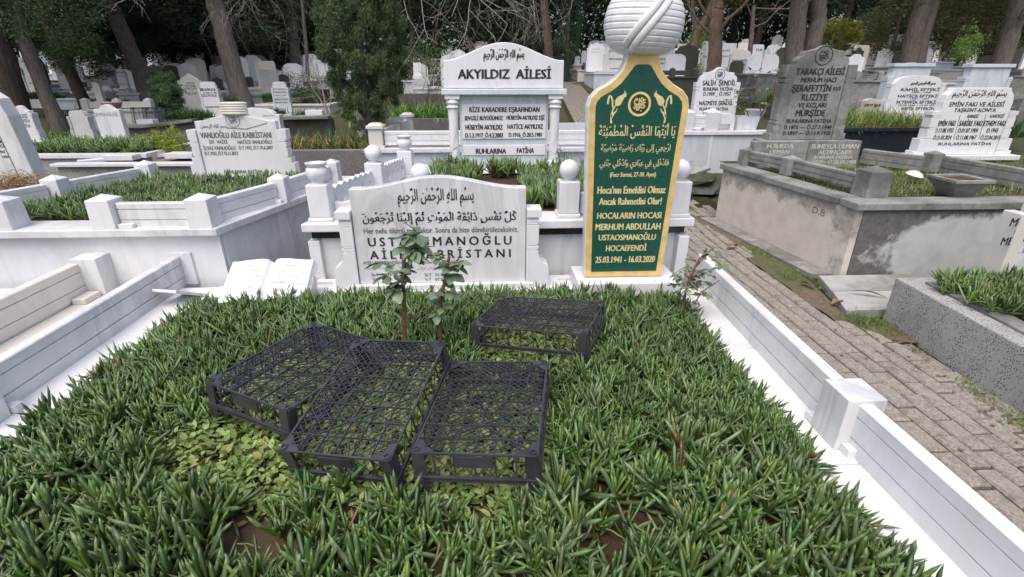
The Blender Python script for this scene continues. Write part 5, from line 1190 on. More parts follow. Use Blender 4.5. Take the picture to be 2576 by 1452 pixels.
rose('rose_bush','sparse green rose bush between the white seal headstone and the tall grey headstone',[([(Q(1905,330)[0],8.9,.5),Q(1915,285),Q(1945,250),Q(1950,205)],(.018,.008)),([(Q(1905,330)[0],8.9,.5),Q(1880,280),Q(1850,255)],(.012,.006)),([Q(1915,280),Q(1900,240),Q(1890,190)],(.01,.005))],
 [(Q(1850,250),.18,5),(Q(1870,240),.2,6),(Q(1890,255),.2,6),(Q(1910,240),.2,5),(Q(1945,225),.2,4),(Q(1950,195),.18,4),(Q(1890,190),.15,3),(Q(1930,260),.2,4)],.085,seed=21)
# ================================================================ the rest of the cemetery
D_=M['slate']; co_=M['marble_old']; cr_=M['marble_cream']; mb_=M['marble_blue']; mg_=M['marble_grey']
# --- grave behind the pedimented stone
G13=thing('raised_grave','raised white grave with panelled posts and rails directly behind the pedimented headstone','grave',(.2,6.9,0))
z13=.82
slab(G13,'cap_slab',-1.55,2.1,6.42,6.7,z13-.05,z13,mp); slab(G13,'wall',-1.5,2.05,6.46,6.5,0,z13-.052,mb_); slab(G13,'cap_slab',-1.55,-1.27,6.704,8.6,z13-.05,z13,mp); slab(G13,'wall',-1.5,-1.46,6.504,8.6,0,z13-.052,mb_); slab(G13,'cap_slab',1.85,2.1,6.704,8.6,z13-.05,z13,mp)
def capped_post(parent,x,y,z,w,h,mat):
    g=MB(); a=w/2; g.box(-a-.02,a+.02,-a-.02,a+.02,0,.03); g.box(-a,a,-a,a,.03,h-.07); g.box(-a-.02,a+.02,-a-.02,a+.02,h-.069,h-.03); frus(g,a+.005,a+.005,h-.0295,a-.03,a-.03,h); return obj('post',g,mat,parent,loc=(x,y,z),bev=.004)
for x,y in ((-1.40,6.56),(-1.33,7.5),(-1.28,8.4),(1.72,6.56),(1.95,7.6)): capped_post(G13,x,y,z13,.17,.30,cr_)
rail(G13,(-1.30,6.56,z13+.03),(1.62,6.56,z13+.03),.17,mp); rail(G13,(-1.38,6.66,z13+.03),(-1.34,7.4,z13+.03),.17,mp); rail(G13,(-1.33,7.6,z13+.03),(-1.29,8.3,z13+.03),.17,mp); rail(G13,(1.80,6.66,z13+.03),(1.9,7.5,z13+.03),.17,mp)
# --- speckled bed with the conifer
y2=6.45; top2=PY(800,378,y2)[2]
xa,xb=PY(690,378,y2)[0],PY(925,378,y2)[0]; p2=PZ(1003,350,top2)
G14=thing('raised_bed','planted bed walled in dark speckled granite, with a small conifer and dry iris leaves','grave',(-2,7,0))
poly(G14,'granite_wall',[(xa-1.0,y2),(xb,y2),(xb+.12,y2+.10),(p2[0],p2[1]),(p2[0]-.1,p2[1]),(xb,y2+.22),(xb-.08,y2+.10),(xa-1.0,y2+.10)],0,top2,M['granite_speck'],.01)
sb=MB(); sb.add([(xa-1,y2+.1,top2-.05),(xb-.08,y2+.1,top2-.05),(p2[0]-.08,p2[1],top2-.05),(xa-1,p2[1],top2-.05)],[(0,1,2,3)]); obj('soil_bed',sb,M['litter'],G14)
grass('iris_leaves',xa-.2,xb+.1,y2+.15,p2[1]-.3,top2-.04,1500,(.12,.30),(.008,.016),(.05,.10,.03),(.12,.19,.05),G14,el=(35,85),curl=(-1.6,-.1),cdry=(.36,.23,.11),pdry=.30,rings=4)
# --- shelf wall with bright irises behind it
ya=9.4; a=PY(985,299,ya);b_=PY(1130,290,ya)
W1=thing('raised_bed','dark speckled bed with a bright green iris clump, left of the pedimented headstone','grave',(a[0],ya,0))
poly(W1,'granite_wall',[(a[0],ya),(b_[0],ya+.05),(b_[0],ya+.15),(a[0],ya+.1)],.1,a[2],M['granite_speck'],.01)
sb=MB(); sb.add([(a[0],ya+.1,a[2]-.04),(b_[0]+.6,ya+.1,a[2]-.04),(b_[0]+.6,ya+1.6,a[2]-.02),(a[0],ya+1.6,a[2]-.02)],[(0,1,2,3)]); obj('soil_bed',sb,M['litter'],W1)
X=rng.normal((a[0]+b_[0])/2,.30,900); X=np.clip(X,a[0],b_[0]+.1); V,F,C_=blades(X,rng.uniform(ya+.12,ya+.8,900),np.full(900,a[2]-.04),(.18,.42),(.014,.026),(.06,.15,.03),(.20,.36,.07),el=(45,88),curl=(-1.9,-.1),rings=4); tag(obj('iris_leaves',npmesh('iris_leaves',V,F,C_),M['weed'],W1),kind='stuff')
yb3=11.3; a=PY(990,268,yb3); b_=PY(1125,268,yb3); tp=PY(1060,236,yb3)[2]
tag(slab(None,'retaining_wall',a[0],b_[0],yb3,yb3+.2,.2,tp,M['concrete_dark']),'plain dark brown low wall behind the bright iris clump','wall')
# --- left retaining wall
yw=10.6; 
def wall_px(name,pts,vb,y,th,mat,label,topmat=None,cat='wall'):
    r=thing(name,label,cat,PY(pts[0][0],vb,y)); P=[PY(u,v,y) for u,v in pts]; zb=PY(pts[0][0],vb,y)[2]
    g=MB()
    for p,q in zip(P,P[1:]): g.add([(p[0],y,zb-.3),(q[0],y,zb-.3),(q[0],y,q[2]),(p[0],y,p[2]),(p[0],y+th,zb-.3),(q[0],y+th,zb-.3),(q[0],y+th,q[2]),(p[0],y+th,p[2])],[(0,1,2,3),(3,2,6,7),(7,6,5,4),(0,3,7,4),(2,1,5,6)])
    obj('wall_face',g,mat,r)
    if topmat:
        g=MB()
        for p,q in zip(P,P[1:]): g.section([(-.08,0),(.16,0),(.16,.06),(-.08,.06)],(p[0],y+.05,p[2]+.002),(q[0],y+.05,q[2]+.002))
        obj('coping',g,topmat,r,bev=.008)
    return r
wall_px('retaining_wall',[(311,321),(360,322),(430,315),(492,306)],372,yw,.25,M['granite_speck'],'dark pebbly retaining wall with pale coping, left of the small turban headstone',M['concrete'])
wall_px('retaining_wall',[(705,302),(760,300),(830,299)],335,10.0,.25,M['concrete_dark'],'mottled retaining wall with pale coping, between the small turban headstone and the conifer',M['concrete'])
# --- gravel plot edged with white slabs
G15=thing('family_grave','low gravel plot edged by thin white slabs, behind the raised grave at left','grave',(-5,7,0))
zg=.55; a=PZ(158,412,zg);b_=PZ(492,408,zg)
sb=MB(); sb.box(a[0],b_[0]+.4,a[1]+.05,a[1]+2.2,0,zg-.04); obj('gravel_bed',sb,M['gravel'],G15)
slab(G15,'edge_slab',a[0]-.1,b_[0]+.5,a[1]-.1,a[1]+.06,zg-.03,zg+.01,mp)
slab(G15,'plinth_wall',a[0]-.05,b_[0]+.45,a[1]-.05,a[1],0,zg-.032,M['terrazzo'])
g=MB(); q=PZ(400,393,zg); 
g.section([(-.09,0),(.09,0),(.09,.04),(-.09,.04)],(a[0]+.1,a[1]+.13,zg-.02),(q[0]+.2,q[1]+.3,zg-.02)); obj('edge_slab',g,mp,G15)
for (u,v) in ((300,404),(603,399),(452,399)):
    q=PZ(u,v,zg); slab(G15,'white_block',q[0]-.20,q[0]+.20,q[1]-.02,q[1]+.22,zg,zg+.07,mp)
# bushes
def leafcloud(n,rx,ry,rz,size,c0,c1,clumps=30,cl=.28,hollow=.3,seed=1,shape='ell',elong=1.0,dense=0):
    rg=np.random.default_rng(seed)
    # clump centres
    d=rg.normal(size=(clumps,3)); d/=np.linalg.norm(d,axis=1)[:,None]; r=(hollow+(1-hollow)*rg.random(clumps)**.5)[:,None]; cen=d*r
    if shape=='cone': z=rg.random(clumps)**1.3; a=rg.uniform(0,6.283,clumps); rr=(1-z)**.7*(.35+.65*rg.random(clumps)**.5); cen=np.stack([rr*np.cos(a),rr*np.sin(a),2*z-1],1)
    if shape=='column': z=rg.random(clumps); a=rg.uniform(0,6.283,clumps); rr=np.sin(np.pi*np.clip(z*.9+.08,0,1))**.5*(.5+.5*rg.random(clumps)**.5); cen=np.stack([rr*np.cos(a),rr*np.sin(a),2*z-1],1)
    k=rg.integers(0,clumps,n); off=rg.normal(size=(n,3))*cl*rg.uniform(.55,1.1,clumps)[k][:,None]*np.array([1,1,.75]); p=cen[k]+off
    p=p*np.array([rx,ry,rz])
    u=rg.normal(size=(n,3)); u/=np.linalg.norm(u,axis=1)[:,None]; w=np.cross(u,rg.normal(size=(n,3))); w/=np.linalg.norm(w,axis=1)[:,None]
    s=(size*rg.uniform(.6,1.3,n))[:,None]
    V=np.stack([p-u*s*.5*elong,p+w*s*.42,p+u*s*.6*elong],1); F=np.arange(3*n).reshape(n,3)
    c=np.array(c0)+(np.array(c1)-np.array(c0))*(rg.random(n)*.55+.45*rg.random(clumps)[k])[:,None]
    return V.reshape(-1,3),F,np.repeat(c[:,None,:],3,1).reshape(-1,3)
def cloudmesh(name,*a,**k):
    V,F,C_=leafcloud(*a,**k); m=npmesh(name,V,F,C_); m.materials.append(M['needle']); return m
def bush(name,loc,label,me,sx=1,sy=None,sz=None,cat='bush',stem=None,rotz=0,group=None):
    r=thing(name,label,cat,loc,rotz,group); o=bpy.data.objects.new('foliage',me); COL.objects.link(o); o.parent=r; o.scale=(sx,sy or sx,sz or sx); o.location=(0,0,(sz or sx)*.8)
    g=MB(); h=(sz or sx)
    for k in range(4): a=k*1.6; g.tube([(0,0,-.05),(.25*sx*math.cos(a),.25*sx*math.sin(a),.6*h),(.5*sx*math.cos(a),.5*sx*math.sin(a),1.1*h)],[.03*h,.02*h,.008*h],5)
    obj('stems',g,stem or M['bark_dark'],r,local=True); return r
yg=cloudmesh('foliage',2600,1,1,1,.11,(.14,.19,.02),(.34,.38,.06),26,.30,.2,1,elong=1.6)
q=PZ(337,392,.55); bush('shrub',(q[0],q[1],.50),'small yellow green shrub, left one of the two in front of the pebbly wall',yg,.17,.17,.15)
q=PZ(428,384,.55); bush('shrub',(q[0],q[1],.50),'rounded yellow green shrub, right one of the two in front of the pebbly wall',yg,.26,.26,.24,rotz=1)
og=cloudmesh('foliage',5200,1,1,1,.07,(.13,.07,.015),(.34,.20,.05),30,.35,.1,2,elong=1.2)
q=PY(35,470,5.1); bush('sedum_cushion',(q[0],q[1],q[2]-.05),'low orange brown cushion plant at the left edge in front of the tall pale stone',og,.36,.3,.10,cat='plant')
# --- the three alike stones at left
q=PY(60,357,8.6)
zb_=q[2]
G16=thing('family_grave','planted grave with three old marble headstones and a pale kerb, left of the pebbly wall','grave',(-6,8,0))
x0_,x1_=PY(20,380,7.6)[0],PY(365,380,7.6)[0]; zt_=PY(200,388,7.6)[2]
slab(G16,'kerb',x0_-1,x1_,7.6,7.72,zt_-.06,zt_,mp); slab(G16,'granite_wall',x0_-1,x1_-.02,7.63,7.70,0,zt_-.062,M['terrazzo']); sb=MB(); sb.box(x0_-1,x1_-.125,7.721,8.9,0,zt_-.03); obj('soil_bed',sb,M['litter'],G16)
slab(G16,'kerb',x1_-.12,x1_,7.721,9.0,0,zt_,cr_)
X,Y=jgrid(x0_+.2,x1_-.1,7.8,8.45,.07); n=len(X); V,F,C_=clump_field(X,Y,zt_+rng.uniform(-.02,.06,n),rng.uniform(1.1,1.7,n),3,nl=(8,12),spread=.75,tone=1.2); tag(obj('succulent_ground_cover',npmesh('sg',V,F,C_),M['leaf'],G16),kind='stuff')
far_stone(18,266,101,357,'wavy',M['marble'],'veined marble headstone at far left whose name starts behind the tall pale stone',y=8.6,pillars=True,texts=[('EN AİLESİ',26,287.5,68.7,297),('HA SEVEN',28,300,74,308),('UNA FATİHA',34,313,77,320)],bold=.03)
far_stone(168,279,233,348,'clip',mg_,'plain worn grey marble headstone with pale side pillars, between the two veined ones',y=8.7,pillars=True)
far_stone(228,263,322,350,'wavy',M['marble'],'diagonally veined marble headstone with faded letters, right of the plain grey one',y=8.6,texts=[('SEVEN AİLESİ',238,284,296,292)],ink='inkfaint',bold=.03)
# --- leftmost tall stone
Yl=5.5; a=PY(30,450,Yl);b_=PY(92,450,Yl)
Tl=thing('headstone','tall pale marble stone cut off by the left edge, with a black framed inscription','headstone',(a[0]-.3,Yl,a[2]))
tpz=PY(0,232,Yl)[2]
g=MB(); g.prism([(b_[0]-.9,a[2]-.05),(b_[0],a[2]-.05),(b_[0]-.06,tpz-.22),(b_[0]-.10,tpz-.06),(b_[0]-.2,tpz+.02),(b_[0]-.45,tpz+.05),(b_[0]-.7,tpz+.02),(b_[0]-.9,tpz-.1)],Yl,Yl+.16); obj('slab',g,M['marble'],Tl,bev=.008)
g=MB(); 
p=PY(-8,330,Yl);q=PY(48,447,Yl); g.add([(p[0],Yl-.002,p[2]),(p[0]+.008,Yl-.002,p[2]),(q[0]+.008,Yl-.002,q[2]),(q[0],Yl-.002,q[2])],[(0,1,2,3)])
for s_,b in (('NUR',(-14,353,5,360)),('BACI',(-12,364,10,371)),('1937',(-2,379,14,385)),('1979',(6,392,22,398))): put_px(g,s_,*b,Yl,bold=.05)
obj('inscription',g,M['ink'],Tl)
slab(Tl,'plinth',b_[0]-1.0,b_[0]+.12,Yl-.1,Yl+.3,.0,a[2]-.052,M['terrazzo'])
# --- second stone behind the small turban stone
far_stone(577,273,703,350,'arch',mp,'white arched headstone peeking out behind the small turban headstone',y=6.9,pillars=True,texts=[('EMEKLİ İMAM',662,290,690,292.5)])
# --- back left stones   u0,v0,u1,v1,kind,mat,off,label,texts,ink
BL=[(498,206,559,292,'clip',mp,'white headstone with cut corners and two names beside the second leaning trunk',.3,[('İBRAHİM KOLCU',503,222.5,552,229),('D.1940_Ö.1998',512,232,545,236),('GÜLİYE KOLCU',506,238,556,243.5),('RUHLARINA FATİHA',517,267.5,552,271)],'ink'),
(682,206,731,282,'clip',mb_,'narrow bluish white headstone with cut corners right of the second leaning trunk',.25,[('ALİ KOLCU',687,222,719,226.7),('RUHUNA FATİHA',687,230,721,234),('D.1946_Ö.1994',688,239,720,242),('SEFER KOLCU',690,247.5,724,252),('RUHUNA FATİHA',692,256,724,260)],'inkgrey'),
(446,185,516,272,'point',cr_,'grey beige headstone with pointed top behind the rosemary bush',.3,[('MUHTAR',470,207,488,211),('ALİ TETİK',467,214,492,219),('D.1905_Ö.1979',465,221,495,225),('EMEL TETİK',470,233,495,238)],'inkgrey'),
(406,164,456,212,'round',D_,'round topped dark brown headstone left of the grey beige one',.6,[],'ink'),
(530,195,562,228,'point',D_,'dark brown pointed headstone left of the second leaning trunk',.4,[],'ink'),
(560,179,585,200,'clip',mg_,'small grey headstone far behind, left of the second leaning trunk',.5,[],'ink'),
(602,192,627,250,'arch',D_,'dark brown headstone just right of the second leaning trunk, front one',.3,[],'ink'),
(616,193,638,222,'arch',D_,'dark brown small headstone right of the second leaning trunk, rear one',.4,[],'ink'),
(611,180,635,200,'round',mp,'small white round topped headstone right of the second leaning trunk',.5,[('AİLESİ',614,186,630,189)],'ink'),
(640,184,675,200,'clip',mg_,'low wide grey headstone right of the small round white one',.4,[],'ink'),
(697,187,731,232,'round',D_,'dark brown round headstone just behind the narrow bluish one',.3,[],'ink'),
(712,163,767,200,'arch',mb_,'white arched family headstone with black capitals left of the conifer',.55,[('GÜRSOY AİLESİ',719,179,762,184.5)],'ink'),
(764,166,796,208,'point',cr_,'beige pointed headstone half hidden by the conifer',.3,[],'ink'),
(690,184,716,215,'flat',co_,'grey square headstone behind the narrow bluish one',.3,[],'ink'),
(228,207,262,255,'arch',cr_,'old beige headstone left of the first leaning trunk',.4,[],'ink'),
(247,175,283,206,'flat',mp,'white panelled headstone with wavy neighbours between the left trunks',.6,[],'ink'),
(270,170,300,204,'arch',mp,'white arched headstone behind the first leaning trunk, left one',.6,[],'ink'),
(288,173,331,240,'arch',mb_,'tall white headstone just left of the first leaning trunk',.35,[('BALIBEY',297,180,318,184),('AİLESİ',298,190,318,193),('ÖMER KOÇ',300,210,324,213)],'inkgrey'),
(252,216,288,252,'round',mg_,'round grey headstone with crescent in front of the white panelled one',.25,[('ALİ RIZA',257,226,278,229)],'inkgrey'),
(294,221,330,255,'clip',mb_,'bluish headstone with black capitals below the tall white one',.25,[('AYDIN VE',300,225,320,229),('İBRAHİM',300,232,322,236)],'ink'),
(295,233,320,258,'round',D_,'small dark round headstone in front of the bluish one',.15,[],'ink'),
(196,226,224,246,'round',D_,'low dark round headstone under the dark foliage at left',.3,[],'ink'),
(38,170,70,232,'arch',mg_,'grey headstone seen between the two nearest trunks at left',.4,[('ORHAN',45,205,62,208)],'inkgrey'),
(20,160,48,228,'flat',mp,'pale wall like headstone behind the grey one at far left',.7,[],'ink'),
(60,190,98,245,'flat',cr_,'cream headstone right of the grey one at far left',.3,[('REMZİ',72,208,90,211)],'inkgrey'),
(358,175,376,198,'round',mg_,'small grey round headstone right of the first leaning trunk',.5,[],'ink'),
(374,189,402,220,'clip',mb_,'small white headstone with writing right of the first leaning trunk',.4,[('MEHMET',378,195,396,198)],'inkgrey'),
(361,206,390,240,'arch',mg_,'grey headstone in front of the small white one with writing',.25,[],'ink'),
(380,168,412,190,'flat',mp,'far white slab headstone left of the round dark brown one',.6,[],'ink'),
(455,182,476,192,'wavy',mp,'far white headstone tip behind the round dark brown one',.6,[],'ink'),
(524,165,545,192,'round',mb_,'far tall white round headstone between two thin trunks',.6,[],'ink'),
(536,176,556,190,'round',mg_,'far grey round headstone between two thin trunks',.4,[],'ink'),
(555,182,576,200,'arch',mp,'far white arched headstone touching the second leaning trunk',.4,[],'ink'),
(694,178,714,192,'round',mp,'far small white headstone left of the white arched family one',.5,[],'ink')]
for u0,v0,u1,v1,kd,mt,lb,off,tx,ink in BL: far_stone(u0,v0,u1,v1,kd,mt,lb,off,tx,ink=ink,pillars=(u1-u0>45))
# --- stones seen between the conifer and the pedimented headstone
BC=[(1039,158,1061,190,'flat',mp,'slim white post like headstone behind the bare twigs',.9,[],'ink'),(1038,162,1078,205,'arch',mg_,'grey arched headstone left of the pedimented headstone',.6,[],'ink'),
(1080,148,1120,175,'clip',cr_,'cream headstone with dark capitals showing behind the left end of the pediment',.8,[('AHMET GÜLTEKİN',1083,152,1113,156)],'ink'),
(1002,155,1024,190,'round',mb_,'small bluish round headstone right of the conifer, left of two',.6,[],'ink'),(1026,160,1046,190,'round',mb_,'small bluish round headstone right of the conifer, right of two',.6,[],'ink'),
(1052,160,1058,165,'flat',mp,'tiny white finial far behind the bare twigs',.9,[],'ink')]
for u0,v0,u1,v1,kd,mt,lb,off,tx,ink in BC[:5]: far_stone(u0,v0,u1,v1,kd,mt,lb,off,tx,ink=ink)
# --- right back stones
BR=[(1478,107,1521,175,'ogee',mp,'white ogee headstone with side pillars beside the far path',.55,[('HACI',1490,122,1508,125),('MEHMET',1488,130,1510,133)],'inkfaint'),
(1507,134,1524,168,'round',D_,'narrow dark headstone right of the white ogee one by the path',.4,[],'ink'),
(1521,123,1570,185,'flat',mg_,'grey headstone with side pillars just left of the turban',.45,[('SEYİT',1532,127,1545,131),('METİN YARGAN',1532,147,1565,151),('RUHLARINA FATİHA',1533,171,1562,174)],'ink'),
(1654,130,1694,183,'flat',mg_,'grey headstone with black names just right of the turban neck',.45,[('YILDIZ YAZGAN',1656,147,1682,151),('RUHUNA FATİHA',1658,158,1682,162)],'ink'),
(1697,110,1758,194,'ogee',D_,'tall dark brown stepped headstone right of the turban',.45,[],'ink'),
(1759,103,1787,170,'arch',mg_,'grey headstone left of the reddish trunk',.45,[('BAKİ',1768,140,1780,143)],'inkgrey'),
(1811,109,1855,168,'flat',mb_,'white square headstone with black capitals right of the reddish trunk',.45,[('BALTACI',1814,125,1836,130),('AİLESİ',1816,140,1832,143)],'ink'),
(1833,123,1892,192,'ogee',cr_,'beige ogee headstone with small round seals right of the reddish trunk',.4,[('ALİ RIZA EVRENSEL',1841,150,1882,154),('HACI NECİBE EVRENSEL',1834,161,1884,165.5),('ZEKİ KAYA',1850,172,1876,176)],'ink'),
(1884,112,1925,160,'clip',mb_,'white family headstone with large capitals behind the beige ogee one',.5,[('TUR',1901,123,1918.5,129)],'ink'),
(1912,120,1942,190,'ogee',mb_,'pale grey ogee headstone left of the double trunk',.35,[('ET AMİL',1898+3,158,1917,162)],'inkgrey'),
(1936,112,1966,150,'wavy',mp,'white wavy headstone with names left of the double trunk',.5,[('GÜLTEPE',1940,130,1960,133)],'inkgrey'),
(2135,119,2178,182,'wavy',D_,'dark grey wavy headstone with pale letters right of the tall grey headstone',.4,[('ESAT',2141,155,2153,158),('REŞAT OĞLU',2138,165,2160,168)],'inkpale'),
(2173,116,2205,145,'arch',mp,'small bright white headstone behind the dark wavy one',.4,[],'ink'),
(2221,92,2276,163,'flat',mg_,'grey panelled headstone with cap left of the bigger right trunk',.45,[('TEVFİK',2243,106,2266,111),('HALİT ERGÜN',2235,115,2262,119),('SAFFET ERCAN',2233,128,2260,132)],'ink'),
(2316,128,2336,146,'round',mg_,'small grey round headstone right of the bigger right trunk, leftmost of the row',.3,[],'ink'),
(2334,127,2358,146,'ogee',M['concrete'],'small grey ogee headstone, second of the row right of the bigger right trunk',.3,[],'ink'),
(2356,128,2396,157,'ogee',M['concrete'],'grey ogee headstone with pale edge, widest of the row right of the bigger right trunk',.25,[],'ink'),
(2411,134,2437,162,'round',D_,'small dark round headstone in the row above the rear slab',.25,[],'ink'),
(2468,148,2503,163,'arch',D_,'low dark wide headstone above the rear slab near the right trunk',.25,[],'ink'),
(2383,115,2414,132,'arch',mp,'far white arched headstone above the grey ones at right',.6,[],'ink'),
(2552,119,2600,156,'arch',M['concrete_dark'],'dark arched headstone at the right edge behind the last trunk',.4,[],'ink'),
(2548,232,2600,320,'point',M['concrete'],'grey headstone shoulder cut by the right edge behind the white three column one',.4,[],'ink'),
(1462,128,1480,160,'round',mp,'far white round headstone at the bend of the far path',.5,[],'ink'),(1446,140,1460,160,'point',mp,'farthest white headstone along the path',.5,[],'ink')]
for u0,v0,u1,v1,kd,mt,lb,off,tx,ink in BR: far_stone(u0,v0,u1,v1,kd,mt,lb,off,tx,ink=ink,pillars=kd in('flat','ogee') and u1-u0>40,cap=(kd=='flat' and u0>2200))
# --- raised grave boxes under and between them (u0,vtop,u1,vbottom,mat,label)
def box_px(u0,vt,u1,vb,mat,label,depth=1.6,cap=None,off=0,posts=0,capmat=None):
    b=PG((u0+u1)/2,vb,off); y=b[1]; x0=PY(u0,vt,y)[0]; x1=PY(u1,vt,y)[0]; zt_=PY((u0+u1)/2,vt,y)[2]
    r=thing('raised_grave',label,'grave',((x0+x1)/2,y,b[2])); cm_=capmat or mat
    g=MB(); g.box(x0+.04,x1-.04,y+.04,y+depth,b[2]-.4,zt_-.06); obj('wall',g,mat,r)
    g=MB(); g.box(x0,x1,y,y+.22,zt_-.058,zt_); g.box(x0,x0+.22,y+.22,y+depth,zt_-.058,zt_-.001); g.box(x1-.22,x1,y+.22,y+depth,zt_-.058,zt_-.001); obj('cap_slab',g,cm_,r,bev=.006)
    if posts:
        for k in range(posts): post(r,x0+.12+(x1-x0-.24)*k/(posts-1),y+.1,zt_,.16,.22,cm_,tip=.04,taper=.06)
        for k in range(posts-1): a=x0+.12+(x1-x0-.24)*k/(posts-1); c=x0+.12+(x1-x0-.24)*(k+1)/(posts-1); rail(r,(a+.09,y+.1,zt_+.03),(c-.09,y+.1,zt_+.03),.14,cm_)
    return r
BX=[(1493,183,1570,222,mb_,'pale marble grave box left of the turban neck at the far path',0,2.2),(1452,176,1492,205,cr_,'narrow cream grave box along the far path',0,2.0),(1440,163,1466,188,mp,'white grave box at the top of the far path',0,2),
(1625,192,1760,262,D_,'dark stone grave box behind the green headstone',3,1.8),(1745,183,1800,205,mg_,'grey grave box left of the reddish trunk',0,1.5),
(1880,185,1990,255,M['block'],'pale concrete grave box behind the sparse rose bush',0,1.8),(1930,148,1995,175,mp,'white grave box with grass left of the double trunk',0,1.5),
(2150,202,2225,275,M['block'],'old concrete grave box with two posts right of the tall grey headstone',2,1.6),(2225,156,2330,190,mp,'white grave box below the bigger right trunk',0,1.6),
(2318,156,2405,200,mb_,'bluish grave box between the two large plain slabs',0,1.8),(2410,150,2560,170,cr_,'cream low grave box near the right trunk',0,1.5),(2550,190,2640,250,M['concrete'],'grey grave box at the right edge with green weeds',0,1.5),
(100,248,190,275,mb_,'white grave box between the left trunks',0,2),(228,240,330,262,cr_,'cream grave box with rails under the round grey headstone',4,1.6),(200,275,385,330,cr_,'stained grave box with urn, behind the three alike headstones',3,1.6),
(250,200,395,222,mp,'long white grave box behind the first leaning trunk',0,1.8),(590,275,690,300,cr_,'beige grave box below the second leaning trunk',0,1.2),(640,262,830,290,cr_,'long beige grave box left of the conifer',0,1.3),
(700,225,830,245,M['concrete_dark'],'dark grave box with bright green plants left of the conifer',0,1.4),(600,248,700,262,M['concrete_dark'],'low dark grave box right of the second leaning trunk',0,1.2),
(985,188,1100,222,mb_,'bluish grave box behind the bare twigs',0,1.6),(1040,222,1110,240,cr_,'small grave box left of the pedimented headstone',0,1.3),(0,225,100,262,mp,'white grave box at the far left edge',0,2),
(330,250,400,268,cr_,'cream grave box right of the first leaning trunk',0,1.2),(395,200,500,212,mp,'low white grave box behind the grey beige headstone',0,1.2)]
for u0,vt,u1,vb,mt,lb,np_,dp in BX: box_px(u0,vt,u1,vb,mt,lb,dp,posts=np_)
# urn on the left box, white blocks, crates used as fencing
q=PG(289,292,.45); g=MB(); g.lathe([(.06,0),(.05,.05),(.14,.12),(.2,.22),(.21,.25),(.17,.25)],n=18); tag(obj('urn_planter',g,plain('terracotta_pink',(.42,.27,.23),.8,.2),loc=(PY(288,285,12.2)[0],12.2,PY(288,285,12.2)[2]-.02),smooth=50),'faded pink terracotta bowl planter on the stained grave box at left','planter')
for u,v,lb in ((366,316,'small white marble block on the coping of the pebbly wall'),(790,293,'small white marble block on the coping left of the conifer')):
    q=PY(u,v,10.75 if u<500 else 10.2); tag(slab(None,'marble_block',q[0]-.16,q[0]+.16,q[1],q[1]+.2,q[2],q[2]+.11,mp),lb,'block')
for k,(u,v,lb) in enumerate(((372,296,'black plastic crate set on its side among plants above the pebbly wall, left one'),(400,296,'black plastic crate set on its side above the pebbly wall, right one'))):
    q=PY(u,v,11.3+.2*k); r=thing('plastic_crate',lb,'crate',(q[0],q[1],q[2]),group='black crates used as a fence'); r.rotation_euler=(R(80),0,R(12 if k==0 else -6)); r.scale=(1,.6,1)
    for n_,me in cm:
        if n_ in('lattice','rib_grid','top_rim','corner_post','bottom_rim'): o=bpy.data.objects.new(n_,me); COL.objects.link(o); o.parent=r
# --- ground plants in the back
def patch(u0,u1,v,n,L,wd,c0,c1,off=.4,depth=.8,parent=None,name='grass',label=None,**k):
    b=PG((u0+u1)/2,v,off); y=b[1]; x0=PY(u0,v,y)[0];x1=PY(u1,v,y)[0]; return grass(name,x0,x1,y,y+depth,b[2],n,L,wd,c0,c1,parent,**k)
patch(405,500,302,1500,(.10,.28),(.012,.02),(.03,.08,.02),(.07,.15,.04),off=.35,el=(30,85)); patch(735,800,300,900,(.10,.25),(.012,.02),(.03,.08,.02),(.07,.15,.04),off=.3,el=(30,85)); patch(640,700,292,500,(.10,.2),(.01,.02),(.03,.08,.02),(.06,.13,.04),off=.3)
patch(655,720,248,1200,(.08,.2),(.015,.03),(.12,.22,.03),(.22,.38,.06),off=.3); patch(730,790,246,900,(.08,.18),(.015,.03),(.12,.22,.03),(.22,.36,.06),off=.3); patch(640,680,220,800,(.15,.35),(.015,.03),(.13,.24,.04),(.25,.40,.08),off=.3)
patch(60,260,352,900,(.06,.16),(.01,.02),(.06,.13,.03),(.12,.2,.05),off=.3); patch(195,290,262,500,(.1,.2),(.01,.02),(.03,.08,.02),(.07,.14,.04),off=.3); patch(30,110,250,900,(.1,.25),(.015,.03),(.02,.06,.015),(.05,.11,.03),off=.5)
patch(1460,1500,200,260,(.05,.12),(.01,.02),(.08,.15,.03),(.16,.24,.06),off=0,depth=2); patch(1530,1570,184,300,(.08,.16),(.01,.02),(.08,.15,.03),(.16,.24,.06),off=.4)
patch(1960,2000,265,900,(.2,.45),(.012,.02),(.06,.15,.03),(.16,.28,.06),off=.4); patch(2205,2240,140,400,(.1,.2),(.015,.02),(.05,.12,.03),(.12,.2,.05),off=.4); patch(2310,2360,155,600,(.1,.25),(.015,.02),(.05,.12,.03),(.12,.2,.05),off=.3); patch(2400,2470,160,600,(.1,.3),(.015,.02),(.05,.12,.03),(.13,.22,.05),off=.3)
patch(2545,2600,215,900,(.15,.35),(.012,.02),(.06,.12,.03),(.16,.24,.06),off=.3); patch(1930,1990,158,400,(.1,.15),(.012,.02),(.12,.18,.04),(.24,.3,.08),off=.5)
patch(2520,2600,350,600,(.2,.5),(.012,.02),(.04,.10,.03),(.10,.17,.05),off=.3)
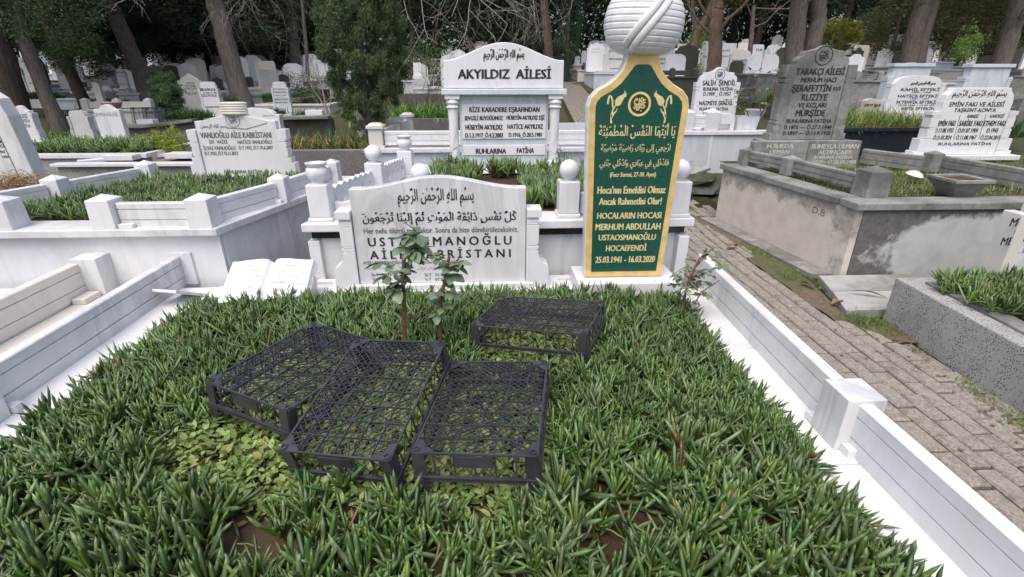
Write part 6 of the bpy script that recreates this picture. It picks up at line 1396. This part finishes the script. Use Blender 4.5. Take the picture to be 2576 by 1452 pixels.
# ================================================================ trees
def needles(name,n,c0,c1,size,shape='ell',clumps=60,cl=.2,hollow=.35,seed=1,elong=1.0): return cloudmesh(name,n,1,1,1,size,c0,c1,clumps,cl,hollow,seed,shape,elong)
dk0,dk1=(.014,.026,.014),(.055,.082,.040)
CRN=[needles('crown',15000,dk0,dk1,.055,'ell',90,.15,.45,s) for s in (31,32,33)]
CRO=needles('crown',15000,(.04,.042,.014),(.10,.095,.035),.05,'ell',90,.14,.4,41)
CRG=needles('crown',12000,(.025,.05,.02),(.085,.12,.05),.055,'ell',70,.17,.4,43)
CYP=needles('crown',14000,(.018,.045,.022),(.05,.095,.045),.045,'column',120,.12,.6,51)
def tree(label,path,r0,r1,crown=None,cz=None,cr=None,mat='bark',cat='tree',crowns=(),group=None,name='tree',limbs=()):
    """path: points of the trunk; crowns: (mesh,(x,y,z),(sx,sy,sz),rot)"""
    b=path[0]; r=thing(name,label,cat,tuple(b),group=group); g=MB(); rd=random.Random(int(abs(b[0]*100)))
    P=[np.array(p,float) for p in path]; out=[];ra=[]
    tot=len(P)-1
    for i in range(tot):
        for t in np.linspace(0,1,6,endpoint=False): out.append(P[i]*(1-t)+P[i+1]*t+np.array([rd.gauss(0,.012),rd.gauss(0,.012),0])*(i+t>0)); f=(i+t)/tot; ra.append(r0+(r1-r0)*f+r0*.35*max(0,1-f*9))
    out.append(P[-1]);ra.append(r1); g.tube(out,ra,12); obj('trunk',g,M[mat],r,smooth=60)
    for lp,a,c in limbs: g=MB(); g.tube(lp,list(np.linspace(a,c,len(lp))),7); obj('limb',g,M[mat],r,smooth=60)
    for me,c,s,rz in crowns:
        o=bpy.data.objects.new('crown',me); COL.objects.link(o); o.parent=r; o.location=(c[0]-b[0],c[1]-b[1],c[2]-b[2]); o.scale=s; o.rotation_euler=(0,0,rz)
    return r
def trunk_px(pts,y,extend=3.0):
    P=[PY(u,v,y) for u,v in pts]; d=np.array(P[-1])-np.array(P[-2]); d/=np.linalg.norm(d); P.append(tuple(np.array(P[-1])+d*extend)); P[0]=(P[0][0],P[0][1],min(P[0][2],gz(P[0][0],y)-.1)); return P
def wpx(px,y,u=1288): return px/2*y/1300./1.0
T=[]
def big(label,pts,y,w,crowns,mat='bark',ext=4,**k):
    P=trunk_px(pts,y,ext); tp=P[-1]; cs=[]
    for (du,dv,dy,sx,sz,me) in crowns:   # crown centres sighted at depth y+dy
        c=PY(du,dv,y+dy); cs.append((me,c,(sx,sx,sz),random.uniform(0,6)))
    return tree(label,P,wpx(w,y),wpx(w,y)*.7,crowns=cs,mat=mat,**k)
A_,B_,C0_=CRN
big('thick dark reddish trunk at the left edge, leaning left',[(40,285),(-15,100),(-40,0)],12.5,60,[(-60,-230,0,1.86,1.60,A_),(90,-160,2,1.61,1.28,B_),(-10,-60,4,2.60,1.60,C0_),(110,10,-2.5,0.90,0.80,CRG)],'bark_dark')
big('slim grey trunk leaning left, second from the left edge',[(155,338),(64,111),(30,20),(22,0)],12.8,31,[(60,-240,.5,1.49,1.44,B_),(180,-160,2.5,1.43,1.28,C0_),(150,20,7,3.00,1.60,A_)])
big('forked dark trunk behind the second one from the left, dark foliage low down',[(222,262),(165,160),(120,60)],17,28,[(130,-60,2.5,2.40,1.60,CRN[0]),(205,145,-.5,0.95,0.62,CRG),(20,-40,4,3.40,2.00,B_),(215,70,6,2.60,1.50,C0_)],'bark_dark')
big('tall straight trunk leaning left, nearest to the black crates',[(385,268),(340,150),(290,44),(272,0)],17.5,38,[(250,-230,0,2.11,1.92,A_),(420,-150,3,2.11,1.76,B_),(330,10,8,3.80,2.20,C0_)])
big('slender dark trunk between the two leaning ones at left',[(293,225),(273,128),(250,20)],23,22,[(230,-40,2,3.40,2.20,B_),(400,50,6,4.00,2.00,A_)],'bark_dark')
big('tall bare trunk leaning left, right of the white headstone with cut corners',[(615,278),(580,150),(546,27),(538,0)],16.5,44,[(520,-240,0,1.86,1.60,C0_),(650,-200,1.5,1.74,1.44,A_),(480,20,9,4.20,2.20,B_)])
big('brown trunk in the shade behind the grey beige headstone',[(478,182),(455,60),(448,0)],28,20,[(440,-60,2,4.50,2.60,A_),(560,40,6,4.40,2.40,B_)],'bark_dark')
big('thin dark trunk in the shade right of the brown one',[(527,178),(512,100),(500,20)],31,13,[(500,0,3,4.60,3.00,C0_),(620,40,7,4.60,2.80,A_)],'bark_dark')
big('thin trunk leaning left under reddish twiggy foliage',[(696,180),(672,110),(660,70)],29,12,[(640,75,0,1.70,1.40,needles('crown',7000,(.09,.05,.04),(.17,.10,.085),.05,'ell',40,.2,.3,61))],'bark',2)
big('pale grey trunk behind the bare twigs left of the conifer',[(742,178),(735,60),(730,0)],29,24,[(740,-60,1,4.00,2.40,B_),(810,60,5,3.20,1.80,A_)])
big('brown fluted trunk left of the columnar cypress',[(1385,178),(1378,90),(1368,0)],27,22,[(1370,-120,0,4.00,2.20,C0_),(1300,0,7,5.00,3.50,A_)],'bark_red')
q=PG(1425,205,0); tree('narrow dark columnar cypress at the start of the far path',[(q[0],q[1],q[2]-.1),(q[0],q[1],q[2]+1.0),(q[0],q[1],q[2]+3)],.12,.06,mat='bark_dark',name='cypress',crowns=[(CYP,(q[0],q[1],q[2]+3.0),(.62,.62,2.9),0)],limbs=())
P=PY
y=17.5; big('reddish peeling trunk with bare limbs, behind the white seal headstone',[(1800,185),(1800,90),(1803,30),(1806,0)],y,34,[(1800,-260,0,1.49,1.04,CRO)],'bark_red',2,limbs=[([P(1803,90,y),P(1830,50,y),P(1870,15,y),P(1900,-20,y)],.07,.03),([P(1802,60,y),P(1770,25,y),P(1745,-20,y)],.06,.03),([P(1803,100,y),P(1760,60,y),P(1735,20,y),P(1725,-20,y)],.05,.02)])
big('pale twisted trunk leaning right, just right of the turban',[(1738,130),(1755,80),(1782,40),(1795,0)],21,20,[(1790,-200,0,1.86,1.28,CRG)],'bark_red',2,limbs=[([P(1755,85,21),P(1745,50,21),P(1742,0,21)],.10,.06)])
big('massive double trunk right behind the tall grey headstone, left stem',[(1995,240),(1998,120),(2012,0)],14.5,46,[(1990,-220,0,1.74,1.28,A_)],'bark',3)
big('massive double trunk right behind the tall grey headstone, right stem',[(2012,240),(2040,120),(2058,60),(2060,0)],14.6,42,[(2120,-200,1.5,1.74,1.28,B_)],'bark',3)
big('thick double stemmed trunk behind the large plain slab at right',[(2285,172),(2297,100),(2318,20),(2325,0)],19.5,40,[(2300,-160,0,2.23,1.60,CRO)],'bark',3,limbs=[([P(2305,172,19.6),P(2318,100,19.6),P(2345,10,19.6),P(2358,-60,19.6)],.26,.2)])
big('pale trunk with a small black lantern frame at the right edge',[(2515,172),(2540,90),(2562,0)],19.0,44,[(2560,-160,0,1.98,1.44,A_),(2460,-60,4,3.00,1.80,CRO)],'bark',3)
big('thin trunk left of the last trunk at right',[(2478,150),(2490,80),(2498,0)],33,14,[(2490,-40,0,4.00,2.20,B_)],'bark')
# lantern frame on the last trunk
g=MB(); c=P(2576,40,18.6)
for a,b_ in (((-.16,-.1),(.16,-.1)),((.16,-.1),(.2,.2)),((.2,.2),(-.12,.2)),((-.12,.2),(-.16,-.1)),((-.16,-.1),(.2,.2))): g.bar((c[0]+a[0],c[1],c[2]+a[1]),(c[0]+b_[0],c[1],c[2]+b_[1]),.03,.03,up=(0,1,0))
tag(obj('lantern_frame',g,M['blackblue']),'small black metal frame fixed to the pale trunk at the right edge','frame')
# olive crowns on the right
for k,(u,v,y,sx,sz,me,lb) in enumerate(((2440,50,27,2.40,2.00,CRO,'bushy olive green conifer between the two right trunks'),(2265,40,27,1.50,2.40,CRO,'brownish olive conifer left of the double stemmed right trunk'),(2190,85,30,1.00,1.20,CRG,'grey green small tree behind the yellow green bush'),(2540,80,34,1.80,1.30,CRG,'green tree far at the right edge'))):
    c=P(u,v,y); z0=gz(c[0],y); tree(lb,[(c[0],y,z0-.1),(c[0]+.05,y,c[2]-sz*.6),(c[0],y,c[2]+sz*.5)],.14,.05,crowns=[(me,c,(sx,sx,sz),k)],mat='bark_dark')
c=P(2105,88,23); tree('round yellow green clipped conifer bush behind the tall grey headstone',[(c[0],23,gz(c[0],23)-.1),(c[0],23,c[2]-.5),(c[0],23,c[2])],.12,.06,mat='bark_dark',name='round_bush',crowns=[(cloudmesh('crown',16000,1,1,1,.07,(.16,.18,.018),(.38,.37,.05),120,.12,.55,71,elong=1.5),c,(.95,.95,.62),0)])
c=P(2500,110,19.5)
c=P(2440,112,17.5); bush('shrub',(c[0],17.5,c[2]-.5),'light green leafy shrub among the small grey headstones at right',cloudmesh('foliage',2200,1,1,1,.12,(.08,.15,.03),(.20,.32,.08),22,.25,.2,72),.42,.42,.55)
c=P(420,235,14.0); bush('rosemary_bush',(c[0],14.0,c[2]-.36),'upright feathery green rosemary bush left of the grey beige headstone',cloudmesh('foliage',9000,1,1,1,.10,(.06,.11,.04),(.17,.26,.11),60,.18,.3,73,elong=2.6),.36,.32,.44)
c=P(575,250,14.5); bush('shrub',(c[0],14.5,gz(c[0],14.5)+.2),'dark leafy shrub at the foot of the second leaning trunk',cloudmesh('foliage',1800,1,1,1,.15,(.02,.06,.015),(.07,.14,.04),24,.3,.2,74),.26,.22,.30)
for u,v,y,s,cl_,lb in ((665,140,31,1.1,((.03,.07,.02),(.10,.17,.05)),'green shrub with reddish flowers under the thin trunk'),(1070,150,22,1.2,((.03,.06,.02),(.09,.13,.05)),'green shrub behind the slim white post'),(1000,150,22,1.1,((.04,.06,.025),(.10,.13,.06)),'olive shrub right behind the conifer'),(760,205,18,.5,((.08,.09,.05),(.16,.17,.10)),'grey green shrub in front of the white arched family headstone'),(1745,112,24,.5,((.12,.2,.03),(.25,.36,.06)),'bright green shrub behind the tall dark stepped headstone')):
    c=P(u,v,y); bush('shrub',(c[0],y,gz(c[0],y)),lb,cloudmesh('foliage',2600,1,1,1,.09,*cl_,30,.25,.2,int(u)),s,s,max(.4,(c[2]-gz(c[0],y))*.9))
# the conifer in the speckled bed
cz0=top2-.05; cxn=PY(938,380,7.1)
tree('small dense dark green conifer with a thin trunk in the speckled bed',[(cxn[0],7.1,cz0),(cxn[0]-.02,7.1,cz0+.5),(cxn[0],7.1,cz0+1.4),(cxn[0],7.1,cz0+2.8)],.05,.02,mat='bark',name='conifer',
  crowns=[(needles('crown',90000,(.026,.052,.024),(.12,.165,.065),.032,'ell',260,.062,.30,81,1.8),(PY(918,150,7.1)[0],7.15,PY(918,150,7.1)[2]+.22),(.56,.5,.98),0),(needles('crown',9000,(.03,.06,.02),(.12,.17,.06),.05,'ell',60,.10,.3,82,1.7),(PY(915,275,7.1)[0],7.15,PY(918,268,7.1)[2]),(.34,.3,.34),0)])
# ---- bare trees
def bare(label,base,trunk,r0,seed,limbs,mat='bark_pale',name='bare_tree',group=None,depth_=4,thin=.5):
    r=thing(name,label,'tree',base,group=group); rd=random.Random(seed); g=MB(); g.tube(trunk,list(np.linspace(r0,r0*.55,len(trunk))),8); obj('trunk',g,M[mat],r,smooth=60)
    g=MB()
    def grow(p,d,L_,rad,lv):
        pts=[p];q=np.array(p,float);dd=np.array(d,float)
        for k in range(5):
            dd=dd+np.array([rd.gauss(0,.22),rd.gauss(0,.22),rd.gauss(0,.20)-.03*lv]); dd/=np.linalg.norm(dd); q=q+dd*L_/5; pts.append(q.copy())
        g.tube(pts,list(np.linspace(rad*thin,rad*.6*thin,6)),5 if rad>.008 else 3,False)
        if lv<depth_:
            for k in range(rd.choice((2,3,3))):
                i=rd.randrange(2,6); a=rd.uniform(0,6.28); nd=dd+np.array([math.cos(a),math.sin(a),rd.uniform(-.6,.5)])*.9; grow(pts[i],nd/np.linalg.norm(nd),L_*rd.uniform(.55,.8),rad*.62,lv+1)
    for p,d,L_,rad in limbs: grow(p,np.array(d)/np.linalg.norm(d),L_,rad,0)
    obj('branches',g,M[mat],r,smooth=60); return r
yt=8.6; bt=PY(905,300,yt)
bare('pale bare tree behind the conifer whose twiggy branches hang across the top of the picture',(bt[0],yt,.4),[(bt[0],yt,.3),(bt[0]+.05,yt,1.6),(bt[0]+.1,yt-.1,2.9),(bt[0]+.2,yt-.2,3.6)],.09,5,
 [(PY(960,-60,8.4),(1,-.1,.12),1.5,.020),(PY(1050,-80,8.2),(1,-.2,-.15),1.4,.018),(PY(1120,-50,8),(.9,-.2,-.45),1.1,.016),(PY(1190,-40,7.8),(.2,-.1,-1),.8,.015),(PY(1150,-70,7.9),(1,0,-.25),1.1,.015),(PY(860,-60,8.6),(-1,-.1,-.0),1.2,.016),(PY(740,-60,8.6),(-1,0,-.4),.8,.012),(PY(1240,-30,7.8),(.7,0,-.6),.6,.010),(PY(1000,-30,8.2),(.6,0,-.7),.8,.012)])
b=PZ(830,330,.5); rd=random.Random(3)
bare('clump of thin pale bare stems standing left of the conifer',(b[0],b[1],.45),[(b[0],b[1],.4),(b[0]-.02,b[1],1.2),(b[0]-.1,b[1],1.9)],.022,8,[((b[0]+.06*k,b[1]+.05*(k%2),.5),(rd.uniform(-.15,.1),0,1),rd.uniform(1.1,1.5),.013) for k in range(-2,3)],name='bare_shrub',depth_=1)
b=PY(1075,262,9.9); bare('thin brown twiggy shrub rising out of the bright iris clump',(b[0],9.9,b[2]-.1),[(b[0],9.9,b[2]-.2),(b[0],9.9,b[2]+.2)],.02,11,[((b[0]+.03*k,9.9,b[2]),(rd.uniform(-.7,.7),0,1),rd.uniform(.6,.95),.011) for k in range(-4,5)],mat='bark_red',name='bare_shrub',depth_=1)
b=PY(1960,40,21); bare('grey bare tree with fine twigs between the reddish trunk and the double trunk',(PY(1900,100,22)[0],22,1.2),[(PY(1890,150,22)[0],22,1.2),(PY(1893,80,22)[0],22,3.0),(PY(1895,20,22)[0],22,4.2)],.12,14,[(PY(1893,70,22),(.6,0,.5),3.0,.05),(PY(1893,50,22),(-.5,0,.6),2.6,.05),(PY(1895,20,22),(.8,0,.1),3.2,.05),(PY(1895,10,22),(.1,0,1),3,.05),(PY(1940,20,22),(.6,0,-.7),2,.03)],mat='bark')
b=PY(700,120,24); bare('grey bare thicket tree right of the second leaning trunk',(b[0]+1,24,1),[(b[0]+1,24,1),(b[0]+1.2,24,3),(b[0]+1.3,24,5)],.09,17,[((b[0]+1+.4*k,24,1.6+.3*abs(k)),(rd.uniform(-.5,.5),0,1),2.8,.022) for k in range(-3,4)],mat='bark',depth_=3)
b=PY(50,150,11); bare('bare curling pale twigs reaching in from the upper left',(PY(300,-200,9)[0],9,3.0),[PY(300,-300,9),PY(320,-120,9),PY(345,-40,9)],.03,19,[(PY(345,-40,9),(.1,0,-1),.4,.011),(PY(350,-10,9),(-.9,0,-.3),.45,.008),(PY(640,-50,9),(.5,0,-.7),.4,.008)],depth_=2)
# ---- small far headstones in the crowded back rows
far_me=[]
for k,(kd,mt) in enumerate((('arch',mp),('ogee',mb_),('flat',mg_),('round',mp),('clip',cr_),('round',D_),('arch',mb_),('wavy',mp))):
    hp={'arch':[(1,.80),(.85,.93),(.4,1)],'ogee':[(1,.82),(.8,.88),(.5,.92),(.2,.97)],'flat':[(1,1)],'round':[(1,.7),(.87,.87),(.5,.97)],'clip':[(1,.9),(.8,1)],'wavy':[(1,.86),(.7,.84),(.3,.97)]}[kd]
    g=MB(); g.prism([(-.32,0),(.32,0)]+[(a*.32,z*.8) for a,z in hp]+[(-a*.32,z*.8) for a,z in reversed(hp)],0,.1); ms=g.mesh('slab'); ms.materials.append(mt)
    g=MB(); g.box(-.55,.55,-1.7,.2,-.5,-.06); g.box(-.60,.60,-1.75,.25,-.059,0); mk=g.mesh('kerb'); mk.materials.append((mt,mb_,mg_,cr_)[k%4] if mt!=D_ else mg_); far_me.append((ms,mk))
fr2=random.Random(41); cnt=0
for row in range(9):
    y=19.5+row*2.35
    for i in range(30):
        u=-60+i*92+fr2.uniform(-30,30); x=PY(u,170,y)[0]; yy=y+fr2.uniform(-.7,.7)
        if abs(x-(2.2+path_shift(yy)))<1.7 or fr2.random()<.22: continue
        if 700<u<1110 and row<1: continue
        r_=thing('headstone','small distant headstone with its own kerb in the crowded rows before the wood','headstone',(x,yy,gz(x,yy)+.35+.12*fr2.random()),fr2.uniform(-.12,.12),'small far headstones of the back rows')
        s_=fr2.uniform(.8,1.25); a,b_=far_me[fr2.randrange(8)]
        for nm,me in (('slab',a),('kerb',b_)):
            o=bpy.data.objects.new(nm,me); COL.objects.link(o); o.parent=r_; o.scale=(s_,1,s_*fr2.uniform(.85,1.25) if nm=='slab' else 1)
        cnt+=1
n=9000; X=rng.uniform(-26,34,n); Y=rng.uniform(13,42,n); k=(np.abs(X-(2.2+.075*(Y-5)))>1.3)&(np.sin(X*.9)*np.sin(Y*.8)>-.3); X,Y=X[k],Y[k]
Vg,Fg,Cg=blades(X,Y,np.array([gz(a,b) for a,b in zip(X,Y)])-.02,(.12,.45),(.03,.06),(.05,.11,.025),(.16,.26,.06),el=(30,85)); tag(obj('rough_grass',npmesh('rough_grass',Vg,Fg,Cg),M['weed']),kind='stuff')
# ---- the wood behind: single trees, then one far mass
fr=random.Random(77); k=0
for row,(y,n_,sx,sz) in enumerate(((36,18,3.6,3.0),(44,22,4.6,4.0))):
    for i in range(n_):
        u=-150+i*2900/(n_-1)+fr.uniform(-60,60)
        if row==0 and (540<u<600): continue
        x=PY(u,150,y)[0]; yy=y+fr.uniform(-2.5,2.5); z0=gz(x,yy); h=fr.uniform(.85,1.2); me=(A_,B_,C0_,CRG,CRO,A_,B_)[k%7]
        t_=thing('wood_tree','dark evergreen standing in the shaded wood behind the graves','tree',(x,yy,z0),fr.uniform(0,6),'dark evergreens of the wood behind')
        if k<3:
            g=MB(); g.tube([(0,0,-.2),(.1,0,3.5),(0,.1,9)],[.26,.2,.08],8); me_t=g.mesh('trunk'); me_t.materials.append(M['bark_dark']); 
            if k==0: TM=[me_t]
            else: TM.append(me_t)
        o=bpy.data.objects.new('trunk',TM[k%len(TM)]); COL.objects.link(o); o.parent=t_
        o=bpy.data.objects.new('crown',me); COL.objects.link(o); o.parent=t_; o.location=(0,0,2.6+sz*h); o.scale=(sx*h*.8,sx*h*.8,sz*h)
        o=bpy.data.objects.new('crown',(B_,C0_,A_)[k%3]); COL.objects.link(o); o.parent=t_; o.location=(.3,0,4.6+2*sz*h); o.scale=(sx*h*.75,sx*h*.75,sz*h*.9); k+=1
V=[];F=[];C_=[];off=0; rg2=np.random.default_rng(5)
n=130000; X=rg2.uniform(-80,95,n); Z=rg2.random(n)**.95*19; Y=rg2.uniform(52,72,n)+5*np.sin(X*.4); p=np.stack([X,Y,Z+2.6],1)
gap=(np.sin(X*1.7+2*np.sin(Z*.9))*np.sin(Z*1.3+X*.5)>.93)&(Z<6)&(rg2.random(n)<.9); p=p[~gap]; n=len(p)
u_=rg2.normal(size=(n,3)); w_=rg2.normal(size=(n,3)); u_/=np.linalg.norm(u_,axis=1)[:,None]; w_/=np.linalg.norm(w_,axis=1)[:,None]; s=rg2.uniform(.45,1.1,n)[:,None]
VV=np.stack([p-u_*s*.5,p+w_*s*.5,p+u_*s*.5],1).reshape(-1,3); c=np.array((.010,.020,.012))+np.array((.03,.045,.022))*rg2.random(n)[:,None]
tag(obj('far_wood',npmesh('far_wood',VV,np.arange(3*n).reshape(n,3),np.repeat(c[:,None],3,1).reshape(-1,3)),M['needle']),kind='stuff')
# pale buildings glimpsed through the trees at right
c=P(2478,125,52); r=thing('building','pale stone building glimpsed between the trees at upper right','building',(c[0],52,c[2]-1)); g=MB(); g.box(c[0]-1.6,c[0]+1.7,52,56,c[2]-2,P(2478,100,52)[2]); obj('wall',g,M['concrete_light'],r); g=MB(); g.add([(c[0]-1.6,51.9,P(2478,100,52)[2]+.01),(c[0]+1.9,51.9,P(2478,93,52)[2]),(c[0]+1.9,56,P(2478,80,52)[2]),(c[0]-1.6,56,P(2478,88,52)[2])],[(0,1,2,3)]); g.add([(c[0]-1.6,51.9,P(2478,100,52)[2]+.08),(c[0]+1.9,51.9,P(2478,93,52)[2]+.08),(c[0]+1.9,56,P(2478,80,52)[2]+.08),(c[0]-1.6,56,P(2478,88,52)[2]+.08)],[(0,1,2,3)]); obj('roof',g,M['marble_cream'],r)

for o in S.objects:
    if 'label' in o and len(o['label'].split())>16: print('LONG',len(o['label'].split()),o.name,o['label'])
    if o.name.split('.')[0] in ('lattice','rib_grid','node_discs','twigs') : o['kind']='stuff'
